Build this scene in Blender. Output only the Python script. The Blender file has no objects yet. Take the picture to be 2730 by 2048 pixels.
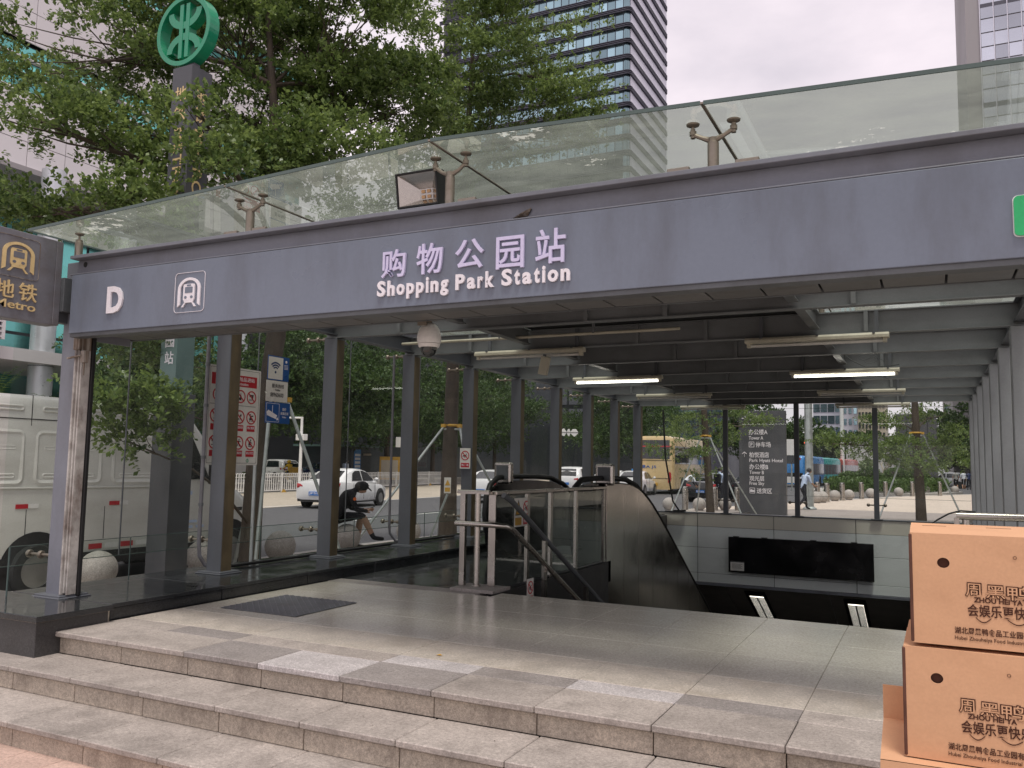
import bpy, math, random
import numpy as np
from mathutils import Vector, Matrix
R = math.radians
random.seed(7)
rng = np.random.default_rng(11)
sc = bpy.context.scene
col = sc.collection
# ---------------------------------------------------------------- camera
cam = bpy.data.cameras.new('camera')
cam.sensor_width = 36.0
cam.lens = 36.0 * 2249.74 / 2730.0
cam.clip_start = 0.05
cam.clip_end = 3000
camo = bpy.data.objects.new('camera', cam)
col.objects.link(camo)
yaw, pitch, roll = R(26.3195), R(5.4127), R(0.9777)
fw = Vector((-math.sin(yaw) * math.cos(pitch), math.cos(yaw) * math.cos(pitch), math.sin(pitch)))
rt = Vector((math.cos(yaw), math.sin(yaw), 0))
up = rt.cross(fw)
r2 = rt * math.cos(roll) + up * math.sin(roll)
u2 = up * math.cos(roll) - rt * math.sin(roll)
camo.matrix_world = Matrix(((r2.x, u2.x, -fw.x, 0), (r2.y, u2.y, -fw.y, 0), (r2.z, u2.z, -fw.z, 1.2), (0, 0, 0, 1)))
sc.camera = camo
# ---------------------------------------------------------------- sky, sun, exposure
SUN_EL, SUN_AZ = R(72), R(215)          # bright overcast: high soft sun behind the viewer
w = bpy.data.worlds.new('World')
sc.world = w
w.use_nodes = True
nt = w.node_tree
nt.nodes.clear()
N, L = nt.nodes.new, nt.links.new
sky = N('ShaderNodeTexSky')
sky.sky_type = 'NISHITA'
sky.sun_disc = False
sky.sun_elevation = SUN_EL
sky.sun_rotation = SUN_AZ
sky.air_density, sky.dust_density = 1.0, 4.0
b1 = N('ShaderNodeBackground')
b1.inputs[1].default_value = 0.10
L(sky.outputs[0], b1.inputs[0])
tc = N('ShaderNodeTexCoord')
mp = N('ShaderNodeMapping')
mp.inputs['Scale'].default_value = (1, 1, 2.2)
L(tc.outputs['Generated'], mp.inputs[0])
cn = N('ShaderNodeTexNoise')
cn.inputs['Scale'].default_value = 2.6
cn.inputs['Detail'].default_value = 7
cn.inputs['Roughness'].default_value = 0.55
L(mp.outputs[0], cn.inputs[0])
cr = N('ShaderNodeValToRGB')
cr.color_ramp.elements[0].position, cr.color_ramp.elements[0].color = 0.34, (0.68, 0.62, 0.675, 1)
cr.color_ramp.elements[1].position, cr.color_ramp.elements[1].color = 0.63, (1.0, 0.885, 0.93, 1)
L(cn.outputs[0], cr.inputs[0])
b2 = N('ShaderNodeBackground')
b2.inputs[1].default_value = 0.74
L(cr.outputs[0], b2.inputs[0])
mx = N('ShaderNodeMixShader')
mx.inputs[0].default_value = 0.9
L(b1.outputs[0], mx.inputs[1])
L(b2.outputs[0], mx.inputs[2])
wo = N('ShaderNodeOutputWorld')
L(mx.outputs[0], wo.inputs[0])
sl = bpy.data.lights.new('sun', 'SUN')
sl.energy = 1.5
sl.angle = R(14)
sl.color = (1.0, 0.945, 0.86)
so = bpy.data.objects.new('sun', sl)
col.objects.link(so)
_d = Vector((math.sin(SUN_AZ) * math.cos(SUN_EL) * -1, math.cos(SUN_AZ) * math.cos(SUN_EL), math.sin(SUN_EL)))
so.rotation_euler = _d.to_track_quat('Z', 'Y').to_euler()
sc.view_settings.view_transform = 'Standard'
sc.view_settings.look = 'None'
sc.view_settings.gamma = 1
sc.view_settings.exposure = 0.64
sc.view_settings.use_curve_mapping = False
sc.render.engine = 'CYCLES'
sc.cycles.max_bounces = 10
sc.cycles.transparent_max_bounces = 24
sc.cycles.transmission_bounces = 8
sc.cycles.glossy_bounces = 4
sc.cycles.caustics_reflective = False
sc.cycles.caustics_refractive = False
sc.cycles.use_denoising = True

# ---------------------------------------------------------------- helpers
def empty(name, loc=(0, 0, 0), rz=0.0, parent=None):
    o = bpy.data.objects.new(name, None)
    o.empty_display_size = 0.2
    col.objects.link(o)
    o.location = loc
    o.rotation_euler = (0, 0, rz)
    if parent:
        o.parent = parent
    return o

def tag(o, label, cat, group=None):
    o['label'] = label
    o['category'] = cat
    if group:
        o['group'] = group
    return o

def thing(name, label, cat, loc=(0, 0, 0), rz=0.0, group=None):
    return tag(empty(name, loc, rz), label, cat, group)

def struct(o, label=None):
    o['kind'] = 'structure'
    if label:
        o['label'] = label
    return o

def rel(o, parent):
    """keep world coordinates of a mesh built in world space under an unrotated thing"""
    o.parent = parent
    p = parent
    off = Vector((0, 0, 0))
    while p is not None:
        off += p.location
        p = p.parent
    o.location = -off
    return o

class G:
    def __init__(s):
        s.v, s.f, s.m = [], [], []

    def add(s, vs, fs, m=0):
        b = len(s.v)
        s.v.extend([tuple(q) for q in vs])
        s.f.extend([tuple(b + i for i in q) for q in fs])
        s.m.extend([m] * len(fs))
        return s

    def box(s, x0, x1, y0, y1, z0, z1, m=0):
        return s.add([(x0, y0, z0), (x1, y0, z0), (x1, y1, z0), (x0, y1, z0), (x0, y0, z1), (x1, y0, z1), (x1, y1, z1), (x0, y1, z1)],
                     [(0, 3, 2, 1), (4, 5, 6, 7), (0, 1, 5, 4), (1, 2, 6, 5), (2, 3, 7, 6), (3, 0, 4, 7)], m)

    def obox(s, c, sz, M3=None, m=0):
        c = Vector(c)
        h = Vector(sz) * 0.5
        pts = []
        for k in ((-1, -1, -1), (1, -1, -1), (1, 1, -1), (-1, 1, -1), (-1, -1, 1), (1, -1, 1), (1, 1, 1), (-1, 1, 1)):
            q = Vector((k[0] * h.x, k[1] * h.y, k[2] * h.z))
            pts.append(c + (M3 @ q if M3 else q))
        return s.add(pts, [(0, 3, 2, 1), (4, 5, 6, 7), (0, 1, 5, 4), (1, 2, 6, 5), (2, 3, 7, 6), (3, 0, 4, 7)], m)

    def beam(s, p0, p1, wd, ht, m=0):
        """rectangular bar between two points"""
        p0, p1 = Vector(p0), Vector(p1)
        d = p1 - p0
        M3 = d.to_track_quat('Y', 'Z').to_matrix()
        return s.obox((p0 + p1) / 2, (wd, d.length, ht), M3, m)

    def cyl(s, p0, p1, r, r2=None, n=12, m=0, caps=True):
        p0, p1 = Vector(p0), Vector(p1)
        r2 = r if r2 is None else r2
        q = (p1 - p0).to_track_quat('Z', 'Y')
        a, b = q @ Vector((1, 0, 0)), q @ Vector((0, 1, 0))
        vs = []
        for P, rr in ((p0, r), (p1, r2)):
            for i in range(n):
                t = 2 * math.pi * i / n
                vs.append(P + (a * math.cos(t) + b * math.sin(t)) * rr)
        fs = [(i, (i + 1) % n, n + (i + 1) % n, n + i) for i in range(n)]
        if caps:
            fs += [tuple(range(n - 1, -1, -1)), tuple(range(n, 2 * n))]
        return s.add(vs, fs, m)

    def tube(s, pts, r, n=8, m=0):
        pts = [Vector(p) for p in pts]
        rs = r if isinstance(r, (list, tuple)) else [r] * len(pts)
        rings = []
        ref = None
        for i, p in enumerate(pts):
            t = (pts[min(i + 1, len(pts) - 1)] - pts[max(i - 1, 0)]).normalized()
            if ref is None:
                ref = Vector((0, 0, 1)) if abs(t.z) < 0.9 else Vector((1, 0, 0))
            a = t.cross(ref)
            if a.length < 1e-4:
                a = t.orthogonal()
            a.normalize()
            b = t.cross(a).normalized()
            ref = a.cross(t)
            rings.append([p + (a * math.cos(2 * math.pi * k / n) + b * math.sin(2 * math.pi * k / n)) * rs[i] for k in range(n)])
        return s.loft(rings, m)

    def loft(s, rings, m=0, caps=True, closed=True):
        n = len(rings[0])
        vs = [p for rg in rings for p in rg]
        fs = []
        for i in range(len(rings) - 1):
            for k in range(n if closed else n - 1):
                a, b = i * n + k, i * n + (k + 1) % n
                fs.append((a, b, b + n, a + n))
        if caps:
            fs += [tuple(range(n - 1, -1, -1)), tuple(range((len(rings) - 1) * n, len(rings) * n))]
        return s.add(vs, fs, m)

    def sph(s, c, r, sc3=(1, 1, 1), nu=16, nv=10, m=0):
        c = Vector(c)
        vs = [c + Vector((0, 0, -r * sc3[2]))]
        for j in range(1, nv):
            a = -math.pi / 2 + math.pi * j / nv
            for i in range(nu):
                t = 2 * math.pi * i / nu
                vs.append(c + Vector((math.cos(a) * math.cos(t) * r * sc3[0], math.cos(a) * math.sin(t) * r * sc3[1], math.sin(a) * r * sc3[2])))
        vs.append(c + Vector((0, 0, r * sc3[2])))
        fs = [(0, 1 + (i + 1) % nu, 1 + i) for i in range(nu)]
        for j in range(nv - 2):
            for i in range(nu):
                a, b = 1 + j * nu + i, 1 + j * nu + (i + 1) % nu
                fs.append((a, b, b + nu, a + nu))
        T = len(vs) - 1
        b = 1 + (nv - 2) * nu
        fs += [(b + i, b + (i + 1) % nu, T) for i in range(nu)]
        return s.add(vs, fs, m)

    def lathe(s, prof, c=(0, 0, 0), n=20, m=0, axis='Z'):
        c = Vector(c)
        rings = []
        for r, z in prof:
            rg = []
            for i in range(n):
                t = 2 * math.pi * i / n
                q = Vector((r * math.cos(t), r * math.sin(t), z))
                if axis == 'Y':
                    q = Vector((q.x, q.z, -q.y))
                elif axis == 'X':
                    q = Vector((q.z, q.x, q.y))
                rg.append(c + q)
            rings.append(rg)
        return s.loft(rings, m)

    def prism(s, poly, P0, U, V, t, m=0):
        """extrude a 2-D polygon lying in (U,V) by thickness t along U x V"""
        P0, U, V = Vector(P0), Vector(U), Vector(V)
        Nn = U.cross(V).normalized()
        n = len(poly)
        a = [P0 + U * x + V * y for x, y in poly]
        b = [p + Nn * t for p in a]
        fs = [tuple(range(n - 1, -1, -1)), tuple(range(n, 2 * n))] + [(i, (i + 1) % n, n + (i + 1) % n, n + i) for i in range(n)]
        return s.add(a + b, fs, m)

    def build(s, name, mats, parent=None, smooth=None, bevel=0.0, seg=2, keep=True, loc=None, rz=None):
        me = bpy.data.meshes.new(name)
        me.from_pydata(s.v, [], s.f)
        if not isinstance(mats, (list, tuple)):
            mats = [mats]
        for q in mats:
            me.materials.append(q)
        if len(mats) > 1:
            me.polygons.foreach_set('material_index', s.m)
        if smooth is not None:
            me.polygons.foreach_set('use_smooth', [True] * len(me.polygons))
            if smooth < 179:
                me.set_sharp_from_angle(angle=R(smooth))
        me.update()
        o = bpy.data.objects.new(name, me)
        col.objects.link(o)
        if bevel:
            bv = o.modifiers.new('bevel', 'BEVEL')
            bv.width = bevel
            bv.segments = seg
            bv.limit_method = 'ANGLE'
            bv.angle_limit = R(50)
        if parent is not None:
            if keep:
                rel(o, parent)
            else:
                o.parent = parent
        if loc is not None:
            o.location = loc
        if rz is not None:
            o.rotation_euler = (0, 0, rz)
        return o

def put(name, data, parent=None, loc=(0, 0, 0), rz=0.0, rot=None, scale=None, bevel=0.0):
    """another object that shares mesh data"""
    o = bpy.data.objects.new(name, data)
    col.objects.link(o)
    if parent is not None:
        o.parent = parent
    o.location = loc
    o.rotation_euler = rot if rot is not None else (0, 0, rz)
    if scale is not None:
        o.scale = scale
    if bevel:
        bv = o.modifiers.new('bevel', 'BEVEL')
        bv.width = bevel
        bv.segments = 1
        bv.limit_method = 'ANGLE'
    return o

def copy_tree(o, parent=None):
    c = o.copy()
    col.objects.link(c)
    c.parent = parent
    for ch in list(o.children):
        copy_tree(ch, c)
    return c

def rrect(x0, x1, y0, y1, r, n=5):
    pts = []
    for cx, cy, a0 in ((x1 - r, y0 + r, -90), (x1 - r, y1 - r, 0), (x0 + r, y1 - r, 90), (x0 + r, y0 + r, 180)):
        for k in range(n + 1):
            a = R(a0 + 90 * k / n)
            pts.append((cx + r * math.cos(a), cy + r * math.sin(a)))
    return pts

def disc2(cx, cy, r, n=20, ry=None):
    ry = r if ry is None else ry
    return [(cx + r * math.cos(2 * math.pi * k / n), cy + ry * math.sin(2 * math.pi * k / n)) for k in range(n)]

def band(pts_out, pts_in):
    """closed ring strip polygon list -> quads as polygons"""
    n = len(pts_out)
    return [[pts_out[i], pts_out[(i + 1) % n], pts_in[(i + 1) % n], pts_in[i]] for i in range(n)]

# ---------------------------------------------------------------- materials
def _nodes(name):
    m = bpy.data.materials.new(name)
    m.use_nodes = True
    t = m.node_tree
    t.nodes.clear()
    return m, t, t.nodes.new, t.links.new

def mat(name, c, rough=0.5, metal=0.0, var=0.12, scale=3.0, fine=0.06, fscale=60.0, bump=0.0, bscale=120.0, spec=0.5,
        dirt=None, dirt_amt=0.0, dscale=(1.5, 1.5, 1.5), rand=0.0, coat=0.0, rvar=0.12):
    m, t, N, L = _nodes(name)
    out = N('ShaderNodeOutputMaterial')
    p = N('ShaderNodeBsdfPrincipled')
    L(p.outputs[0], out.inputs[0])
    ge = N('ShaderNodeNewGeometry')
    n1 = N('ShaderNodeTexNoise')
    n1.inputs['Scale'].default_value = scale
    n1.inputs['Detail'].default_value = 6
    L(ge.outputs['Position'], n1.inputs[0])
    n2 = N('ShaderNodeTexNoise')
    n2.inputs['Scale'].default_value = fscale
    n2.inputs['Detail'].default_value = 3
    L(ge.outputs['Position'], n2.inputs[0])
    v1 = N('ShaderNodeMapRange')
    v1.inputs[1].default_value, v1.inputs[2].default_value = 0.25, 0.75
    v1.inputs[3].default_value, v1.inputs[4].default_value = 1 - var, 1 + var
    L(n1.outputs[0], v1.inputs[0])
    v2 = N('ShaderNodeMapRange')
    v2.inputs[1].default_value, v2.inputs[2].default_value = 0.25, 0.75
    v2.inputs[3].default_value, v2.inputs[4].default_value = 1 - fine, 1 + fine
    L(n2.outputs[0], v2.inputs[0])
    mu = N('ShaderNodeMath')
    mu.operation = 'MULTIPLY'
    L(v1.outputs[0], mu.inputs[0])
    L(v2.outputs[0], mu.inputs[1])
    last = mu
    if rand:
        oi = N('ShaderNodeObjectInfo')
        v3 = N('ShaderNodeMapRange')
        v3.inputs[3].default_value, v3.inputs[4].default_value = 1 - rand, 1 + rand
        L(oi.outputs['Random'], v3.inputs[0])
        m3 = N('ShaderNodeMath')
        m3.operation = 'MULTIPLY'
        L(last.outputs[0], m3.inputs[0])
        L(v3.outputs[0], m3.inputs[1])
        last = m3
    vm = N('ShaderNodeVectorMath')
    vm.operation = 'SCALE'
    vm.inputs[0].default_value = c[:3]
    L(last.outputs[0], vm.inputs['Scale'])
    colout = vm.outputs[0]
    if dirt is not None:
        mp_ = N('ShaderNodeMapping')
        mp_.inputs['Scale'].default_value = dscale
        L(ge.outputs['Position'], mp_.inputs[0])
        n3 = N('ShaderNodeTexNoise')
        n3.inputs['Scale'].default_value = 1.0
        n3.inputs['Detail'].default_value = 8
        n3.inputs['Roughness'].default_value = 0.65
        L(mp_.outputs[0], n3.inputs[0])
        v4 = N('ShaderNodeMapRange')
        v4.inputs[1].default_value, v4.inputs[2].default_value = 0.45, 0.75
        v4.inputs[3].default_value, v4.inputs[4].default_value = 0.0, dirt_amt
        L(n3.outputs[0], v4.inputs[0])
        mm = N('ShaderNodeMix')
        mm.data_type = 'RGBA'
        L(v4.outputs[0], mm.inputs[0])
        L(colout, mm.inputs[6])
        mm.inputs[7].default_value = (*dirt, 1)
        colout = mm.outputs[2]
    L(colout, p.inputs['Base Color'])
    p.inputs['Metallic'].default_value = metal
    p.inputs['Specular IOR Level'].default_value = spec
    if coat:
        p.inputs['Coat Weight'].default_value = coat
        p.inputs['Coat Roughness'].default_value = 0.08
    vr = N('ShaderNodeMapRange')
    vr.inputs[1].default_value, vr.inputs[2].default_value = 0.3, 0.7
    vr.inputs[3].default_value, vr.inputs[4].default_value = max(rough - rvar, 0.02), min(rough + rvar, 1)
    L(n1.outputs[0], vr.inputs[0])
    L(vr.outputs[0], p.inputs['Roughness'])
    if bump:
        bp = N('ShaderNodeBump')
        bp.inputs['Strength'].default_value = bump
        bp.inputs['Distance'].default_value = 0.01
        n4 = N('ShaderNodeTexNoise')
        n4.inputs['Scale'].default_value = bscale
        n4.inputs['Detail'].default_value = 4
        L(ge.outputs['Position'], n4.inputs[0])
        L(n4.outputs[0], bp.inputs['Height'])
        L(bp.outputs[0], p.inputs['Normal'])
    return m

def glass(name, tint, refl=1.0, rough=0.0, grime=0.0, gcol=(0.5, 0.55, 0.5), gscale=(2, 2, 2), gtrans=0.6, lo=0.42, hi=0.72, gmin=0.0, flake=False):
    """thin pane: tinted transparency + fresnel reflection + grime film"""
    m, t, N, L = _nodes(name)
    out = N('ShaderNodeOutputMaterial')
    tr = N('ShaderNodeBsdfTransparent')
    tr.inputs[0].default_value = (*tint, 1)
    gl = N('ShaderNodeBsdfGlossy')
    gl.inputs['Roughness'].default_value = rough
    gl.inputs[0].default_value = (0.9, 0.95, 0.93, 1)
    fr = N('ShaderNodeFresnel')
    fr.inputs[0].default_value = 1.5
    ml = N('ShaderNodeMath')
    ml.operation = 'MULTIPLY'
    ml.inputs[1].default_value = refl
    L(fr.outputs[0], ml.inputs[0])
    mxs = N('ShaderNodeMixShader')
    L(ml.outputs[0], mxs.inputs[0])
    L(tr.outputs[0], mxs.inputs[1])
    L(gl.outputs[0], mxs.inputs[2])
    last = mxs
    if grime:
        ge = N('ShaderNodeNewGeometry')
        mp_ = N('ShaderNodeMapping')
        mp_.inputs['Scale'].default_value = gscale
        L(ge.outputs['Position'], mp_.inputs[0])
        n3 = N('ShaderNodeTexNoise')
        n3.inputs['Scale'].default_value = 1.0
        n3.inputs['Detail'].default_value = 9
        n3.inputs['Roughness'].default_value = 0.7
        L(mp_.outputs[0], n3.inputs[0])
        v4 = N('ShaderNodeMapRange')
        v4.inputs[1].default_value, v4.inputs[2].default_value = lo, hi
        v4.inputs[3].default_value, v4.inputs[4].default_value = gmin, grime
        L(n3.outputs[0], v4.inputs[0])
        df = N('ShaderNodeBsdfDiffuse')
        df.inputs[0].default_value = (*gcol, 1)
        ts = N('ShaderNodeBsdfTranslucent')
        ts.inputs[0].default_value = (*gcol, 1)
        m2 = N('ShaderNodeMixShader')
        m2.inputs[0].default_value = gtrans
        L(df.outputs[0], m2.inputs[1])
        L(ts.outputs[0], m2.inputs[2])
        m3 = N('ShaderNodeMixShader')
        L(v4.outputs[0], m3.inputs[0])
        L(last.outputs[0], m3.inputs[1])
        L(m2.outputs[0], m3.inputs[2])
        last = m3
        if flake:      # peeled, whitish patches of film
            n5 = N('ShaderNodeTexNoise')
            n5.inputs['Scale'].default_value = 16
            n5.inputs['Detail'].default_value = 6
            n5.inputs['Roughness'].default_value = 0.7
            L(ge.outputs['Position'], n5.inputs[0])
            n6 = N('ShaderNodeTexNoise')
            n6.inputs['Scale'].default_value = 1.3
            n6.inputs['Detail'].default_value = 1
            L(ge.outputs['Position'], n6.inputs[0])
            ad = N('ShaderNodeMath')
            ad.operation = 'ADD'
            L(n5.outputs[0], ad.inputs[0])
            L(n6.outputs[0], ad.inputs[1])
            v5 = N('ShaderNodeMapRange')
            v5.inputs[1].default_value, v5.inputs[2].default_value = 1.27, 1.30
            v5.inputs[3].default_value, v5.inputs[4].default_value = 0.0, 0.32
            L(ad.outputs[0], v5.inputs[0])
            tw = N('ShaderNodeBsdfTranslucent')
            tw.inputs[0].default_value = (0.8, 0.82, 0.74, 1)
            m6 = N('ShaderNodeMixShader')
            L(v5.outputs[0], m6.inputs[0])
            L(last.outputs[0], m6.inputs[1])
            L(tw.outputs[0], m6.inputs[2])
            last = m6
    L(last.outputs[0], out.inputs[0])
    return m

def emit(name, c, s):
    m, t, N, L = _nodes(name)
    out = N('ShaderNodeOutputMaterial')
    e = N('ShaderNodeEmission')
    e.inputs[0].default_value = (*c, 1)
    e.inputs[1].default_value = s
    L(e.outputs[0], out.inputs[0])
    return m

def leafmat(name, c1, c2, trans=0.35, rough=0.4):
    m, t, N, L = _nodes(name)
    out = N('ShaderNodeOutputMaterial')
    ge = N('ShaderNodeNewGeometry')
    n1 = N('ShaderNodeTexNoise')
    n1.inputs['Scale'].default_value = 0.8
    n1.inputs['Detail'].default_value = 3
    L(ge.outputs['Position'], n1.inputs[0])
    ad = N('ShaderNodeMath')
    ad.operation = 'ADD'
    L(n1.outputs[0], ad.inputs[0])
    L(ge.outputs['Random Per Island'], ad.inputs[1])
    mr = N('ShaderNodeMapRange')
    mr.inputs[1].default_value, mr.inputs[2].default_value = 0.35, 1.5
    L(ad.outputs[0], mr.inputs[0])
    mm = N('ShaderNodeMix')
    mm.data_type = 'RGBA'
    L(mr.outputs[0], mm.inputs[0])
    mm.inputs[6].default_value = (*c1, 1)
    mm.inputs[7].default_value = (*c2, 1)
    p = N('ShaderNodeBsdfPrincipled')
    p.inputs['Roughness'].default_value = rough
    p.inputs['Specular IOR Level'].default_value = 0.45
    L(mm.outputs[2], p.inputs['Base Color'])
    ts = N('ShaderNodeBsdfTranslucent')
    hs = N('ShaderNodeHueSaturation')
    hs.inputs['Value'].default_value = 1.25
    hs.inputs['Hue'].default_value = 0.485
    L(mm.outputs[2], hs.inputs['Color'])
    L(hs.outputs[0], ts.inputs[0])
    mxs = N('ShaderNodeMixShader')
    mxs.inputs[0].default_value = trans
    L(p.outputs[0], mxs.inputs[1])
    L(ts.outputs[0], mxs.inputs[2])
    L(mxs.outputs[0], out.inputs[0])
    return m

def granite(name, c, rough=0.6, speck=0.35, rand=0.1, bump=0.15, stain=(0.12, 0.10, 0.085), stain_amt=0.5, sscale=(1.2, 1.2, 1.2), spec=0.5, mott=0.2, rv=0.1):
    m, t, N, L = _nodes(name)
    out = N('ShaderNodeOutputMaterial')
    p = N('ShaderNodeBsdfPrincipled')
    L(p.outputs[0], out.inputs[0])
    ge = N('ShaderNodeNewGeometry')
    vo = N('ShaderNodeTexVoronoi')
    vo.inputs['Scale'].default_value = 210
    L(ge.outputs['Position'], vo.inputs[0])
    n1 = N('ShaderNodeTexNoise')
    n1.inputs['Scale'].default_value = 4.5
    n1.inputs['Detail'].default_value = 9
    n1.inputs['Roughness'].default_value = 0.68
    L(ge.outputs['Position'], n1.inputs[0])
    n2 = N('ShaderNodeTexNoise')
    n2.inputs['Scale'].default_value = 55
    n2.inputs['Detail'].default_value = 4
    L(ge.outputs['Position'], n2.inputs[0])
    sp = N('ShaderNodeSeparateColor')
    L(vo.outputs['Color'], sp.inputs[0])
    a = N('ShaderNodeMapRange')
    a.inputs[3].default_value, a.inputs[4].default_value = 1 - speck, 1 + speck
    L(sp.outputs[0], a.inputs[0])
    b = N('ShaderNodeMapRange')
    b.inputs[1].default_value, b.inputs[2].default_value = 0.25, 0.75
    b.inputs[3].default_value, b.inputs[4].default_value = 1 - mott, 1 + mott
    L(n1.outputs[0], b.inputs[0])
    d = N('ShaderNodeMapRange')
    d.inputs[1].default_value, d.inputs[2].default_value = 0.3, 0.7
    d.inputs[3].default_value, d.inputs[4].default_value = 0.82, 1.18
    L(n2.outputs[0], d.inputs[0])
    oi = N('ShaderNodeObjectInfo')
    e = N('ShaderNodeMapRange')
    e.inputs[3].default_value, e.inputs[4].default_value = 1 - rand, 1 + rand
    L(oi.outputs['Random'], e.inputs[0])
    cur = a
    for q in (b, d, e):
        k = N('ShaderNodeMath')
        k.operation = 'MULTIPLY'
        L(cur.outputs[0], k.inputs[0])
        L(q.outputs[0], k.inputs[1])
        cur = k
    vm = N('ShaderNodeVectorMath')
    vm.operation = 'SCALE'
    vm.inputs[0].default_value = c
    L(cur.outputs[0], vm.inputs['Scale'])
    mp_ = N('ShaderNodeMapping')
    mp_.inputs['Scale'].default_value = sscale
    L(ge.outputs['Position'], mp_.inputs[0])
    n3 = N('ShaderNodeTexNoise')
    n3.inputs['Detail'].default_value = 10
    n3.inputs['Roughness'].default_value = 0.7
    n3.inputs['Scale'].default_value = 1.6
    L(mp_.outputs[0], n3.inputs[0])
    v4 = N('ShaderNodeMapRange')
    v4.inputs[1].default_value, v4.inputs[2].default_value = 0.5, 0.78
    v4.inputs[3].default_value, v4.inputs[4].default_value = 0, stain_amt
    L(n3.outputs[0], v4.inputs[0])
    mm = N('ShaderNodeMix')
    mm.data_type = 'RGBA'
    L(v4.outputs[0], mm.inputs[0])
    L(vm.outputs[0], mm.inputs[6])
    mm.inputs[7].default_value = (*stain, 1)
    L(mm.outputs[2], p.inputs['Base Color'])
    p.inputs['Specular IOR Level'].default_value = spec
    vr = N('ShaderNodeMapRange')
    vr.inputs[1].default_value, vr.inputs[2].default_value = 0.3, 0.7
    vr.inputs[3].default_value, vr.inputs[4].default_value = max(rough - rv, 0.03), min(rough + rv * 1.2, 1)
    L(n1.outputs[0], vr.inputs[0])
    L(vr.outputs[0], p.inputs['Roughness'])
    if bump:
        bp = N('ShaderNodeBump')
        bp.inputs['Strength'].default_value = bump
        bp.inputs['Distance'].default_value = 0.006
        L(n2.outputs[0], bp.inputs['Height'])
        L(bp.outputs[0], p.inputs['Normal'])
    return m

MT = {}
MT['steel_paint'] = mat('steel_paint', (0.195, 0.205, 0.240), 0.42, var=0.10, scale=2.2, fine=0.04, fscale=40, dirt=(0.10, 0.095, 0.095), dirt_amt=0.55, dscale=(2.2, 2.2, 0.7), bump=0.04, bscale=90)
MT['fascia'] = mat('fascia_panel_paint', (0.168, 0.194, 0.248), 0.33, var=0.05, scale=1.4, fine=0.035, fscale=50, dirt=(0.105, 0.112, 0.135), dirt_amt=0.8, dscale=(3.0, 3.0, 0.8), bump=0.10, bscale=1.4)
MT['steel_dark'] = mat('steel_dark_paint', (0.115, 0.125, 0.135), 0.45, var=0.15, scale=2.5, dirt=(0.05, 0.05, 0.05), dirt_amt=0.6, dscale=(3, 1.5, 3))
MT['beam_grey'] = mat('beam_grey_paint', (0.195, 0.205, 0.215), 0.45, var=0.13, scale=2.0, dirt=(0.10, 0.10, 0.10), dirt_amt=0.5, dscale=(1.5, 3, 3))
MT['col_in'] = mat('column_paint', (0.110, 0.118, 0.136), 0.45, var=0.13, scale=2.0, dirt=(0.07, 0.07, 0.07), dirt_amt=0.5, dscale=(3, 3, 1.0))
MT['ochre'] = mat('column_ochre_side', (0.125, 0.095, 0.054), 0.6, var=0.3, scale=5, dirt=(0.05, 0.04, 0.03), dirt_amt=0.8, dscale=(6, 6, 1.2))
MT['track'] = mat('peeling_track', (0.46, 0.44, 0.415), 0.6, var=0.25, scale=9, dirt=(0.10, 0.055, 0.04), dirt_amt=0.95, dscale=(9, 9, 5), bump=0.3, bscale=50)
MT['rust'] = mat('rusty_track', (0.16, 0.12, 0.09), 0.75, var=0.4, scale=14, dirt=(0.55, 0.52, 0.48), dirt_amt=0.9, dscale=(40, 40, 2.2), bump=0.4, bscale=60)
MT['black'] = mat('black_rubber', (0.012, 0.012, 0.013), 0.55)
MT['blackgloss'] = mat('black_gloss', (0.008, 0.008, 0.009), 0.18, var=0.05)
MT['column_lit'] = mat('column_paint_lit', (0.32, 0.33, 0.345), 0.45, var=0.08, scale=2.0, dirt=(0.18, 0.18, 0.185), dirt_amt=0.5, dscale=(3, 3, 1))  # same column paint lightened, standing in for light on the right row
MT['passage_ceiling'] = mat('passage_ceiling', (0.36, 0.34, 0.31), 0.6, var=0.2)
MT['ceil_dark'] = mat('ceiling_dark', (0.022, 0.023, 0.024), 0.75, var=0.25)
MT['soffit'] = mat('soffit_panel', (0.12, 0.12, 0.118), 0.4, var=0.12, rand=0.12)
MT['stainless'] = mat('stainless_steel', (0.52, 0.485, 0.445), 0.26, metal=1.0, var=0.05, scale=3, rvar=0.05)
MT['stainless_panel'] = mat('stainless_panel', (0.50, 0.465, 0.425), 0.22, metal=1.0, var=0.06, scale=2.5, rvar=0.05, bump=0.02, bscale=2.0)
MT['bronze'] = mat('spider_bronze', (0.30, 0.26, 0.215), 0.42, metal=0.75, var=0.2, scale=12, dirt=(0.10, 0.08, 0.06), dirt_amt=0.6, dscale=(12, 12, 12))
MT['white'] = mat('white_paint', (0.78, 0.77, 0.75), 0.4, var=0.05)
MT['letter'] = mat('letter_white', (0.84, 0.80, 0.84), 0.35, var=0.04)
MT['letter_lilac'] = mat('letter_lilac', (0.64, 0.60, 0.82), 0.35, var=0.05)
MT['gold'] = mat('letter_gold', (0.72, 0.54, 0.27), 0.38, metal=0.15, var=0.1, scale=20)
MT['signgrey'] = mat('sign_grey', (0.165, 0.165, 0.185), 0.42, var=0.1, scale=4, dirt=(0.09, 0.065, 0.05), dirt_amt=0.55, dscale=(4, 4, 6))
MT['green_logo'] = mat('logo_green', (0.012, 0.27, 0.14), 0.32, var=0.08, coat=0.3)
MT['green_plate'] = mat('green_plate', (0.02, 0.42, 0.14), 0.35, var=0.05)
MT['teal_panel'] = mat('teal_panel', (0.13, 0.21, 0.195), 0.45, var=0.06)
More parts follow.
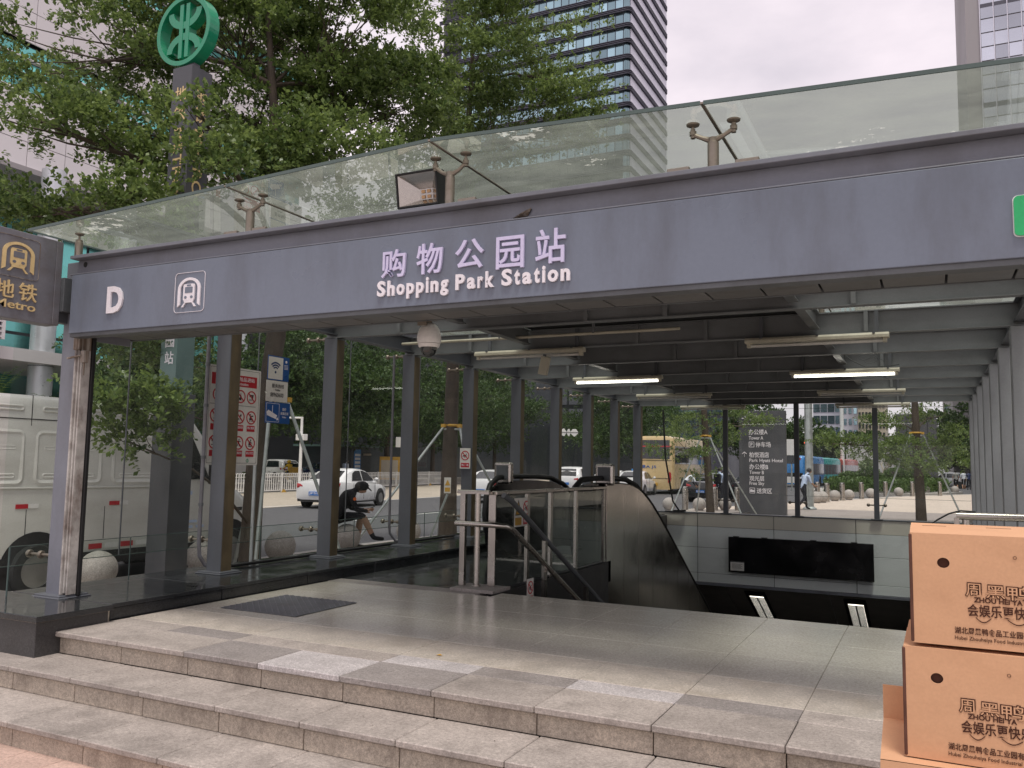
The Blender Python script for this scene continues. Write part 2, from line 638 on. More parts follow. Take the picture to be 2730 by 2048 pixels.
MT['totem'] = mat('totem_grey', (0.075, 0.078, 0.088), 0.42, var=0.1, dirt=(0.13, 0.12, 0.12), dirt_amt=0.3, dscale=(3, 3, 1))
MT['granite_step'] = granite('granite_step', (0.365, 0.325, 0.295), 0.66, speck=0.2, rand=0.08, stain=(0.115, 0.10, 0.088), stain_amt=0.8)
MT['granite_riser'] = granite('granite_riser', (0.435, 0.38, 0.31), 0.7, speck=0.22, rand=0.07, stain=(0.155, 0.12, 0.095), stain_amt=0.8, sscale=(3.2, 3.2, 1.2))
MT['granite_pol'] = granite('granite_polished', (0.50, 0.465, 0.41), 0.24, speck=0.14, rand=0.03, bump=0.015, mott=0.06, spec=0.42, rv=0.03, stain=(0.36, 0.33, 0.29), stain_amt=0.35)
MT['granite_yel'] = granite('granite_yellow', (0.475, 0.43, 0.375), 0.45, speck=0.2, rand=0.06, bump=0.08, stain=(0.30, 0.24, 0.17), stain_amt=0.6)
MT['granite_white'] = granite('granite_white', (0.47, 0.44, 0.435), 0.65, speck=0.28, rand=0.05, stain_amt=0.35)
MT['granite_grey'] = granite('granite_grey', (0.27, 0.245, 0.232), 0.66, speck=0.22, rand=0.08)
MT['granite_dark'] = granite('granite_dark', (0.030, 0.032, 0.035), 0.13, speck=0.35, rand=0.12, bump=0.0, stain=(0.075, 0.072, 0.07), stain_amt=0.4)
MT['granite_dark_rough'] = granite('granite_dark_rough', (0.050, 0.049, 0.050), 0.38, speck=0.3, rand=0.1, stain=(0.10, 0.09, 0.085), stain_amt=0.55)
MT['landing'] = granite('landing_marble', (0.055, 0.058, 0.06), 0.14, speck=0.2, rand=0.1, bump=0.0, stain=(0.09, 0.085, 0.075), stain_amt=0.3)
MT['brick_pink'] = granite('brick_pink', (0.50, 0.36, 0.30), 0.8, speck=0.12, rand=0.08, stain=(0.36, 0.25, 0.21), stain_amt=0.6)
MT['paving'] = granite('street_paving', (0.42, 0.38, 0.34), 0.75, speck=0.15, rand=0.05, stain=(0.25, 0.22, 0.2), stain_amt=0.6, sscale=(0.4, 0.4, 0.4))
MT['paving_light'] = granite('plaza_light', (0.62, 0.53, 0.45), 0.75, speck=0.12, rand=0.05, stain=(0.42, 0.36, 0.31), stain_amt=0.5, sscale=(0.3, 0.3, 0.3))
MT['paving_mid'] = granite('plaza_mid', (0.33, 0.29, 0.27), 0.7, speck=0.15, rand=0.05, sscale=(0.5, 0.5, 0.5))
MT['asphalt'] = granite('asphalt', (0.098, 0.098, 0.105), 0.8, speck=0.35, rand=0, stain=(0.06, 0.06, 0.06), stain_amt=0.5, sscale=(0.35, 0.35, 0.35))
MT['concrete_lane'] = granite('concrete_lane', (0.46, 0.40, 0.33), 0.8, speck=0.15, rand=0, stain=(0.33, 0.28, 0.23), stain_amt=0.6, sscale=(0.3, 0.3, 0.3))
MT['kerb'] = granite('kerb_stone', (0.40, 0.38, 0.36), 0.75, rand=0.06)
MT['stone_ball'] = granite('stone_ball', (0.40, 0.37, 0.345), 0.7, speck=0.3, rand=0.08, stain=(0.22, 0.20, 0.17), stain_amt=0.6)
MT['cardboard'] = mat('cardboard', (0.62, 0.36, 0.212), 0.82, var=0.05, scale=5, fine=0.04, fscale=160, bump=0.35, bscale=9, spec=0.2, rvar=0.04, dirt=(0.50, 0.27, 0.15), dirt_amt=0.35, dscale=(5, 5, 9))
MT['cardboard_in'] = mat('cardboard_edge', (0.12, 0.06, 0.045), 0.9, var=0.3, scale=20, spec=0.1)
MT['ink'] = mat('brown_ink', (0.075, 0.032, 0.022), 0.8, var=0.2, scale=30, spec=0.1)
MT['panel_wall'] = mat('wall_panel', (0.80, 0.845, 0.835), 0.3, var=0.05, scale=1.2, dirt=(0.52, 0.56, 0.55), dirt_amt=0.4, dscale=(0.8, 0.8, 2.5))
MT['panel_beige'] = mat('wall_panel_beige', (0.74, 0.71, 0.62), 0.4, var=0.06, dirt=(0.5, 0.47, 0.40), dirt_amt=0.4)
MT['joint'] = mat('dark_joint', (0.02, 0.02, 0.02), 0.8)
MT['galv'] = mat('galvanised', (0.48, 0.52, 0.51), 0.4, metal=0.6, var=0.15, scale=8)
MT['yellow'] = mat('yellow_clamp', (0.62, 0.36, 0.05), 0.5, var=0.15)
MT['red'] = mat('sign_red', (0.50, 0.018, 0.03), 0.4, var=0.06)
MT['signwhite'] = mat('sign_white', (0.78, 0.76, 0.72), 0.35, var=0.05, scale=5, dirt=(0.5, 0.46, 0.4), dirt_amt=0.3)
MT['blue'] = mat('sign_blue', (0.012, 0.085, 0.30), 0.35, var=0.06)
MT['navy'] = mat('sign_navy', (0.01, 0.04, 0.14), 0.4)
MT['print_black'] = mat('print_black', (0.02, 0.02, 0.022), 0.5)
MT['bark'] = mat('bark', (0.070, 0.054, 0.041), 0.9, var=0.3, scale=6, bump=0.6, bscale=40, dirt=(0.14, 0.115, 0.088), dirt_amt=0.5, dscale=(6, 6, 2))
MT['leaf'] = leafmat('leaf', (0.042, 0.086, 0.024), (0.20, 0.285, 0.082), 0.42, 0.36)
MT['leaf_far'] = leafmat('leaf_far', (0.020, 0.050, 0.016), (0.085, 0.150, 0.04), 0.3, 0.5)
MT['leaf_hedge'] = leafmat('leaf_hedge', (0.035, 0.08, 0.015), (0.12, 0.20, 0.05), 0.25, 0.5)
MT['leaf_pale'] = leafmat('leaf_pale', (0.08, 0.13, 0.05), (0.20, 0.26, 0.12), 0.3, 0.45)
MT['roof_glass'] = glass('roof_glass', (0.84, 0.91, 0.86), refl=0.6, grime=0.44, gcol=(0.47, 0.53, 0.45), gscale=(2.2, 5.0, 3), gtrans=0.74, lo=0.30, hi=0.80, gmin=0.15, flake=True)
MT['glass_edge'] = mat('glass_edge', (0.085, 0.125, 0.115), 0.2, var=0.1)
MT['wall_glass'] = glass('wall_glass', (0.90, 0.95, 0.92), refl=0.5, grime=0.10, gcol=(0.45, 0.48, 0.45), gscale=(1.2, 1.2, 1.2), gtrans=0.5, lo=0.4, hi=0.8, gmin=0.015)
MT['rail_glass'] = glass('rail_glass', (0.82, 0.89, 0.86), refl=1.0, grime=0.12, gcol=(0.4, 0.42, 0.4), lo=0.35, hi=0.8, gmin=0.04)
MT['car_glass'] = mat('car_glass', (0.012, 0.015, 0.016), 0.05, var=0.02, spec=0.9, rvar=0.02)
MT['car_white'] = mat('car_white', (0.80, 0.80, 0.80), 0.25, var=0.02, coat=0.6, rvar=0.04)
MT['van_white'] = mat('van_white', (0.70, 0.70, 0.66), 0.36, var=0.05, scale=1.5, dirt=(0.42, 0.40, 0.36), dirt_amt=0.45, dscale=(1, 1, 2.5), coat=0.2, rvar=0.06)
MT['car_black'] = mat('car_black', (0.012, 0.013, 0.015), 0.2, coat=0.7, rvar=0.04)
MT['car_silver'] = mat('car_silver', (0.42, 0.43, 0.44), 0.3, metal=0.5, coat=0.4)
MT['car_navy'] = mat('car_navy', (0.015, 0.03, 0.10), 0.25, coat=0.5)
MT['tyre'] = mat('tyre', (0.018, 0.018, 0.018), 0.85, bump=0.2)
MT['rim'] = mat('rim', (0.30, 0.30, 0.29), 0.4, metal=0.7, var=0.2)
MT['lamp_red'] = mat('lamp_red', (0.45, 0.015, 0.02), 0.15, coat=0.5)
MT['lamp_orange'] = mat('lamp_orange', (0.75, 0.16, 0.03), 0.2)
MT['plate_blue'] = mat('plate_blue', (0.03, 0.17, 0.52), 0.35)
MT['plate_green'] = mat('plate_green', (0.25, 0.55, 0.35), 0.35)
MT['coach'] = mat('coach_gold', (0.60, 0.45, 0.23), 0.3, var=0.05, coat=0.4)
MT['bus_teal'] = mat('bus_teal', (0.03, 0.42, 0.42), 0.3, coat=0.4)
MT['bus_blue'] = mat('bus_blue', (0.03, 0.22, 0.55), 0.3, coat=0.4)
MT['bus_red'] = mat('bus_red', (0.48, 0.05, 0.03), 0.3, coat=0.4)
MT['cloth_black'] = mat('cloth_black', (0.014, 0.014, 0.017), 0.9, var=0.3, scale=25, spec=0.2)
MT['cloth_white'] = mat('cloth_white', (0.72, 0.75, 0.80), 0.85, var=0.08, scale=20, spec=0.2)
MT['cloth_lblue'] = mat('cloth_light_blue', (0.50, 0.60, 0.78), 0.85, var=0.08, scale=20, spec=0.2)
MT['cloth_grey'] = mat('cloth_grey', (0.30, 0.30, 0.28), 0.85, var=0.1, spec=0.2)
MT['cloth_yellow'] = mat('cloth_yellow', (0.75, 0.48, 0.04), 0.8, spec=0.2)
MT['cloth_dark'] = mat('cloth_dark_trousers', (0.03, 0.032, 0.04), 0.9, spec=0.2)
MT['skin'] = mat('skin', (0.42, 0.24, 0.155), 0.55, var=0.06, scale=12)
MT['hair'] = mat('hair', (0.012, 0.010, 0.009), 0.6)
MT['bwhite'] = mat('building_white_panel', (0.70, 0.67, 0.68), 0.4, var=0.03, scale=0.2, rand=0.03)
MT['bglass_teal'] = mat('building_teal_glass', (0.16, 0.50, 0.46), 0.08, metal=0.7, var=0.3, scale=0.25, spec=0.9, rand=0.5)
MT['bglass_blue'] = mat('building_blue_glass', (0.34, 0.50, 0.55), 0.08, metal=0.85, var=0.35, scale=0.05, spec=0.9, rand=0.4, rvar=0.03)
MT['bfin'] = mat('building_fin', (0.075, 0.075, 0.10), 0.45, var=0.08, scale=0.1)
MT['bpale'] = mat('building_pale_band', (0.74, 0.73, 0.82), 0.4, var=0.04, scale=0.1)
MT['bstone'] = mat('building_stone', (0.33, 0.31, 0.315), 0.6, var=0.06, scale=0.1)
MT['bglass_grey'] = mat('building_grey_glass', (0.46, 0.48, 0.53), 0.1, metal=0.85, var=0.35, scale=0.04, spec=0.8, rand=0.3)
MT['bdark'] = mat('building_dark', (0.03, 0.035, 0.04), 0.4)
MT['bbeige'] = mat('building_beige', (0.55, 0.48, 0.37), 0.6, var=0.05)
MT['aluminium'] = mat('aluminium_column', (0.58, 0.60, 0.63), 0.38, metal=0.35, var=0.05)
MT['tube_on'] = emit('tube_lit', (1.0, 0.97, 0.86), 4.0)
MT['tube_off'] = mat('tube_unlit', (0.72, 0.70, 0.66), 0.3)
MT['fixture'] = mat('fixture_cream', (0.62, 0.58, 0.47), 0.45, var=0.08, scale=5, dirt=(0.3, 0.26, 0.19), dirt_amt=0.4, dscale=(4, 4, 4))
MT['louvre_on'] = emit('louvre_light', (1.0, 0.92, 0.78), 2.2)
MT['signal_red'] = emit('signal_red', (1.0, 0.12, 0.05), 1.6)
MT['led_warm'] = mat('led_warm', (0.75, 0.45, 0.22), 0.4)

# ---------------------------------------------------------------- lettering (made first, while the scene is still empty)
_tm = {}
def txt_raw(body, bold=0.0):
    key = (body, bold)
    if key in _tm:
        return _tm[key]
    cu = bpy.data.curves.new('lettering', 'FONT')
    cu.body = body
    cu.offset = bold
    cu.extrude = 0.5
    cu.resolution_u = 3
    o = bpy.data.objects.new('lettering', cu)
    col.objects.link(o)
    dg = bpy.context.evaluated_depsgraph_get()
    me = bpy.data.meshes.new_from_object(o.evaluated_get(dg))
    bpy.data.objects.remove(o)
    bpy.data.curves.remove(cu)
    n = len(me.vertices)
    a = np.empty(n * 3, np.float32)
    me.vertices.foreach_get('co', a)
    a = a.reshape(-1, 3)
    fs = [tuple(p.vertices) for p in me.polygons]
    bpy.data.meshes.remove(me)
    lo, hi = a.min(0), a.max(0)
    a[:, :2] = (a[:, :2] - lo[:2]) / np.maximum(hi[:2] - lo[:2], 1e-6)
    a[:, 2] = a[:, 2] + 0.5
    _tm[key] = (a, fs)
    return _tm[key]

def text_fit(name, body, P0, U, V, wd, ht, thick, m, parent, bold=0.0, g=None, mi=0):
    """lettering fitted into the rectangle that starts at P0 and spans U*wd, V*ht"""
    a, fs = txt_raw(body, bold)
    P0, U, V = np.array(P0, float), np.array(U, float), np.array(V, float)
    Nn = np.cross(U, V)
    vs = P0 + a[:, :1] * U * wd + a[:, 1:2] * V * ht + a[:, 2:3] * Nn * thick
    if g is not None:
        g.add([tuple(q) for q in vs], fs, mi)
        return None
    q = G()
    q.add([tuple(x) for x in vs], fs)
    return q.build(name, m, parent)

for b_, k_ in [('购', .012), ('物', .012), ('公', .012), ('园', .012), ('站', .012), ('地', .006), ('铁', .006), ('D', .035), ('METRO', .006), ('Metro', .008),
               ('周', .045), ('黑', .045), ('鸭', .045), ('周', 0.0), ('黑', 0.0), ('鸭', 0.0), ('ZHOU HEI YA', .03), ('会娱乐更快乐', .015), ('湖北周黑鸭食品工业园有限公司', .012), ('Hubei Zhouheiya Food Industrial Park Co., Ltd.', 0.0), ('R', 0.0)] + \
              [(ch, .035) for ch in sorted(set('ShoppingParkStation'))] + \
              [(s_, .012) for s_ in ('商场', '办公楼A', 'Tower A', '停车场', '柏悦酒店', 'Park Hyatt Hotel', '办公楼B', 'Tower B', '观光层', 'Free Sky', '送货区', 'P', '公园站',
                                     '服务热线', 'Hotline', '88960600', '图像', '采集区域', 'Video', '禁止翻越', '易爆等危险品进站', 'Articles Forbidden', '请勿乱扔垃圾', '禁止摆卖', '禁止滑板溜冰', '禁止行乞', '粤', 'JP55', '赣A J5', '粤B5C625')]:
    txt_raw(b_, k_)
# ---------------------------------------------------------------- figures (also evaluated while the scene is nearly empty)
def figure(J, look, seg=1):
    """one continuous body grown from joints; look: region -> material key"""
    V, E, Rd, B = [], [], [], []
    def v(p, r):
        V.append(Vector(p))
        Rd.append(r if isinstance(r, tuple) else (r, r))
        return len(V) - 1
    def e(a, b, reg):
        E.append((a, b))
        B.append(reg)
    pel = v(J['pelvis'], (.125, .105))
    spi = v((Vector(J['pelvis']) + Vector(J['chest'])) / 2, (.12, .10))
    che = v(J['chest'], (.145, .105))
    nk0 = v(Vector(J['chest']) + (Vector(J['neck']) - Vector(J['chest'])) * .75, (.075, .07))
    nek = v(J['neck'], .05)
    hd = Vector(J['head'])
    dirn = (hd - Vector(J['neck'])).normalized()
    jaw = v(hd - dirn * .045 + Vector(J.get('face', (0, .02, 0))) * .6, (.062, .068))
    hed = v(hd + dirn * .03, (.078, .092))
    top = v(hd + dirn * .095, (.062, .072))
    e(pel, spi, 'top'); e(spi, che, 'top'); e(che, nk0, 'top'); e(nk0, nek, 'skin'); e(nek, jaw, 'skin'); e(jaw, hed, 'skin'); e(hed, top, 'skin')
    nose = v(hd + Vector(J.get('face', (0, .02, 0))).normalized() * .105 - dirn * .02, .012)
    e(hed, nose, 'skin')
    for s in ('L', 'R'):
        sh = v(J['sh' + s], .062)
        el = v(J['el' + s], .043)
        wr = v(J['wr' + s], .030)
        hn = v(J['ha' + s], (.030, .022))
        e(che, sh, 'top')
        m1 = v(Vector(J['sh' + s]).lerp(Vector(J['el' + s]), .55), .052)
        e(sh, m1, 'top')
        e(m1, el, 'sleeve')
        e(el, wr, 'fore')
        e(wr, hn, 'skin')
        hv, wv = Vector(J['ha' + s]), Vector(J['wr' + s])
        d = (hv - wv).normalized()
        sd = d.orthogonal().normalized()
        nn = d.cross(sd)
        for k, (o_, ln) in enumerate(((-.027, .055), (-.009, .068), (.009, .063), (.027, .048))):
            f1 = v(hv + sd * o_ + d * .03, .0095)
            f2 = v(hv + sd * o_ * 1.05 + d * (.03 + ln * .5) + nn * .012, .0085)
            f3 = v(hv + sd * o_ * 1.05 + d * (.03 + ln * .85) + nn * .035, .007)
            e(hn, f1, 'skin'); e(f1, f2, 'skin'); e(f2, f3, 'skin')
        t1 = v(wv.lerp(hv, .5) - sd * .04 + nn * .012, .011)
        t2 = v(hv - sd * .05 + d * .02 + nn * .03, .009)
        e(wr, t1, 'skin'); e(t1, t2, 'skin')
        hp = v(J['hi' + s], (.095, .1))
        kn = v(J['kn' + s], .062)
        an = v(J['an' + s], .042)
        to = v(J['to' + s], (.042, .032))
        th = v(Vector(J['hi' + s]).lerp(Vector(J['kn' + s]), .5), .082)
        ca = v(Vector(J['kn' + s]).lerp(Vector(J['an' + s]), .38), .06)
        sk = v(Vector(J['kn' + s]).lerp(Vector(J['an' + s]), .72), .05)
        e(pel, hp, 'leg'); e(hp, th, 'leg'); e(th, kn, 'leg'); e(kn, ca, 'shin'); e(ca, sk, 'shin'); e(sk, an, 'sock'); e(an, to, 'shoe')
    me = bpy.data.meshes.new('body')
    me.from_pydata(V, E, [])
    o = bpy.data.objects.new('body', me)
    col.objects.link(o)
    o.modifiers.new('skin', 'SKIN')
    for i, sv in enumerate(me.skin_vertices[0].data):
        sv.radius = Rd[i]
        sv.use_root = (i == 0)
    ss = o.modifiers.new('sub', 'SUBSURF')
    ss.levels = ss.render_levels = seg
    dg = bpy.context.evaluated_depsgraph_get()
    out = bpy.data.meshes.new_from_object(o.evaluated_get(dg))
    bpy.data.objects.remove(o)
    keys = sorted(set(look.values()))
    out.materials.clear()
    for k in keys:
        out.materials.append(MT[k])
    A = np.array([V[a] for a, b in E]); Bv = np.array([V[b] for a, b in E]); D = Bv - A
    dd = (D * D).sum(1) + 1e-9
    rad = np.array([(max(Rd[a]) + max(Rd[b])) / 2 for a, b in E])
    idx = []
    for p in out.polygons:
        c = np.array(p.center)
        t = np.clip(((c - A) * D).sum(1) / dd, 0, 1)
        ds = np.linalg.norm(A + D * t[:, None] - c, axis=1) - rad
        idx.append(keys.index(look[B[int(ds.argmin())]]))
    out.polygons.foreach_set('material_index', idx)
    out.polygons.foreach_set('use_smooth', [True] * len(out.polygons))
    return out

def pose(**k):
    J = dict(pelvis=(0, 0, .95), chest=(0, .02, 1.32), neck=(0, .03, 1.52), head=(0, .06, 1.62), face=(0, .04, 0),
             shL=(-.19, .02, 1.42), elL=(-.23, .0, 1.14), wrL=(-.22, .08, .9), haL=(-.21, .11, .82),
             shR=(.19, .02, 1.42), elR=(.23, .0, 1.14), wrR=(.22, .08, .9), haR=(.21, .11, .82),
             hiL=(-.1, 0, .92), knL=(-.1, .04, .5), anL=(-.1, 0, .08), toL=(-.12, .17, .04),
             hiR=(.1, 0, .92), knR=(.1, .04, .5), anR=(.1, 0, .08), toR=(.12, .17, .04))
    J.update(k)
    return J

F_SIT = figure(pose(pelvis=(0, -.02, .60), chest=(0, .20, .93), neck=(0, .34, 1.06), head=(0, .43, 1.07), face=(0, .03, -.03),
                    shL=(-.18, .23, .99), elL=(-.22, .30, .72), wrL=(-.10, .50, .70), haL=(-.05, .57, .71),
                    shR=(.18, .23, .99), elR=(.22, .30, .72), wrR=(.10, .50, .69), haR=(.05, .57, .71),
                    hiL=(-.10, .02, .58), knL=(-.13, .46, .60), anL=(-.12, .40, .10), toL=(-.14, .58, .05),
                    hiR=(.10, .02, .58), knR=(.13, .44, .62), anR=(.13, .64, .24), toR=(.14, .82, .22)),
               dict(top='cloth_black', sleeve='cloth_black', fore='cloth_black', skin='skin', leg='cloth_black', shin='skin', sock='cloth_black', shoe='cloth_black'), 2)
F_WALK = figure(pose(chest=(0, .14, 1.28), neck=(0, .24, 1.47), head=(0, .31, 1.55), shL=(-.19, .15, 1.38), shR=(.19, .15, 1.38), elL=(-.25, .05, 1.12), elR=(.23, .22, 1.12),
                     wrL=(-.24, .12, .9), haL=(-.23, .16, .83), wrR=(.2, .4, .98), haR=(.18, .47, .97),
                     knL=(-.1, .18, .52), anL=(-.1, .22, .1), toL=(-.11, .4, .05), knR=(.1, .02, .5), anR=(.1, -.3, .14), toR=(.1, -.2, .03)),
                dict(top='cloth_lblue', sleeve='cloth_lblue', fore='skin', skin='skin', leg='cloth_dark', shin='cloth_dark', sock='cloth_dark', shoe='cloth_black'), 1)
F_BEND = figure(pose(pelvis=(0, 0, .93), chest=(0, .33, 1.15), neck=(0, .50, 1.27), head=(0, .60, 1.28), face=(0, .03, -.02), shL=(-.19, .36, 1.22), shR=(.19, .36, 1.22),
                     elL=(-.24, .48, .98), wrL=(-.2, .6, .78), haL=(-.18, .65, .72), elR=(.24, .48, .98), wrR=(.2, .6, .78), haR=(.18, .65, .72)),
                dict(top='cloth_white', sleeve='cloth_white', fore='cloth_black', skin='skin', leg='cloth_dark', shin='cloth_dark', sock='cloth_dark', shoe='cloth_black'), 1)
F_STAND = figure(pose(haL=(-.2, .2, .9), wrL=(-.21, .14, .95)), dict(top='cloth_lblue', sleeve='cloth_lblue', fore='cloth_lblue', skin='skin', leg='cloth_dark', shin='cloth_dark', sock='cloth_dark', shoe='cloth_black'), 1)
F_KIOSK = figure(pose(knL=(-.1, .14, .5), anL=(-.1, .1, .08), knR=(.1, .0, .5), anR=(.1, -.16, .1)), dict(top='cloth_white', sleeve='cloth_white', fore='skin', skin='skin', leg='cloth_dark', shin='cloth_dark', sock='cloth_dark', shoe='cloth_black'), 1)
F_SHORT = figure(pose(knL=(-.1, .14, .5), anL=(-.1, .12, .08), knR=(.1, .0, .5), anR=(.1, -.18, .1)), dict(top='cloth_grey', sleeve='skin', fore='skin', skin='skin', leg='cloth_black', shin='skin', sock='skin', shoe='cloth_white'), 1)
F_SHORT2 = figure(pose(knL=(-.1, .04, .5), anL=(-.1, -.16, .1), knR=(.1, .12, .5), anR=(.1, .12, .08)), dict(top='cloth_white', sleeve='cloth_white', fore='skin', skin='skin', leg='cloth_black', shin='skin', sock='skin', shoe='cloth_white'), 1)
F_DARK = figure(pose(knL=(-.1, .1, .5)), dict(top='car_navy', sleeve='car_navy', fore='skin', skin='skin', leg='cloth_dark', shin='cloth_dark', sock='cloth_dark', shoe='cloth_black'), 1)
F_RIDE = figure(pose(pelvis=(0, 0, .82), chest=(0, .08, 1.2), neck=(0, .1, 1.38), head=(0, .14, 1.48), shL=(-.19, .08, 1.3), shR=(.19, .08, 1.3), elL=(-.25, .25, 1.1), wrL=(-.25, .45, 1.05), haL=(-.25, .5, 1.05),
                     elR=(.25, .25, 1.1), wrR=(.25, .45, 1.05), haR=(.25, .5, 1.05), hiL=(-.1, .02, .8), knL=(-.16, .38, .72), anL=(-.14, .38, .33), toL=(-.14, .52, .3), hiR=(.1, .02, .8), knR=(.16, .38, .72), anR=(.14, .38, .33), toR=(.14, .52, .3)),
                dict(top='cloth_yellow', sleeve='cloth_yellow', fore='cloth_yellow', skin='skin', leg='cloth_dark', shin='cloth_dark', sock='cloth_dark', shoe='cloth_black'), 1)

# ================================================================ SETTING: ground, road, pavements
GZ, RZ = -0.45, -0.57
def sheet(name, poly, z, m, label=None):
    g = G()
    g.add([(x, y, z) for x, y in poly], [tuple(range(len(poly)))])
    o = g.build(name, m)
    struct(o, label)
    return o
g = G()
for x0, x1, y0, y1 in ((-900, -6.6, -300, 1500), (1.0, 900, -300, 1500), (-6.6, 1.0, -300, 4.0), (-6.6, 1.0, 31.0, 1500)):
    g.add([(x0, y0, RZ), (x1, y0, RZ), (x1, y1, RZ), (x0, y1, RZ)], [(0, 1, 2, 3)])
struct(g.build('road', MT['asphalt']), 'grey asphalt road reaching to the horizon')
def slab(name, poly, z0, z1, m, label):
    g = G()
    g.prism([(x, y) for x, y in poly], (0, 0, z0), (1, 0, 0), (0, 1, 0), z1 - z0)
    return struct(g.build(name, m), label)
KERB = [(-9.90, -40), (-9.95, 8), (-10.20, 14), (-9.7, 24), (-8.75, 32), (-6.9, 40), (-5.2, 47.4), (-3.4, 54), (-1.9, 60), (0.2, 66), (4, 74), (30, 90)]
slab('pavement', [q for q in KERB if q[1] <= 14] + [(-9.7, 24), (-8.75, 32), (-6.55, 32), (-6.55, -40)], RZ - 0.3, GZ, MT['paving'], 'grey paved pavement between the glass wall and the kerb')
slab('pavement', [(-6.55, -40), (-6.55, 4.0), (.96, 4.0), (.96, 32), (60, 32), (60, -40)], RZ - 0.3, GZ, MT['paving'], 'grey paved pavement in front and right of the station entrance')
slab('pavement', [(-8.75, 32.0), (-6.9, 40), (-5.2, 47.4), (-3.4, 54), (-1.9, 60), (0.2, 66), (4, 74), (30, 90), (60, 90), (60, 32.0)], RZ - 0.3, GZ, MT['paving'], 'grey paved plaza behind the station entrance')
slab('pavement', [(-6.55, 19.32), (-6.55, 32), (.96, 32), (.96, 19.32)], RZ - 0.12, GZ - .0005, MT['paving'], 'grey paving right behind the entrance wall')
g = G()
for (x0, y0), (x1, y1) in zip(KERB[:-1], KERB[1:]):
    g.beam((x0 - .06, y0, GZ - .085), (x1 - .06, y1, GZ - .085), 0.16, 0.175)
struct(g.build('kerb', MT['kerb'], bevel=0.01), 'pale kerb stones along the near pavement edge')
sheet('plaza_light_band', [(-8.6, 33.2), (-4.0, 50), (-1.0, 61), (4, 73), (40, 73), (40, 37.5), (-3.5, 37.5)], GZ + .005, MT['paving_light'], 'pale paving band behind the entrance')
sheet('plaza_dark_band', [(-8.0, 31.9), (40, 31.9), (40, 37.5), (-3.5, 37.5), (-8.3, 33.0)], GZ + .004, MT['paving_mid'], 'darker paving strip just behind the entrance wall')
sheet('concrete_lane', [(-22.0, 10), (-22.0, 24), (-23.0, 37), (-25.4, 60), (-29, 90), (-40.5, 90), (-36, 60), (-32.5, 36.5), (-30.5, 20), (-30, 10)], RZ + .004, MT['concrete_lane'], 'pale concrete lane on the far side of the road')
g = G()
for i in range(16):
    y = 4 + i * 5.2
    x = -15.6 - 0.055 * max(0, y - 20)
    g.box(x, x + .12, y, y + 2.4, RZ + .003, RZ + .005)
g.beam((-21.85, 5, RZ + .004), (-22.85, 37, RZ + .004), .14, .003)
g.beam((-22.85, 37, RZ + .0045), (-25.2, 60, RZ + .0045), .14, .003)
struct(g.build('lane_markings', MT['white']), 'white painted lane lines on the road')
FARK = [(-33.2, -20), (-32.9, 20), (-33.4, 36.5), (-36.4, 57), (-42, 95), (-52, 150)]
slab('far_pavement', FARK + [(-300, 150), (-300, -20)], RZ - 0.2, RZ + .15, MT['paving'], 'pavement on the far side of the road')
# front pink pavers: the ones in view are single pieces
fp = struct(empty('front_paving', (-3, 2.9, GZ)), 'pink paving in front of the steps')
pv = G().box(-.1475, .1475, -.1475, .1475, -.05, .012)
pvo = None
for i in range(14):
    for j in range(5):
        x = -5.6 + i * .30 + (.15 if j % 2 else 0)
        y = 3.06 - j * .30
        if pvo is None:
            pvo = pv.build('paver', MT['brick_pink'], fp, keep=False, bevel=.004, seg=1)
            pvo.location = Vector((x, y, GZ)) - fp.location
        else:
            put('paver', pvo.data, fp, Vector((x, y, GZ + random.uniform(-.001, .001))) - fp.location, bevel=.004)

# ================================================================ platform and steps
PX0, PX1 = -5.44, 0.9
plat = struct(empty('platform', (-2.6, 4, 0)), 'granite entrance platform with polished floor tiles')
g = G().box(PX0 - .6, PX1, 4.03, 7.10, GZ - .1, -.032)
rel(g.build('platform_core', MT['joint']), plat)
def tile(x0, x1, y0, y1, zt, m, parent, t=.03, name='tile', bev=.003, jz=.0008):
    gp = .0012 if name in ('tile', 'nosing_tile', 'border_tile') else .0026
    dz = random.uniform(-jz, jz)
    return G().box(x0 + gp, x1 - gp, y0 + gp, y1 - gp, zt - t, zt + dz).build(name, m, parent, bevel=bev, seg=1)
xs = [-1.2 + .602 * k for k in range(-8, 4)]
xs = [PX0] + [x for x in xs if PX0 + .1 < x < PX1] + [PX1]
special = {2: 'granite_grey', 3: 'granite_white', 4: 'granite_grey'}
for i in range(len(xs) - 1):
    tile(xs[i], xs[i + 1], 3.945, 4.355, 0.0, MT[special.get(i, 'granite_step')], plat, t=.035, name='coping_slab', bev=.005)
    r2m = {1: 'granite_grey', 4: 'granite_white', 6: 'granite_white', 5: 'granite_grey', 7: 'granite_grey', 3: 'granite_step'}.get(i, 'granite_step')
    tile(xs[i], xs[i + 1], 4.355, 4.56, 0.0, MT[r2m], plat)
    tile(xs[i], xs[i + 1], 4.56, 5.04, 0.0, MT['granite_yel'], plat)
    for k in range(3):
        tile(xs[i], xs[i + 1], 5.04 + k * .63, 5.04 + (k + 1) * .63, 0.0, MT['granite_pol'], plat, jz=.0004)
    if xs[i] > -3.75:
        tile(xs[i], xs[i + 1], 6.93, 7.15, 0.0, MT['granite_pol'], plat, jz=.0003, name='nosing_tile')
    tile(xs[i], xs[i + 1], 3.985, 4.015, -.045, MT['granite_riser'], plat, t=.105, name='riser_slab', jz=0)
st = struct(empty('steps', (-2.6, 3.4, GZ)), 'granite entrance steps of slabs with stained edges')
rel(G().box(-9, 3.5, 3.24, 4.03, GZ - .1, -.334).build('step_core', MT['joint']), st)
rel(G().box(-9, 3.5, 3.65, 4.03, -.3, -.184).build('step_core', MT['joint']), st)
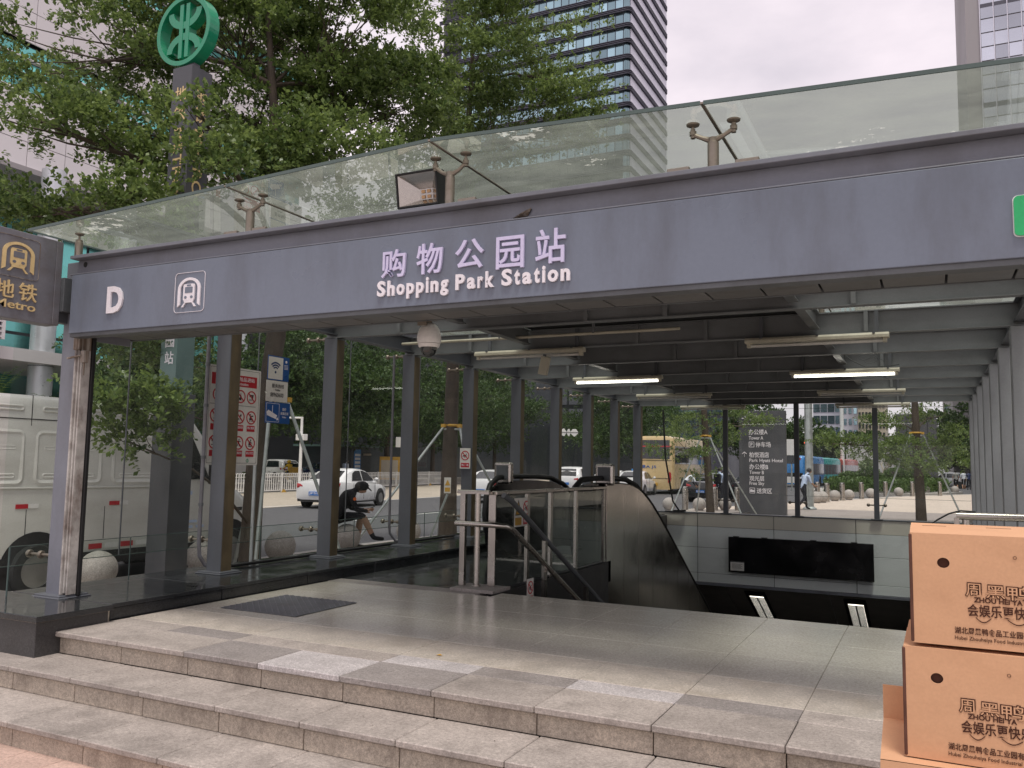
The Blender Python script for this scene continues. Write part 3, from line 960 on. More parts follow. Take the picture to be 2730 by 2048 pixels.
for yf, yb, zt, x0 in ((3.575, 3.985, -.15, -1.78), (3.165, 3.63, -.30, -1.74)):
    k0 = -9
    for k in range(-9, 8):
        a, b = x0 + .595 * k, x0 + .595 * (k + 1)
        if a < -8.2 or b > 3.4:
            continue
        tile(a, b, yf, yb, zt, MT['granite_step'], st, t=.033, name='tread_slab', bev=.005)
        tile(a + .008, b + .008, yf + .033, yf + .06, zt - .044, MT['granite_riser'], st, t=.105, name='riser_slab', jz=0)

# ================================================================ dark plinths
pl = tag(empty('plinth', (-6.0, 4.4, 0)), 'low dark polished granite plinth under the left row of columns', 'plinth')
rel(G().box(-6.75, -5.42, 3.80, 4.36, GZ, .085).build('pedestal', MT['granite_dark_rough'], bevel=.004), pl)
rel(G().box(-6.80, -5.385, 3.775, 4.375, .085, .125).build('pedestal_cap', MT['granite_dark'], bevel=.004), pl)
rel(G().box(-6.6, -5.50, 4.42, 20.0, GZ, .085).build('core', MT['granite_dark_rough']), pl)
rel(G().box(-6.6, -5.478, 4.378, 4.416, GZ, .108).build('end_joint', MT['granite_riser']), pl)
rel(G().box(-6.755, -5.415, 3.795, 4.365, .079, .0855).build('mortar_line', MT['granite_riser']), pl)
y = 4.415
for k in range(14):
    tile(-6.62, -5.462, y, y + 1.115, .118, MT['granite_dark'], pl, t=.033, name='cap_slab', jz=0)
    tile(-5.50, -5.474, y + .003, y + 1.112, .084, MT['granite_dark'], pl, t=.088, name='face_slab', jz=0)
    y += 1.115
prr = tag(empty('plinth', (1.4, 4.4, 0)), 'low dark granite plinth behind the stacked cartons', 'plinth')
rel(G().box(.93, 2.0, 3.80, 20.0, GZ, .12).build('core', MT['granite_dark'], bevel=.004), prr)
# ribbed metal mat
mtg = tag(empty('floor_mat', (-4.78, 5.6, 0)), 'square dark ribbed metal mat lying on the platform tiles', 'mat')
rel(G().box(-5.17, -4.395, 5.21, 5.985, .0012, .007).build('plate', MT['steel_dark'], bevel=.002), mtg)
g = G()
for i in range(24):
    for j in range(24):
        x, y = -5.155 + .0325 * i, 5.225 + .0325 * j
        a = .011
        s_ = 1 if (i + j) % 2 else -1
        g.prism([(-a, -a * s_ - .0035), (-a + .005, -a * s_ - .0035 * s_), (a, a * s_ + .0035), (a - .005, a * s_ + .0035 * s_)], (x, y, .007), (1, 0, 0), (0, 1, 0), .0035)
o = g.build('tread_bars', MT['signgrey'], mtg)
o['kind'] = 'stuff'
# ================================================================ STATION CANOPY
cano = tag(empty('station_canopy', (-2.6, 4.4, 0)), 'grey steel metro entrance canopy with dirty glass roof and station name fascia', 'canopy')
CXL, CXR = -6.12, 0.82
CY = [4.46, 6.12] + [7.74 + 1.62 * k for k in range(8)]
FY = 4.27
# columns
def column(x, y, z0, z1, first=False):
    g = G()
    wx, wy = .09, .072
    g.box(x - wx, x + wx, y - wy, y + wy, z0, z1)
    o = g.build('column', MT['column_lit'] if x > 0 else MT['steel_paint'] if first else MT['col_in'], cano, bevel=.006)
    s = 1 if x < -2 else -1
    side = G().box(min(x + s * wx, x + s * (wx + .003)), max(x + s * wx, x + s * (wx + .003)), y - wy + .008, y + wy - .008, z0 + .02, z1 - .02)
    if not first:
        rel(side.build('web_face', MT['ochre'] if s > 0 else MT['column_lit']), o)
    p = G().box(x - wx - .055, x + wx + .055, y - wy - .055, y + wy + .055, z0, z0 + .02)
    p.box(x - wx - .07, x + wx + .07, y - wy - .07, y + wy + .07, z0 - .004, z0 + .006)
    rel(p.build('base_plate', MT['col_in'], bevel=.003, seg=1), o)
    return o
for k, y in enumerate(CY):
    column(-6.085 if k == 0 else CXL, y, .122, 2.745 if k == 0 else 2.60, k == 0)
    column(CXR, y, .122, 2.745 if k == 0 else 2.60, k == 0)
# rusty shutter track beside the first column
g = G()
x0 = -5.990
g.box(x0, x0 + .016, 4.365, 4.47, .145, 2.14)
g.box(x0 + .021, x0 + .036, 4.38, 4.47, .16, 2.14)
g.box(x0 + .041, x0 + .056, 4.39, 4.47, .145, 2.14)
g.box(x0 + .014, x0 + .045, 4.42, 4.47, .145, 2.14)
rel(g.build('shutter_track', MT['track'], bevel=.003, seg=1), cano)
rel(G().box(x0 + .040, x0 + .074, 4.472, 4.50, .13, 2.14).build('rubber_seal', MT['black'], bevel=.004), cano)
rel(G().box(x0 - .01, x0 + .06, 4.355, 4.47, 2.03, 2.14).build('track_head', MT['rust'], bevel=.008), cano)
g = G()
g.beam((x0 - .05, 4.345, 1.965), (x0 + .09, 4.36, 1.985), .02, .012)
g.box(x0 + .08, x0 + .12, 4.36, 4.40, 1.93, 2.02)
g.cyl((x0 + .10, 4.38, 1.93), (x0 + .10, 4.38, 1.83), .006)
rel(g.build('latch', MT['rust']), cano)
# fascia: H-beam, sign panel, soffit
FX0, FX1 = -5.945, 1.6
g = G()
g.box(FX0 - .04, FX1, FY + .075, FY + .10, 2.14, 2.735)
g.box(FX0 - .04, FX1, FY + .0, FY + .26, 2.735, 2.762)
g.box(FX0 - .04, FX1, FY + .005, FY + .10, 2.605, 2.615)
o = g.build('fascia_beam', MT['steel_paint'], cano, bevel=.004)
hole = G().cyl((-5.90, FY + .073, 2.70), (-5.90, FY + .076, 2.70), .022, n=16)
rel(hole.build('bolt_hole', MT['joint']), o)
tear = G()
tear.prism([(0, 0), (.045, .012), (.10, .030), (.125, .062), (.075, .045), (.03, .032)], (-2.16, FY + .070, 2.617), (1, 0, 0), (0, 0, 1), .004)
rel(tear.build('torn_hole', MT['joint']), o)
curl = G()
curl.add([(-2.155, FY + .068, 2.620), (-2.06, FY + .066, 2.640), (-2.02, FY + .03, 2.675), (-2.085, FY + .022, 2.648), (-2.14, FY + .035, 2.628)], [(0, 1, 2, 3, 4)])
rel(curl.build('curled_flap', MT['rust']), o)
fpan = G().box(FX0, FX1, FY, FY + .03, 2.146, 2.602).build('fascia_panel', MT['fascia'], cano, bevel=.004)
rel(G().box(FX0, FX1, FY + .012, FY + .11, 2.118, 2.1455).build('bottom_flange', MT['steel_dark']), cano)
rel(G().box(FX0 - .04, FX1, FY + .10, FY + .62, 2.24, 2.26).build('soffit_core', MT['joint']), cano)
x = -5.9
while x < 1.5:
    G().box(x + .006, x + .294, FY + .13, FY + .575, 2.168, 2.182).build('soffit_panel', MT['soffit'], cano, bevel=.003, seg=1)
    x += .30
rel(G().box(FX0 - .04, FX1, FY + .58, FY + .60, 2.165, 2.60).build('rear_plate', MT['steel_dark']), cano)
rel(G().box(FX0 - .04, FX0 - .02, FY + .10, FY + .58, 2.12, 2.735).build('end_plate', MT['steel_paint']), cano)
# station name
NUx, NVz = (1, 0, 0), (0, 0, 1)
fz = FY - .0015
text_fit('letter', 'D', (-5.515, fz, 2.272), NUx, NVz, .170, .203, .014, MT['letter'], fpan, .035)
for ch, a, b, z0, z1 in (('购', -3.025, -2.848, 2.333, 2.508), ('物', -2.768, -2.585, 2.333, 2.522), ('公', -2.497, -2.305, 2.340, 2.518), ('园', -2.223, -2.045, 2.318, 2.508), ('站', -1.972, -1.788, 2.325, 2.524)):
    text_fit('letter', ch, (a, fz, z0), NUx, NVz, b - a, z1 - z0, .014, MT['letter_lilac'], fpan, .012)
ex = -3.052
eng = [('S', .060), ('h', .052), ('o', .056), ('p', .053), ('p', .053), ('i', .017), ('n', .052), ('g', .053), (' ', .018), ('P', .062), ('a', .054), ('r', .035), ('k', .055), (' ', .018), ('S', .066), ('t', .034), ('a', .057), ('t', .034), ('i', .018), ('o', .062), ('n', .055)]
tot = sum(a for _, a in eng)
gapw = (1.292 - tot) / (len(eng) - 1)
for ch, wd in eng:
    if ch != ' ':
        hi = {'S': .098, 'P': .094, 'h': .096, 'k': .096, 'i': .096, 't': .088}.get(ch, .069)
        lo = -.026 if ch in 'pg' else 0
        if ch in 'pg':
            hi = .069
        text_fit('letter', ch, (ex, fz, 2.218 + lo), NUx, NVz, wd, hi - lo, .014, MT['letter'], fpan, .035)
    ex += wd + gapw

def train_icon(P0, U, V, wd, ht, mw, md, parent, frame=True, mframe=None, t=.012):
    """metro pictogram: tunnel arch, train front with window, lamps and rails, rounded frame"""
    P0, U, V = Vector(P0), Vector(U), Vector(V)
    s = wd
    def Q(pts):
        return [(x * s, y * ht) for x, y in pts]
    def arc(cx, cy, rx, ry, a0, a1, n=14):
        return [(cx + rx * math.cos(R(a0 + (a1 - a0) * k / n)), cy + ry * math.sin(R(a0 + (a1 - a0) * k / n))) for k in range(n + 1)]
    if frame:
        g = G()
        o_, i_ = rrect(0, 1, 0, 1, .1), rrect(.012, .988, .010, .990, .09)
        for q in band(o_, i_):
            g.prism(Q(q), P0, U, V, t * .4)
        rel(g.build('frame', mframe or mw), parent)
    g = G()
    out = arc(.5, .58, .37, .28, 0, 180)
    inn = arc(.5, .58, .285, .215, 0, 180)
    for a, b, c_, d in zip(out[:-1], out[1:], inn[1:], inn[:-1]):
        g.prism(Q([a, b, c_, d]), P0, U, V, t)
    g.prism(Q([(.785, .20), (.87, .14), (.87, .58), (.785, .58)]), P0, U, V, t)
    g.prism(Q([(.13, .14), (.215, .20), (.215, .58), (.13, .58)]), P0, U, V, t)
    rel(g.build('tunnel_arch', mw), parent)
    g = G()
    g.prism(Q(rrect(.315, .685, .29, .70, .045)), P0, U, V, t)
    g.prism(Q([(.36, .235), (.64, .235), (.665, .30), (.335, .30)]), P0, U, V, t * .96)
    g.prism(Q([(.40, .24), (.36, .24), (.26, .13), (.32, .13)]), P0, U, V, t * .9)
    g.prism(Q([(.64, .24), (.60, .24), (.68, .13), (.74, .13)]), P0, U, V, t * .9)
    rel(g.build('train_front', mw), parent)
    g = G()
    Pd = P0 + U.cross(V).normalized() * t
    g.prism(Q(rrect(.375, .625, .475, .625, .02)), Pd, U, V, .002)
    g.prism(Q(rrect(.43, .57, .645, .685, .02)), Pd, U, V, .002)
    g.prism(Q(disc2(.40, .37, .042, ry=.035)), Pd, U, V, .002)
    g.prism(Q(disc2(.60, .37, .042, ry=.035)), Pd, U, V, .002)
    rel(g.build('train_window', md), parent)
train_icon((-4.818, FY - .001, 2.230), (1, 0, 0), (0, 0, 1), .292, .288, MT['letter'], MT['fascia'], fpan, t=.010)
for q in fpan.children:
    pass
gp = G()
gp.prism(rrect(0, .30, 0, .18, .02), (.365, FY - .005, 2.243), (1, 0, 0), (0, 0, 1), .010)
rel(gp.build('green_plate', MT['green_plate']), fpan)
rel(G().prism(rrect(-.004, .304, -.005, .185, .022), (.365, FY - .001, 2.243), (1, 0, 0), (0, 0, 1), .0035).build('plate_rim', MT['letter']), fpan)
# cross beams (H section) on every column pair
def hbeam_x(x0, x1, y, z0, z1, fl=.10, m='steel_dark', name='beam'):
    g = G()
    g.box(x0, x1, y - .006, y + .006, z0 + .012, z1 - .012)
    g.box(x0, x1, y - fl / 2, y + fl / 2, z0, z0 + .012)
    g.box(x0, x1, y - fl / 2, y + fl / 2, z1 - .012, z1)
    return rel(g.build(name, MT[m]), cano)
for y in CY[1:]:
    hbeam_x(CXL - .09, CXR + .09, y - .02, 2.602, 2.84, m='beam_grey')
    for xs_ in (-5.2, -3.0, -2.2, -.55):
        rel(G().box(xs_ - .02, xs_ + .02, y - .075, y - .02, 2.615, 2.826).build('stiffener', MT['beam_grey']), cano)
# longitudinal beams
def hbeam_y(x, y0, y1, z0, z1, fl=.10, m='steel_dark'):
    g = G()
    g.box(x - .006, x + .006, y0, y1, z0 + .012, z1 - .012)
    g.box(x - fl / 2, x + fl / 2, y0, y1, z0, z0 + .012)
    g.box(x - fl / 2, x + fl / 2, y0, y1, z1 - .012, z1)
    return rel(g.build('long_beam', MT[m]), cano)
for x in (CXL, CXR):
    hbeam_y(x, FY + .27, CY[-1] + .1, 2.64, 2.835, .12, 'col_in')
for k in range(len(CY) - 1):
    a, b = (CY[k] + .03 if k else FY + .62), CY[k + 1] - .075
    hbeam_y(-4.385, a, b, 2.66, 2.836, .09, 'beam_grey')
    hbeam_y(-1.04, a, b, 2.66, 2.836, .09, 'beam_grey')
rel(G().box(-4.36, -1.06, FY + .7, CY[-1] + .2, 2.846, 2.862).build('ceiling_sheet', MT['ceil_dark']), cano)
# glass roof: shallow gable, panes between joints
def rz_(x):
    return 3.095 - .0385 * abs(x + 2.6)
GXS = [-6.27, -4.21, -2.6, -.985, 1.09]
GYS = [4.09, 6.12] + [7.74 + 1.62 * k for k in range(8)] + [20.0]
for i in range(4):
    for j in range(len(GYS) - 1):
        a, b, c_, d = GXS[i] + .008, GXS[i + 1] - .008, GYS[j] + .006, GYS[j + 1] - .006
        g = G()
        za, zb = rz_(a), rz_(b)
        g.add([(a, c_, za), (b, c_, zb), (b, d, zb), (a, d, za)], [(0, 1, 2, 3)])
        o = g.build('roof_pane', MT['roof_glass'], cano)
        if j == 0:
            e_ = G()
            e_.add([(a, c_, za - .010), (b, c_, zb - .010), (b, c_ - .002, zb + .010), (a, c_ - .002, za + .010), (a, c_ + .008, za - .010), (b, c_ + .008, zb - .010), (b, c_ + .008, zb + .010), (a, c_ + .008, za + .010)],
                   [(0, 1, 2, 3), (7, 6, 5, 4), (3, 2, 6, 7), (0, 4, 5, 1), (0, 3, 7, 4), (1, 5, 6, 2)])
            rel(e_.build('pane_edge', MT['glass_edge']), o)
for x in GXS[1:-1]:
    z = rz_(x)
    rel(G().box(x - .008, x + .008, 4.095, 20.0, z - .006, z + .004).build('roof_joint', MT['bronze']), cano)
for y in GYS[1:-1]:
    for i in range(4):
        a, b = GXS[i] + .01, GXS[i + 1] - .01
        g = G()
        g.add([(a, y - .006, rz_(a) - .004), (b, y - .006, rz_(b) - .004), (b, y + .006, rz_(b) - .004), (a, y + .006, rz_(a) - .004)], [(0, 1, 2, 3)])
        rel(g.build('roof_joint', MT['bronze']), cano)
rel(G().box(GXS[0] - .004, GXS[0], 4.09, 20.0, rz_(GXS[0]) - .008, rz_(GXS[0]) + .008).build('pane_edge', MT['glass_edge']), cano)
# spider posts under the glass
def spider(x, y, zb, zt, arms=True):
    root = None
    hp = (zt - zb)
    g = G()
    h1 = zb + hp * (.56 if arms else .62)
    g.lathe([(.001, zb), (.036, zb), (.036, zb + .012), (.030, zb + .014), (.030, h1), (.026, h1 + .004), (.026, h1 + hp * .10), (.001, h1 + hp * .12)], (x, y, 0), 18)
    root = g.build('spider_post', MT['bronze'], cano, smooth=40)
    za = h1 + hp * .05
    ends = ((-.108, 0), (.108, 0)) if arms else ((0, 0),)
    for dx, dy in ends:
        zt2 = rz_(x + dx)
        ax = x + dx
        if arms:
            ga = G()
            ga.tube([(x + math.copysign(.018, dx), y, za + .004), (x + dx * .55, y, za + .022), (ax, y, za + hp * .18)], [.017, .012, .013], 8)
            ga.lathe([(.001, za + hp * .18 - .022), (.013, za + hp * .18 - .022), (.013, za + hp * .18 - .008), (.019, za + hp * .18 - .006), (.019, za + hp * .18 + .016), (.013, za + hp * .18 + .02), (.013, za + hp * .18 + .03), (.001, za + hp * .18 + .03)], (ax, y, 0), 12)
            rel(ga.build('arm', MT['bronze'], smooth=40), root)
        gd = G()
        b0 = za + hp * .18 if arms else h1
        gd.lathe([(.001, b0), (.008, b0), (.008, zt2 - .022), (.016, zt2 - .020), (.034, zt2 - .012), (.036, zt2 - .004), (.001, zt2 - .003)], (ax, y, 0), 16)
        rel(gd.build('disc', MT['bronze'], smooth=50), root)
    return root
for x in (-6.0, -4.215, -2.6, -.985, .80):
    spider(x, 4.35, 2.763, rz_(x), x not in (-6.0, .80))
for j in range(1, 4):
    for x in (-4.215, -2.6, -.985):
        spider(x, CY[j] if j > 1 else 6.12, 2.841, rz_(x), True)
# small clips on the beam flange
for x in (-4.34, -4.08, -2.45, -1.16, -.80):
    rel(G().box(x - .06, x + .06, FY + .02, FY + .05, 2.763, 2.785).build('clip', MT['bronze'], bevel=.003, seg=1), cano)
rel(G().box(-2.40, FX1, FY + .10, FY + .14, 2.764, 2.785).build('roof_angle', MT['bronze']), cano)
rel(G().box(FX0, -2.5, FY + .12, FY + .15, 2.764, 2.778).build('roof_angle', MT['bronze']), cano)
# left glass wall: tall upper panes and low overlapping kick panes
WXU, WXL = -6.50, -6.36
ys = [4.20] + [.5 * (a + b) for a, b in zip(CY[:-1], CY[1:])] + [20.0]
ys = [4.20, 5.30, 6.93, 8.55, 10.17, 11.79, 13.41, 15.03, 16.65, 18.27, 19.9]
for a, b in zip(ys[:-1], ys[1:]):
    o = G().add([(WXU, a + .005, .335), (WXU, b - .005, .335), (WXU, b - .005, 2.80), (WXU, a + .005, 2.80)], [(0, 1, 2, 3)]).build('wall_pane', MT['wall_glass'], cano)
    rel(G().box(WXU - .005, WXU + .005, b - .005, b + .005, .335, 2.80).build('pane_joint', MT['steel_dark']), o)
    rel(G().box(WXU - .005, WXU + .005, a + .006, b - .006, .330, .336).build('pane_edge', MT['glass_edge']), o)
    o = G().add([(WXL, a + .004, .122), (WXL, b - .004, .122), (WXL, b - .004, .498), (WXL, a + .004, .498)], [(0, 1, 2, 3)]).build('kick_pane', MT['wall_glass'], cano)
    rel(G().box(WXL - .005, WXL + .005, a + .006, b - .006, .497, .502).build('pane_edge', MT['glass_edge']), o)
    rel(G().box(WXL - .004, WXL + .004, b - .003, b + .003, .122, .498).build('pane_joint', MT['glass_edge']), o)
rel(G().box(WXL - .006, WXL + .006, 4.195, 4.203, .122, .50).build('pane_edge', MT['glass_edge']), cano)
for k, y in enumerate(CY):
    for z in (.42, 2.60):
        x0_ = (-6.06 if k == 0 else CXL) - .09
        if k == 0 and z > 2:
            continue
        g = G()
        g.cyl((x0_, y, z), (WXU - .03, y, z), .012, n=10)
        for xx in (WXL, WXU):
            g.lathe([(.001, -.018), (.026, -.018), (.032, -.008), (.032, .008), (.026, .018), (.001, .018)], (xx, y, z), 14, axis='X')
        g.lathe([(.001, -.02), (.022, -.02), (.022, .02), (.001, .02)], (x0_ - .05, y, z), 12, axis='X')
        rel(g.build('glass_fitting', MT['bronze'], smooth=40), cano)
# back glass wall on the rear parapet
BY = 19.12
for a, b in ((-5.93, -4.13), (-4.03, -2.61), (-2.51, -1.05), (-.95, .72)):
    o = G().add([(a, BY, .19), (b, BY, .19), (b, BY, 2.60), (a, BY, 2.60)], [(0, 1, 2, 3)]).build('back_pane', MT['wall_glass'], cano)
    for z in (.62, 2.50):
        rel(G().box(a, b, BY - .004, BY + .004, z, z + .006).build('pane_joint', MT['glass_edge']), o)
for x in (-4.08, -2.56, -1.0):
    o = G().box(x - .05, x + .05, BY - .11, BY - .01, .185, 2.60).build('back_post', MT['col_in'], cano, bevel=.005)
    rel(G().box(x - .11, x + .11, BY - .16, BY + .03, .185, .20).build('base_plate', MT['steel_dark']), o)
    g = G().cyl((x - .16, BY - .04, .48), (x + .16, BY - .04, .48), .014, n=8)
    g.sph((x - .16, BY - .04, .48), .035)
    g.sph((x + .16, BY - .04, .48), .035)
    rel(g.build('glass_fitting', MT['bronze'], smooth=50), o)
# right glass wall mirrors the left one
WXR = 1.20
for a, b in zip(ys[:-1], ys[1:]):
    o = G().add([(WXR, a + .005, .14), (WXR, a + .005, 2.80), (WXR, b - .005, 2.80), (WXR, b - .005, .14)], [(0, 1, 2, 3)]).build('wall_pane', MT['wall_glass'], cano)
    rel(G().box(WXR - .005, WXR + .005, b - .005, b + .005, .14, 2.80).build('pane_joint', MT['steel_dark']), o)
for y in CY[1:]:
    rel(G().cyl((CXR + .09, y, .42), (WXR + .03, y, .42), .012, n=8).build('glass_fitting', MT['bronze']), cano)
    rel(G().cyl((CXR + .09, y, 2.5), (WXR + .03, y, 2.5), .012, n=8).build('glass_fitting', MT['bronze']), cano)
# conduit beside second column and along the plinth
cp = tag(empty('conduit', (-6.3, 5.9, .12)), 'dark vertical cable conduit beside the second column', 'pipe')
g = G()
g.tube([(-6.27, 6.00, 2.6), (-6.27, 6.00, .40), (-6.265, 6.01, .28), (-6.24, 6.06, .19), (-6.2, 6.12, .165)], .019, 10)
rel(g.build('pipe', MT['signgrey'], smooth=60), cp)
g = G()
for z in (.75, 1.2, 1.7, 2.1):
    g.lathe([(.001, z), (.024, z), (.024, z + .03), (.001, z + .03)], (-6.27, 6.00, 0), 12)
rel(g.build('clamp', MT['steel_dark']), cp)
cp = tag(empty('conduit', (-6.3, 9.2, .12)), 'dark vertical cable conduit beside the fourth column', 'pipe')
g = G().tube([(-6.30, 9.22, 2.6), (-6.30, 9.22, .40), (-6.295, 9.23, .28), (-6.25, 9.30, .18), (-6.2, 9.36, .165)], .017, 10)
rel(g.build('pipe', MT['signgrey'], smooth=60), cp)
cp = tag(empty('floor_pipe', (-6.3, 6.3, .12)), 'black cable sheath lying along the plinth behind the columns', 'pipe')
g = G().tube([(-6.28, 6.3, .14), (-6.27, 7.5, .142), (-6.29, 9.0, .14), (-6.28, 11, .142), (-6.28, 13, .14)], .016, 8)
rel(g.build('pipe', MT['black'], smooth=60), cp)
# ================================================================ STAIRWELL
RX = -3.75                      # railing line between landing and stairs
land = struct(empty('landing_floor', (-4.6, 8, 0)), 'dark polished landing in front of the escalator')
rel(G().box(-5.46, RX - .02, 7.15, 10.62, -.30, -.034).build('slab', MT['joint']), land)
for i in range(3):
    for j in range(5):
        a, b = -5.46 + i * .565, -5.46 + (i + 1) * .565
        tile(a, min(b, RX - .02), 7.155 + j * .7, 7.155 + (j + 1) * .7, 0.0, MT['landing'], land, jz=.0002)
for i in range(3):
    a, b = -5.46 + i * .565, -5.46 + (i + 1) * .565
    tile(a, min(b, RX - .02), 6.93, 7.155, 0.0, MT['granite_grey'], land, jz=.0002, name='border_tile')
stw = struct(empty('stairwell', (-2, 8, -3.6)), 'stair opening going down into the station')
g = G()
g.box(RX + .03, .95, 7.05, 7.10, -3.8, -.033)
g.box(.93, .98, 7.10, 26, -3.8, .10)
g.box(RX - .03, RX + .01, 7.15, 10.45, -3.8, -.033)
g.box(-5.6, RX - .03, 10.62, 10.66, -3.8, -.3)
g.box(-5.47, -5.40, 10.62, 19.0, -3.8, .10)
g.box(-5.6, .98, 7.05, 30, -3.85, -3.75)
g.box(-5.65, -5.6, 10, 30, -3.8, -.3)
g.box(-5.65, .98, 29.9, 30, -3.8, -1.0)
rel(g.build('shaft_wall', MT['granite_dark_rough']), stw)
stairs = struct(empty('stairs', (-1.6, 8, -3)), 'stairs descending into the station')
for k in range(23):
    z = -.155 * (k + 1)
    y = 7.15 + .30 * k
    rel(G().box(RX + .05, .92, y, y + .32, z - .16, z).build('stair_step', MT['granite_grey'], bevel=.004, seg=1), stairs)
# rear parapet clad with panels
bw = tag(empty('clad_wall', (-2.6, 19.1, -1.3)), 'pale panelled header wall at the far side of the stair opening', 'wall')
rel(G().box(-6.0, .92, 19.06, 19.30, -1.36, .165).build('core', MT['joint']), bw)
rel(G().box(-6.05, .95, 19.02, 19.34, .165, .185).build('coping', MT['steel_dark'], bevel=.003), bw)
px = [-5.98, -4.71, -3.055, -1.41, .235, .93]
pz = [(.163, -.115, 'panel_beige'), (-.123, -.575, 'panel_wall'), (-.583, -1.135, 'panel_wall'), (-1.143, -1.335, 'panel_wall')]
for a, b in zip(px[:-1], px[1:]):
    for z1, z0, mm in pz:
        G().box(a + .006, b - .006, 19.035, 19.06, z0, z1).build('panel', MT[mm], bw, bevel=.003, seg=1)
rel(G().box(-6.0, .93, 19.0, 19.32, -1.40, -1.342).build('bottom_trim', MT['steel_paint'], bevel=.004), bw)
# sloping dark soffit below with louvre lights
sf = struct(empty('passage_ceiling', (-2.6, 19.4, -1.4)), 'dark sloping ceiling of the stair passage')
g = G()
ys_, sl_ = 19.30, .5
def cz(y):
    return -1.41 - sl_ * (y - 19.32)
for a, b in ((-5.6, -4.2), (-4.2, -2.0), (-2.0, .0), (.0, .93)):
    gg = G()
    gg.add([(a + .01, 19.32, cz(19.32)), (b - .01, 19.32, cz(19.32)), (b - .01, 24, cz(24)), (a + .01, 24, cz(24)),
            (a + .01, 19.32, cz(19.32) + .06), (b - .01, 19.32, cz(19.32) + .06), (b - .01, 24, cz(24) + .06), (a + .01, 24, cz(24) + .06)],
           [(3, 2, 1, 0), (4, 5, 6, 7), (0, 1, 5, 4), (2, 3, 7, 6), (1, 2, 6, 5), (3, 0, 4, 7)])
    gg.build('ceiling_panel', MT['passage_ceiling'], sf)
for n_, x in enumerate((-3.57, -1.50)):
    t = tag(empty('louvre_light', (x, 20.2, cz(20.2))), 'lit louvred ceiling light low in the stair passage, %s' % ('left one under the board' if n_ == 0 else 'right one beside the cartons'), 'ceiling light', 'stair passage lights')
    A = Matrix.Rotation(-math.atan(sl_), 3, 'X')
    c0 = Vector((x, 20.75, cz(20.75) - .012))
    fr = G()
    for dx in (-.19, .19):
        fr.obox(c0 + A @ Vector((dx, 0, -.005)), (.07, 2.3, .03), A)
    fr.obox(c0 + A @ Vector((0, -1.22, -.006)), (.44, .25, .03), A)
    fr.obox(c0 + A @ Vector((0, 1.15, -.006)), (.44, .2, .03), A)
    rel(fr.build('housing', MT['black']), t)
    rel(G().obox(c0, (.30, 2.1, .012), A).build('reflector', MT['louvre_on']), t)
    lv = G()
    for k in range(30):
        lv.obox(c0 + A @ Vector((0, -.98 + .067 * k, -.012)), (.30, .026, .012), A)
    lv.obox(c0 + A @ Vector((0, 0, -.012)), (.03, 2.0, .012), A)
    rel(lv.build('louvre', MT['steel_dark']), t)
# black display board with label
bd = tag(empty('display_board', (-2.54, 19.0, -1.07)), 'long black switched-off display board on the panelled wall', 'display')
rel(G().box(-4.0, -1.07, 18.90, 19.0, -1.065, -.305).build('cabinet', MT['blackgloss'], bevel=.006), bd)
g = G()
for a in (-3.9, -3.3, -2.3, -1.5):
    g.box(a, a + .12, 18.91, 18.99, -.303, -.290)
rel(g.build('hinge', MT['black']), bd)
nl = tag(empty('notice_label', (-3.8, 18.89, -1.0)), 'small white printed notice at the lower left of the black board', 'notice')
rel(G().box(-3.955, -3.665, 18.893, 18.899, -1.025, -.825).build('paper', MT['signwhite']), nl)
g = G().box(-3.955, -3.665, 18.891, 18.893, -.845, -.825)
for k in range(5):
    g.box(-3.92, -3.70 - .03 * (k % 2), 18.891, 18.893, -.885 - k * .022, -.879 - k * .022)
rel(g.build('print', MT['print_black']), nl)
# stainless railing with glass between landing and stairs
rg = tag(empty('stair_railing', (-3.9, 7.25, 0)), 'stainless railing with smoked glass panes beside the stairs', 'railing')
rel(G().box(-4.10, -3.64, 7.03, 7.40, 0.0, .03).build('base_block', MT['granite_grey'], bevel=.004), rg)
rel(G().box(-4.11, -4.055, 7.215, 7.265, .03, .915).build('post', MT['stainless'], bevel=.003), rg)
g = G()
g.lathe([(.001, .03), (.045, .03), (.045, .04), (.029, .042), (.029, .915), (.001, .915)], (-3.917, 7.22, 0), 20)
rel(g.build('post', MT['stainless'], smooth=40), rg)
rel(G().box(-3.835, -3.76, 7.29, 7.31, .03, .90).build('post', MT['stainless'], bevel=.002), rg)
for y in (8.05, 8.65, 9.4, 10.35):
    rel(G().box(RX - .045, RX - .01, y - .03, y + .03, -.03, .90).build('post', MT['stainless'], bevel=.002), rg)
g = G()
g.tube([(-4.14, 7.22, .925), (-3.80, 7.24, .925)], .02, 10)
g.box(-4.13, -3.79, 7.20, 7.28, .905, .930)
rel(g.build('top_rail', MT['stainless'], smooth=40), rg)
rel(G().box(RX - .06, RX + .0, 7.30, 10.42, .895, .935).build('top_rail', MT['stainless'], bevel=.008), rg)
for a, b in ((7.34, 8.02), (8.08, 8.62), (8.68, 9.37), (9.43, 10.32)):
    rel(G().add([(RX - .028, a, -.25), (RX - .028, b, -.25), (RX - .028, b, .885), (RX - .028, a, .885)], [(0, 1, 2, 3)]).build('glass_pane', MT['rail_glass']), rg)
hr = tag(empty('stair_handrail', (-3.62, 7.3, 0)), 'double tubular stainless handrail running down the stairs', 'handrail')
def rail_pts(x, z0, y0):
    return [(-4.13, y0 - .04, z0), (x - .10, y0 - .02, z0), (x, y0 + .05, z0 - .005)] + [(x, y0 + .05 + k, z0 - .005 - .517 * k) for k in (.3, 1.0, 2.0, 3.0, 4.0)]
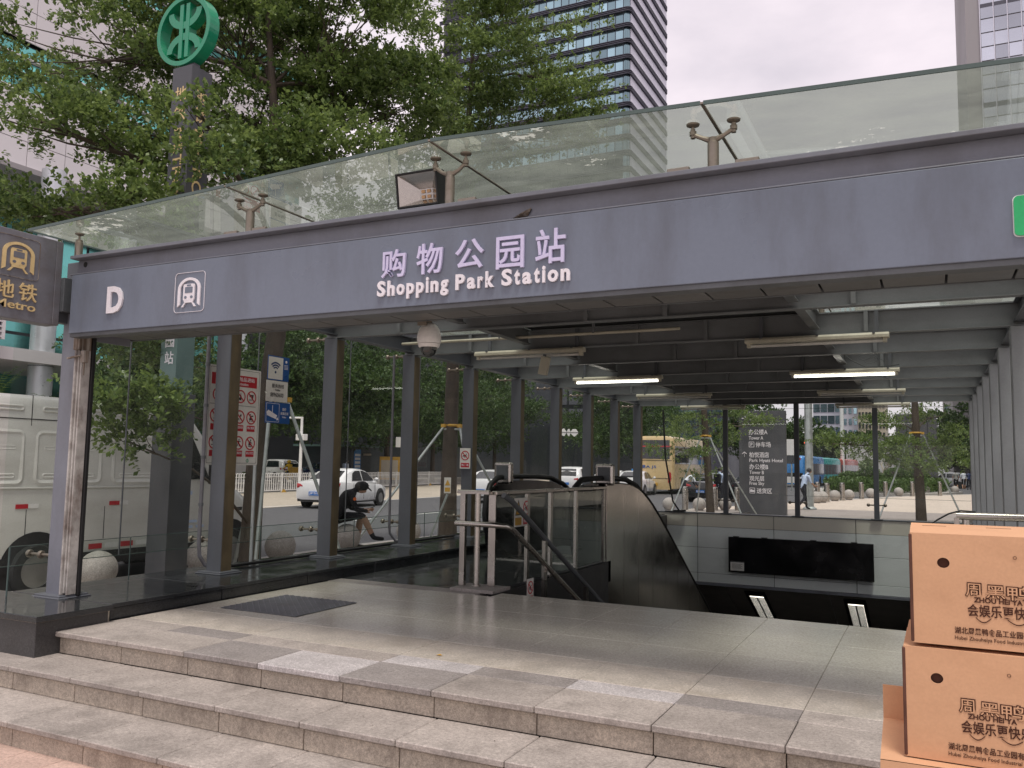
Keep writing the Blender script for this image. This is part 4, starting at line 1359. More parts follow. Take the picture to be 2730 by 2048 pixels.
rel(G().tube([(-3.66, 7.26, .90), (-3.64, 7.40, .84)] + [(-3.64, 7.4 + k, .84 - .517 * k) for k in (.5, 1.5, 2.5, 4.0)], .027, 12).build('upper_rail', MT['steel_dark'], smooth=60), hr)
rel(G().tube([(-4.14, 7.19, .62), (-3.75, 7.19, .62), (-3.62, 7.24, .61), (-3.60, 7.34, .575)] + [(-3.60, 7.34 + k, .575 - .517 * k) for k in (.5, 1.5, 2.5, 4.0)], .027, 12).build('lower_rail', MT['stainless'], smooth=60), hr)
for y in (8.2, 9.4):
    z = .84 - .517 * (y - 7.4)
    rel(G().box(-3.66, -3.62, y - .03, y + .03, z - .85, z - .02).build('rail_post', MT['stainless']), hr)
    g = G().beam((-3.64, y, z - .28), (-3.60, y - .06, z - .42), .03, .012)
    rel(g.build('bracket', MT['stainless']), hr)
# right-hand rail
rr = tag(empty('side_rail', (.45, 7.3, 0)), 'short horizontal stainless rail behind the cartons', 'railing')
rel(G().tube([(.17, 7.30, .866), (.9, 7.30, .870)], .030, 14).build('top_rail', MT['stainless'], smooth=60), rr)
rel(G().cyl((.235, 7.30, .0), (.235, 7.30, .84), .026, n=14).build('post', MT['stainless'], smooth=40), rr)
rel(G().box(.155, .19, 7.27, 7.33, 0, .85).build('post', MT['stainless'], bevel=.002), rr)
rel(G().tube([(.18, 7.3, .60), (.9, 7.3, .60)], .022, 12).build('middle_rail', MT['stainless'], smooth=60), rr)
cb = tag(empty('cable', (.1, 7.3, .8)), 'loose black cable hanging off the end of the side rail', 'cable')
rel(G().tube([(.30, 7.30, .90), (.20, 7.29, .905), (.12, 7.28, .88), (.04, 7.27, .83), (.0, 7.26, .80), (.06, 7.26, .795), (.15, 7.27, .79), (.25, 7.28, .785)], .007, 6).build('cord', MT['black'], smooth=60), cb)
# escalator
es = tag(empty('escalator', (-4.45, 9.5, 0)), 'escalator with dark handrails and curved stainless side cladding', 'escalator')
def esc_path(y0=9.50):
    pts = [(10.2, .98), (11.0, .975), (11.5, .95), (11.95, .86), (12.4, .68), (12.9, .42), (13.5, .08), (14.7, -.62), (16.3, -1.55), (18.6, -2.88)]
    return pts
for x, nm in ((-3.86, 'near'), (-5.02, 'far')):
    prof = [(9.62, -.02), (9.50, .20), (9.47, .50), (9.50, .72), (9.60, .87), (9.80, .955)] + esc_path()
    rail = [(9.75, .18), (9.60, .22), (9.48, .36), (9.44, .55), (9.47, .75), (9.57, .91), (9.78, 1.0)] + [(a, b + .035) for a, b in esc_path()]
    rel(G().tube([(x, a, b + .02) for a, b in rail], .036, 10).build('handrail', MT['black'], smooth=60), es)
    g = G()
    poly = prof + [(18.6, -3.7), (10.0, -.05)]
    g.prism([(a, b) for a, b in poly], (x - .02, 0, 0), (0, 1, 0), (0, 0, 1), .04)
    rel(g.build('balustrade', MT['blackgloss']), es)
# cladding on the stair side: separate curved-top stainless sheets
cl = [10.45, 11.15, 11.8, 12.5, 13.2, 13.9, 14.6, 15.3, 16.0, 16.8, 17.6, 18.5]
def etop(y):
    P = esc_path()
    for (a, b), (c_, d) in zip(P[:-1], P[1:]):
        if a <= y <= c_:
            return b + (d - b) * (y - a) / (c_ - a)
    return P[-1][1]
for a, b in zip(cl[:-1], cl[1:]):
    n = 6
    top = [(a + (b - a) * k / n, etop(a + (b - a) * k / n) - .015) for k in range(n + 1)]
    lo = -3.7
    poly = [(a + .002, lo), (b - .002, lo)] + [(min(max(y, a + .002), b - .002), z) for y, z in reversed(top)]
    rel(G().prism(poly, (-3.80, 0, 0), (0, 1, 0), (0, 0, 1), .03).build('cladding_sheet', MT['stainless_panel'], bevel=.006, seg=2), es)
g = G()
tp = [(y, etop(y)) for y in np.linspace(10.4, 18.5, 40)]
for (a, b), (c_, d) in zip(tp[:-1], tp[1:]):
    g.beam((-3.785, a, b - .012), (-3.785, c_, d - .012), .06, .012)
rel(g.build('cap_strip', MT['black']), es)
rel(G().box(-4.98, -3.90, 9.65, 10.6, -.03, .012).build('comb_plate', MT['stainless']), es)
g = G()
for k in range(22):
    y, z = 10.6 + .4 * k, 0 - max(0, (10.6 + .4 * k - 11.6)) * .577
    g.box(-4.95, -3.92, y, y + .41, z - .3, z)
rel(g.build('escalator_steps', MT['steel_dark']), es)
for n_, (x, y) in enumerate(((-3.83, 10.55), (-5.02, 9.95))):
    t = tag(empty('escalator_sign_box', (x, y, .95)), 'small framed metal display box on the %s escalator handrail' % ('near' if n_ == 0 else 'far'), 'sign box', 'escalator display boxes')
    g = G().box(x - .125, x + .125, y - .05, y + .05, .94, 1.22)
    rel(g.build('case', MT['stainless'], bevel=.03, seg=3), t)
    rel(G().box(x - .085, x + .085, y - .054, y - .049, 1.0, 1.18).build('screen', MT['steel_dark']), t)
# ================================================================ LIGHTS, CAMERA, SIGNS
words = ['nearest', 'second', 'third', 'farthest']
for side, xa, xb in (('left', -5.06, -3.61), ('right', -1.75, -.33)):
    for k, y in enumerate((9.2, 12.45, 15.7, 18.93)):
        lit = (k == 1)
        t = tag(empty('tube_light', ((xa + xb) / 2, y, 2.5)), '%s cream %s tube fitting in the %s row under the beams' % (words[k], 'lit' if lit else 'unlit', side), 'tube light', 'ceiling tube lights')
        g = G()
        g.prism([(-.055, .03), (.055, .03), (.055, .062), (.035, .085), (-.035, .085), (-.055, .062)], (xa, y, 2.50), (0, 1, 0), (0, 0, 1), xb - xa)
        rel(g.build('housing', MT['fixture'], bevel=.004, seg=1), t)
        g = G().cyl((xa + .05, y, 2.502), (xb - .05, y, 2.502), .016, n=10)
        rel(g.build('tube', MT['tube_on'] if lit else MT['tube_off'], smooth=40), t)
        for e_ in (xa + .04, xb - .04):
            rel(G().box(e_ - .02, e_ + .02, y - .03, y + .03, 2.485, 2.532).build('end_cap', MT['fixture'], bevel=.004), t)
        for f_ in (.12, .52, .9):
            xx = xa + (xb - xa) * f_
            rel(G().box(xx - .012, xx + .012, y - .06, y + .06, 2.575, 2.59).build('clip', MT['col_in']), t)
        for xx in (xb - .14, xa + .14):
            rel(G().box(xx, xx + .04, y + .05, y + .075, 2.57, 2.82).build('hanger', MT['col_in']), t)
# loose wires on the second right-hand light
t = tag(empty('loose_wire', (-.5, 12.4, 2.6)), 'coil of loose thin wire above the lit right-hand tube', 'wire')
pts = [(-.62 + .10 * math.cos(a) - .012 * a, 12.38, 2.66 + .05 * math.sin(a) + .008 * a) for a in np.linspace(0, 12, 40)]
rel(G().tube(pts, .005, 5).build('wire', MT['steel_dark']), t)
rel(G().tube([(-1.05, 12.4, 2.80), (-.9, 12.38, 2.68), (-.75, 12.38, 2.6), (-.5, 12.4, 2.6), (-.33, 12.4, 2.62)], .005, 5).build('wire', MT['black']), t)
# sloping speaker plate under the left light
t = tag(empty('hanging_plate', (-4.1, 9.1, 2.4)), 'flat cream box hanging below the nearest left tube light', 'speaker')
A = Matrix.Rotation(R(12), 3, 'Y')
rel(G().obox((-4.085, 9.12, 2.37), (.115, .06, .22), A).build('case', MT['fixture'], bevel=.012), t)
rel(G().obox((-4.085, 9.12, 2.485), (.03, .03, .05), A).build('bracket', MT['steel_dark']), t)
# dome camera
t = tag(empty('dome_camera', (-3.10, 4.98, 2.17)), 'white dome surveillance camera hanging below the fascia', 'camera')
dx, dy, dz = -3.11, 4.97, 1.94
g = G().lathe([(.001, .104), (.074, .104), (.080, .108), (.084, .125), (.085, .145), (.081, .175), (.071, .205), (.055, .230), (.036, .246), (.022, .252), (.001, .253)], (dx, dy, dz - .02), 28)
g2 = G().lathe([(.001, .078), (.066, .078), (.073, .084), (.078, .102), (.001, .102)], (dx, dy, dz - .02), 28)
rel(g.build('housing', MT['white'], smooth=35), t)
rel(g2.build('trim_ring', MT['white'], smooth=35), t)
g = G().lathe([(.001, .012), (.022, .015), (.043, .030), (.056, .054), (.060, .078), (.001, .078)], (dx, dy, dz - .02), 28)
rel(g.build('dome', MT['car_glass'], smooth=60), t)
g = G().cyl((dx, dy, dz + .225), (dx, dy, dz + .262), .018, n=14)
g.box(dx - .05, dx + .05, dy - .09, dy + .02, dz + .245, dz + .258)
g.box(dx - .035, dx + .035, dy - .10, dy - .085, dz + .20, dz + .30)
rel(g.build('bracket', MT['bronze']), t)
# floodlight on the beam
t = tag(empty('floodlight', (-2.85, 4.43, 2.76)), 'square black floodlight with silver reflector standing on the fascia beam', 'floodlight')
Af = Matrix.Rotation(R(10), 3, 'X')
fc = Vector((-2.853, 4.42, 2.925))
def fl(x, y, z):
    return fc + Af @ Vector((x, y, z))
g = G()
g.obox(fl(0, .05, 0), (.29, .04, .20), Af)
for a in range(7):
    g.obox(fl(-.12 + .04 * a, .08, 0), (.012, .03, .17), Af)
rel(g.build('body', MT['black'], bevel=.006), t)
g = G()
for q in (((-.147, -.147, -.105, .105)), ((.147, .147, -.105, .105))):
    g.obox(fl(q[0], -.01, 0), (.012, .10, .222), Af)
for zz in (-.105, .105):
    g.obox(fl(0, -.01, zz), (.29, .10, .012), Af)
rel(g.build('rim', MT['black'], bevel=.003), t)
g = G()
a1, b1_, a2, b2_ = .138, .097, .048, .034
q = [fl(-a1, -.052, -b1_), fl(a1, -.052, -b1_), fl(a1, -.052, b1_), fl(-a1, -.052, b1_), fl(-a2 + .02, .025, -b2_ - .025), fl(a2 + .02, .025, -b2_ - .025), fl(a2 + .02, .025, b2_ - .025), fl(-a2 + .02, .025, b2_ - .025)]
g.add(q, [(0, 1, 5, 4), (1, 2, 6, 5), (2, 3, 7, 6), (3, 0, 4, 7), (4, 5, 6, 7)])
rel(g.build('reflector', MT['stainless']), t)
for i in range(2):
    for j in range(2):
        rel(G().obox(fl(-.0 + .042 * i, .022, -.042 + .034 * j), (.026, .004, .020), Af).build('led_chip', MT['led_warm']), t)
rel(G().obox(fl(0, .0, -.13), (.10, .05, .05), Af).build('bracket', MT['black']), t)

# projecting metro box sign on the first column
ms = tag(empty('metro_box_sign', (-6.17, 3.9, 2.21)), 'grey box sign with gold train symbol projecting from the first column', 'sign')
body = rel(G().box(-6.24, -6.10, 3.57, 4.235, 2.215, 2.885).build('box', MT['signgrey'], bevel=.005), ms)
rel(G().box(-6.243, -6.097, 4.235, 4.29, 2.218, 2.882).build('end_cap', MT['signgrey'], bevel=.004), ms)
rel(G().box(-6.20, -6.06, 4.29, 4.50, 2.33, 2.60).build('bracket', MT['steel_dark'], bevel=.004), ms)
rel(G().box(-6.21, -6.13, 4.29, 4.52, 2.25, 2.34).build('junction_box', MT['steel_dark'], bevel=.004), ms)
train_icon((-6.0995, 3.762, 2.528), (0, 1, 0), (0, 0, 1), .338, .312, MT['gold'], MT['signgrey'], ms, frame=True, mframe=MT['rust'], t=.008)
text_fit('letter', '地', (-6.0995, 3.772, 2.366), (0, 1, 0), (0, 0, 1), .140, .132, .012, MT['gold'], ms, .006)
text_fit('letter', '铁', (-6.0995, 3.952, 2.362), (0, 1, 0), (0, 0, 1), .140, .135, .012, MT['gold'], ms, .006)
text_fit('lettering', 'Metro', (-6.0995, 3.775, 2.290), (0, 1, 0), (0, 0, 1), .312, .062, .010, MT['gold'], ms, .008)

# metro totem with round green logo
TX, TY, TW = -8.45, 7.58, .170
tt = tag(empty('metro_totem', (TX, TY, GZ)), 'tall grey metro totem topped with a round green logo', 'totem')
rel(G().box(TX - TW, TX + TW, TY - TW, TY + TW, GZ, 2.0).build('base_shaft', MT['totem'], bevel=.006), tt)
rel(G().box(TX - TW + .03, TX + TW - .03, TY - TW + .03, TY + TW - .03, 2.0, 2.98).build('station_panel', MT['teal_panel'], bevel=.004), tt)
sh_ = rel(G().box(TX - TW, TX + TW, TY - TW, TY + TW, 2.99, 6.20).build('upper_shaft', MT['totem'], bevel=.006), tt)
yf = TY - TW - .001
for n_, ch in enumerate('公园站'):
    text_fit('letter', ch, (TX - .06, yf + .0295, 2.78 - .21 * n_), (1, 0, 0), (0, 0, 1), .15, .16, .004, MT['letter'], tt, .012)
for face in (0, 1):
    P = (lambda u, z: (TX + u, yf, z)) if face == 0 else (lambda u, z: (TX + TW + .001, TY + u, z))
    U = (1, 0, 0) if face == 0 else (0, 1, 0)
    V2 = (0, 0, 1)
    text_fit('letter', '地', P(-.095, 5.74), U, V2, .19, .19, .006, MT['gold'], sh_, .006)
    text_fit('letter', '铁', P(-.095, 5.48), U, V2, .19, .19, .006, MT['gold'], sh_, .006)
    text_fit('lettering', 'METRO', P(-.080, 5.38), (0, 0, -1), U, .86, .15, .006, MT['gold'], sh_, .006)
LC = Vector((TX - .10, TY - .03, 6.74))
LR = .475
g = G()
ro, ri = disc2(0, 0, LR, 56), disc2(0, 0, LR * .87, 56)
for q in band(ro, ri):
    g.prism(q, LC + Vector((0, .08, 0)), (1, 0, 0), (0, 0, 1), .16)
rel(g.build('logo_ring', MT['green_logo']), tt)
g = G()
def arcband(cx, cy, rx0, ry0, rx1, ry1, a0, a1, n=20):
    for k in range(n):
        a, b = R(a0 + (a1 - a0) * k / n), R(a0 + (a1 - a0) * (k + 1) / n)
        g.prism([(cx + rx0 * math.cos(a), cy + ry0 * math.sin(a)), (cx + rx1 * math.cos(a), cy + ry1 * math.sin(a)), (cx + rx1 * math.cos(b), cy + ry1 * math.sin(b)), (cx + rx0 * math.cos(b), cy + ry0 * math.sin(b))],
                LC + Vector((0, .06, 0)), (1, 0, 0), (0, 0, 1), .12)
arcband(0, .275, .205, .150, .300, .245, 180, 360)
arcband(0, -.275, .205, .150, .300, .245, 0, 180)
for sx in (-1, 1):
    q = [(sx * .024, -.365), (sx * .088, -.365), (sx * .088, .365), (sx * .024, .365)]
    g.prism(q[::sx], LC + Vector((0, .062, 0)), (1, 0, 0), (0, 0, 1), .126)
for z0 in (.045, -.115):
    g.prism([(-.024, z0), (.024, z0), (.024, z0 + .07), (-.024, z0 + .07)], LC + Vector((0, .058, 0)), (1, 0, 0), (0, 0, 1), .116)
rel(g.build('logo_symbol', MT['green_logo']), tt)
rel(G().box(TX - .09, TX + .09, TY - .07, TY + .03, 6.20, 6.28).build('logo_foot', MT['totem']), tt)

# signs on the left glass wall
SX = -6.335
def flat(g, poly, y0, z0, t=.002, lift=0.0, m=0):
    g.prism(poly, (SX + lift, y0, z0), (0, 1, 0), (0, 0, 1), t, m)
def prohibit(parent, cy, cz_, r, kind, lift=.006, ax='Y', X=None):
    """round no-sign: red ring and bar over a black pictogram"""
    xx = SX if X is None else X
    U = (0, 1, 0) if ax == 'Y' else (1, 0, 0)
    P0 = (xx + lift, cy, cz_) if ax == 'Y' else (cy, xx - lift, cz_)
    g = G()
    for q in band(disc2(0, 0, r, 24), disc2(0, 0, r * .82, 24)):
        g.prism(q, P0, U, (0, 0, 1), .002)
    s = r * .62
    g.prism([(-s - .06 * r, s - .06 * r), (-s + .06 * r, s + .06 * r), (s + .06 * r, -s + .06 * r), (s - .06 * r, -s - .06 * r)], P0, U, (0, 0, 1), .0026)
    rel(g.build('prohibition_ring', MT['red']), parent)
    g = G()
    k = r
    sh = {
        'bottle': [[(-.12, -.55), (.16, -.55), (.16, .05), (.06, .2), (.06, .5), (-.04, .5), (-.04, .2), (-.12, .05)], disc2(-.25, -.35, .2, 10)],
        'gun': [[(-.45, .1), (.4, .25), (.45, .42), (-.4, .42)], [(.15, .25), (.4, .25), (.3, -.2), (.1, -.2)], [(-.5, -.45), (.4, -.38), (.4, -.30), (-.5, -.32)]],
        'bomb': [disc2(-.1, -.1, .3, 12), [(.0, .15), (.3, .4), (.35, .33), (.1, .1)], [(-.5, -.5), (.45, -.5), (.45, -.4), (-.5, -.4)]],
        'litter': [[(.0, .1), (.2, .45), (.4, .35), (.3, .05)], [(-.25, -.2), (-.1, -.15), (-.2, -.5), (-.35, -.5)], disc2(.1, -.3, .07, 8), disc2(-.05, -.45, .06, 8)],
        'vendor': [disc2(-.15, .45, .1, 10), [(-.3, .3), (.05, .3), (.1, -.1), (-.25, -.1)], [(-.45, -.1), (.4, -.1), (.3, -.35), (-.35, -.35)], disc2(-.25, -.48, .1, 10), disc2(.2, -.48, .1, 10), [(.1, .35), (.4, .35), (.4, .15), (.1, .15)]],
        'skate': [disc2(.1, .48, .1, 10), [(-.05, .35), (.2, .35), (.12, -.05), (-.1, -.05)], [(-.1, -.05), (.02, -.05), (-.2, -.5), (-.32, -.5)], [(.02, -.05), (.14, -.05), (.3, -.45), (.18, -.5)], [(-.4, .28), (.45, .24), (.45, .16), (-.4, .20)]],
        'beg': [disc2(.1, .45, .12, 10), [(-.25, .3), (.1, .3), (.05, -.15), (-.3, -.2)], [(-.3, -.2), (.25, -.15), (.15, -.3), (-.35, -.32)], [(-.4, -.4), (.25, -.4), (.25, -.5), (-.4, -.5)], [(.05, .2), (.45, .05), (.42, -.02), (.02, .1)]],
        'climb': [disc2(.3, .28, .1, 10), [(-.35, .1), (.25, .2), (.25, .02), (-.3, -.08)], [(-.35, .1), (-.25, -.05), (-.55, -.2), (-.6, -.1)], [(.05, .02), (.18, .02), (.25, -.4), (.12, -.4)], [(-.1, -.05), (0, -.05), (-.1, -.45), (-.2, -.45)], [(-.6, -.25), (.6, -.02), (.6, -.07), (-.6, -.30)]],
    }[kind]
    for poly in sh:
        g.prism([(x * k, y * k) for x, y in poly], P0, U, (0, 0, 1), .0014)
    rel(g.build('pictogram', MT['print_black']), parent)
fb = tag(empty('forbidden_items_board', (SX, 6.43, 1.14)), 'large white board of red prohibition symbols behind the second column', 'sign')
rel(G().prism(rrect(0, .72, 0, .99, .012), (SX, 6.075, 1.142), (0, 1, 0), (0, 0, 1), .006).build('board', MT['signwhite']), fb)
g = G()
for q in band(rrect(.018, .702, .018, .972, .012), rrect(.021, .699, .021, .969, .012)):
    flat(g, q, 6.075, 1.142, .001, .006)
flat(g, [(.03, .603), (.66, .603), (.66, .607), (.03, .607)], 6.075, 1.142, .001, .006)
rel(g.build('border_line', MT['print_black']), fb)
g = G()
flat(g, [(.04, .80), (.665, .80), (.665, .915), (.04, .915)], 6.075, 1.142, .001, .006)
for i in range(4):
    for zz in (.345, .085):
        flat(g, [(.05 + .165 * i, zz), (.165 + .165 * i, zz), (.165 + .165 * i, zz + .062), (.05 + .165 * i, zz + .062)], 6.075, 1.142, .001, .006)
rel(g.build('red_label', MT['red']), fb)
g = G()
text_fit('', '易爆等危险品进站', (SX + .007, 6.075 + .19, 1.142 + .855), (0, 1, 0), (0, 0, 1), .44, .045, .0012, None, None, .012, g=g)
text_fit('', 'Articles Forbidden', (SX + .007, 6.075 + .24, 1.142 + .815), (0, 1, 0), (0, 0, 1), .30, .026, .0012, None, None, .012, g=g)
for i, tx_ in ((2, '请勿乱扔垃圾'), (3, '禁止摆卖')):
    text_fit('', tx_, (SX + .007, 6.075 + .058 + .165 * i, 1.142 + .370), (0, 1, 0), (0, 0, 1), .10, .026, .0012, None, None, .012, g=g)
for i, tx_ in ((2, '禁止滑板溜冰'), (3, '禁止行乞')):
    text_fit('', tx_, (SX + .007, 6.075 + .058 + .165 * i, 1.142 + .110), (0, 1, 0), (0, 0, 1), .10, .026, .0012, None, None, .012, g=g)
rel(g.build('label_text', MT['letter']), fb)
for i, kd in enumerate(('litter', 'bomb', 'bottle', 'gun')):
    prohibit(fb, 6.075 + .13 + .155 * i, 1.142 + .70, .068, kd)
for i, kd in enumerate(('skate', 'climb', 'litter', 'vendor')):
    prohibit(fb, 6.075 + .108 + .165 * i, 1.142 + .49, .070, kd)
for i, kd in enumerate(('gun', 'bottle', 'skate', 'beg')):
    prohibit(fb, 6.075 + .108 + .165 * i, 1.142 + .225, .070, kd)
g = G()
for q in band(disc2(0, 0, .020, 16), disc2(0, 0, .015, 16)):
    flat(g, q, 6.075 + .575, 1.142 + .045, .001, .006)
flat(g, [(-.006, -.012), (.006, -.012), (.003, 0), (.006, .012), (-.006, .012), (-.003, 0)], 6.075 + .575, 1.142 + .045, .001, .006)
rel(g.build('logo', MT['green_logo']), fb)
rel(G().cyl((SX - .025, 6.80, .12), (SX - .025, 6.80, 2.1), .018, n=10).build('pole', MT['galv'], smooth=40), fb)
# wifi / hotline / camera signs
wf = tag(empty('wifi_sign', (SX, 7.05, 2.05)), 'white and blue sign with wireless arcs above the hotline sign', 'sign')
rel(G().prism(rrect(0, .335, 0, .265, .008), (SX, 6.895, 2.058), (0, 1, 0), (0, 0, 1), .004).build('board', MT['blue']), wf)
rel(G().prism(rrect(.008, .235, .012, .252, .006), (SX + .004, 6.895, 2.058), (0, 1, 0), (0, 0, 1), .001).build('white_field', MT['signwhite']), wf)
g = G()
for r0, r1 in ((.105, .088), (.078, .062), (.052, .038)):
    pts = [(r0 * math.cos(R(a)), r0 * math.sin(R(a))) for a in range(45, 136, 10)]
    pti = [(r1 * math.cos(R(a)), r1 * math.sin(R(a))) for a in range(45, 136, 10)]
    for a, b, c_, d in zip(pts[:-1], pts[1:], pti[1:], pti[:-1]):
        flat(g, [a, b, c_, d], 6.895 + .12, 2.058 + .095, .001, .005)
flat(g, disc2(0, .018, .014, 12), 6.895 + .12, 2.058 + .07, .001, .005)
rel(g.build('wifi_symbol', MT['navy']), wf)
g = G()
flat(g, disc2(.285, .215, .016, 10), 6.895, 2.058, .001, .004)
for k in range(4):
    flat(g, [(.255, .175 - .014 * k), (.315, .175 - .014 * k), (.315, .180 - .014 * k), (.255, .180 - .014 * k)], 6.895, 2.058, .001, .004)
rel(g.build('small_print', MT['letter']), wf)
hl = tag(empty('hotline_sign', (SX, 7.05, 1.85)), 'white service hotline sign with a phone number', 'sign')
rel(G().prism(rrect(0, .335, 0, .225, .005), (SX, 6.885, 1.828), (0, 1, 0), (0, 0, 1), .004).build('board', MT['signwhite']), hl)
g = G()
text_fit('', '服务热线', (SX + .0045, 6.885 + .085, 1.828 + .148), (0, 1, 0), (0, 0, 1), .185, .045, .001, None, None, .012, g=g)
text_fit('', 'Hotline', (SX + .0045, 6.885 + .135, 1.828 + .115), (0, 1, 0), (0, 0, 1), .08, .024, .001, None, None, .012, g=g)
text_fit('', '88960600', (SX + .0045, 6.885 + .065, 1.828 + .050), (0, 1, 0), (0, 0, 1), .205, .046, .001, None, None, .012, g=g)
rel(g.build('lettering', MT['print_black']), hl)
vs_ = tag(empty('camera_sign', (SX, 7.08, 1.7)), 'blue video surveillance sign with a white camera symbol', 'sign')
rel(G().prism(rrect(0, .385, 0, .225, .005), (SX, 6.885, 1.595), (0, 1, 0), (0, 0, 1), .004).build('board', MT['blue']), vs_)
g = G()
for q in band(rrect(.012, .215, .012, .213, .006), rrect(.016, .211, .016, .209, .005)):
    flat(g, q, 6.885, 1.595, .001, .004)
flat(g, [(.02, .115), (.045, .14), (.185, .085), (.165, .045), (.03, .08)], 6.885, 1.595, .001, .004)
flat(g, [(.17, .05), (.195, .065), (.205, .04), (.18, .03)], 6.885, 1.595, .001, .004)
flat(g, [(.105, .115), (.112, .115), (.112, .19), (.105, .19)], 6.885, 1.595, .001, .004)
text_fit('', '图像', (SX + .0045, 6.885 + .265, 1.595 + .140), (0, 1, 0), (0, 0, 1), .06, .032, .001, None, None, .012, g=g)
text_fit('', '采集区域', (SX + .0045, 6.885 + .235, 1.595 + .095), (0, 1, 0), (0, 0, 1), .125, .032, .001, None, None, .012, g=g)
text_fit('', 'Video', (SX + .0045, 6.885 + .262, 1.595 + .062), (0, 1, 0), (0, 0, 1), .065, .020, .001, None, None, .012, g=g)
rel(g.build('camera_symbol', MT['letter']), vs_)
# climb warning on the fifth column, facing the viewer
def climb_sign(name_label, x, y, z, w_, h_, text=True):
    t = tag(empty('no_climbing_sign', (x, y, z)), name_label, 'sign')
    rel(G().prism(rrect(0, w_, 0, h_, .005), (x, y, z), (1, 0, 0), (0, 0, 1), .003).build('board', MT['signwhite']), t)
    prohibit(t, x + w_ / 2, z + h_ * .64, w_ * .40, 'climb', lift=.004, ax='X', X=y)
    rel(G().prism([(w_ * .1, h_ * .06), (w_ * .9, h_ * .06), (w_ * .9, h_ * .28), (w_ * .1, h_ * .28)], (x, y - .003, z), (1, 0, 0), (0, 0, 1), .001).build('red_label', MT['red']), t)
    text_fit('lettering', '禁止翻越', (x + w_ * .17, y - .0042, z + h_ * .13), (1, 0, 0), (0, 0, 1), w_ * .66, h_ * .10, .0008, MT['letter'], t, .012)
    return t
climb_sign('white no climbing sign fixed to the column behind the railing', -6.215, CY[4] - .104, 1.12, .175, .30)
def rail_sign(label, y0, z0, w_, h_, kind, X=RX - .012):
    global SX
    t = tag(empty('railing_sign', (X, y0, z0)), label, 'sign')
    keep = SX
    SX = X
    rel(G().prism(rrect(0, w_, 0, h_, .006), (X, y0, z0), (0, 1, 0), (0, 0, 1), .003).build('board', MT['signwhite']), t)
    if kind == 'warn':
        g = G()
        flat(g, [(w_ * .12, h_ * .42), (w_ * .88, h_ * .42), (w_ * .5, h_ * .92)], y0, z0, .001, .003)
        flat(g, [(w_ * .1, h_ * .06), (w_ * .9, h_ * .06), (w_ * .9, h_ * .32), (w_ * .1, h_ * .32)], y0, z0, .001, .003)
        rel(g.build('yellow_triangle', MT['yellow']), t)
        g = G()
        for q in band([(w_ * .10, h_ * .40), (w_ * .90, h_ * .40), (w_ * .5, h_ * .95)], [(w_ * .18, h_ * .435), (w_ * .82, h_ * .435), (w_ * .5, h_ * .87)]):
            flat(g, q, y0, z0, .001, .0042)
        flat(g, [(w_ * .47, h_ * .53), (w_ * .53, h_ * .53), (w_ * .55, h_ * .75), (w_ * .45, h_ * .75)], y0, z0, .001, .0042)
        rel(g.build('pictogram', MT['print_black']), t)
    else:
        prohibit(t, y0 + w_ * .5, z0 + h_ * .64, w_ * .42, 'climb', lift=.004, X=X)
        g = G()
        flat(g, [(w_ * .1, h_ * .06), (w_ * .9, h_ * .06), (w_ * .9, h_ * .30), (w_ * .1, h_ * .30)], y0, z0, .001, .003)
        rel(g.build('red_label', MT['red']), t)
        text_fit('lettering', '禁止翻越', (X + .0042, y0 + w_ * .16, z0 + h_ * .13), (0, 1, 0), (0, 0, 1), w_ * .68, h_ * .10, .0008, MT['letter'], t, .012)
    SX = keep
    return t
rail_sign('yellow triangle warning sign on the railing glass', 7.72, .565, .185, .29, 'warn', X=RX - .02)
rail_sign('red no climbing sign beside the yellow triangle on the railing glass', 7.91, .565, .175, .29, 'climb', X=RX - .02)
rail_sign('small red prohibition sign low on the stair handrail', 7.60, -.16, .15, .24, 'climb', X=-3.56)
# cream conduit under the beams behind the dome camera, small litter on the floor
t = tag(empty('ceiling_conduit', (-4.8, 8.9, 2.7)), 'thin cream pipe running under the beams behind the dome camera', 'pipe')
rel(G().tube([(-6.0, 8.95, 2.70), (-4.5, 8.95, 2.70), (-2.4, 8.95, 2.70)], .018, 8).build('pipe', MT['fixture'], smooth=60), t)
for x in (-5.6, -4.6, -3.4):
    rel(G().box(x - .012, x + .012, 8.93, 8.97, 2.70, 2.84).build('hanger', MT['beam_grey']), t)
lf = tag(empty('fallen_leaf', (-2.78, 4.66, .002)), 'tiny yellow fallen leaf on the front edge of the platform', 'leaf')
rel(G().add([(-2.80, 4.655, .003), (-2.785, 4.645, .006), (-2.755, 4.66, .004), (-2.782, 4.675, .008)], [(0, 1, 2, 3)]).build('blade', MT['yellow']), lf)
g = G()
for k in range(60):
    x, y = random.uniform(-5.2, .2), random.uniform(4.1, 6.9)
    a, q = random.uniform(0, 6.3), random.uniform(.003, .009)
    g.add([(x, y, .0022), (x + q * math.cos(a), y + q * math.sin(a), .003), (x + q * math.cos(a + .9), y + q * math.sin(a + .9), .0024)], [(0, 1, 2)])
for k in range(50):
    x = random.uniform(-5.5, 1.5)
    y, z = random.choice(((3.78, -.149), (3.35, -.299), (3.45, -.299), (3.9, -.149)))
    y += random.uniform(-.1, .06)
    a, q = random.uniform(0, 6.3), random.uniform(.004, .012)
    g.add([(x, y, z + .003), (x + q * math.cos(a), y + q * math.sin(a), z + .004), (x + q * math.cos(a + .9), y + q * math.sin(a + .9), z + .003)], [(0, 1, 2)])
o = g.build('floor_specks', MT['bark'])
o['kind'] = 'stuff'
o['label'] = 'dark specks of litter scattered over the platform and steps'
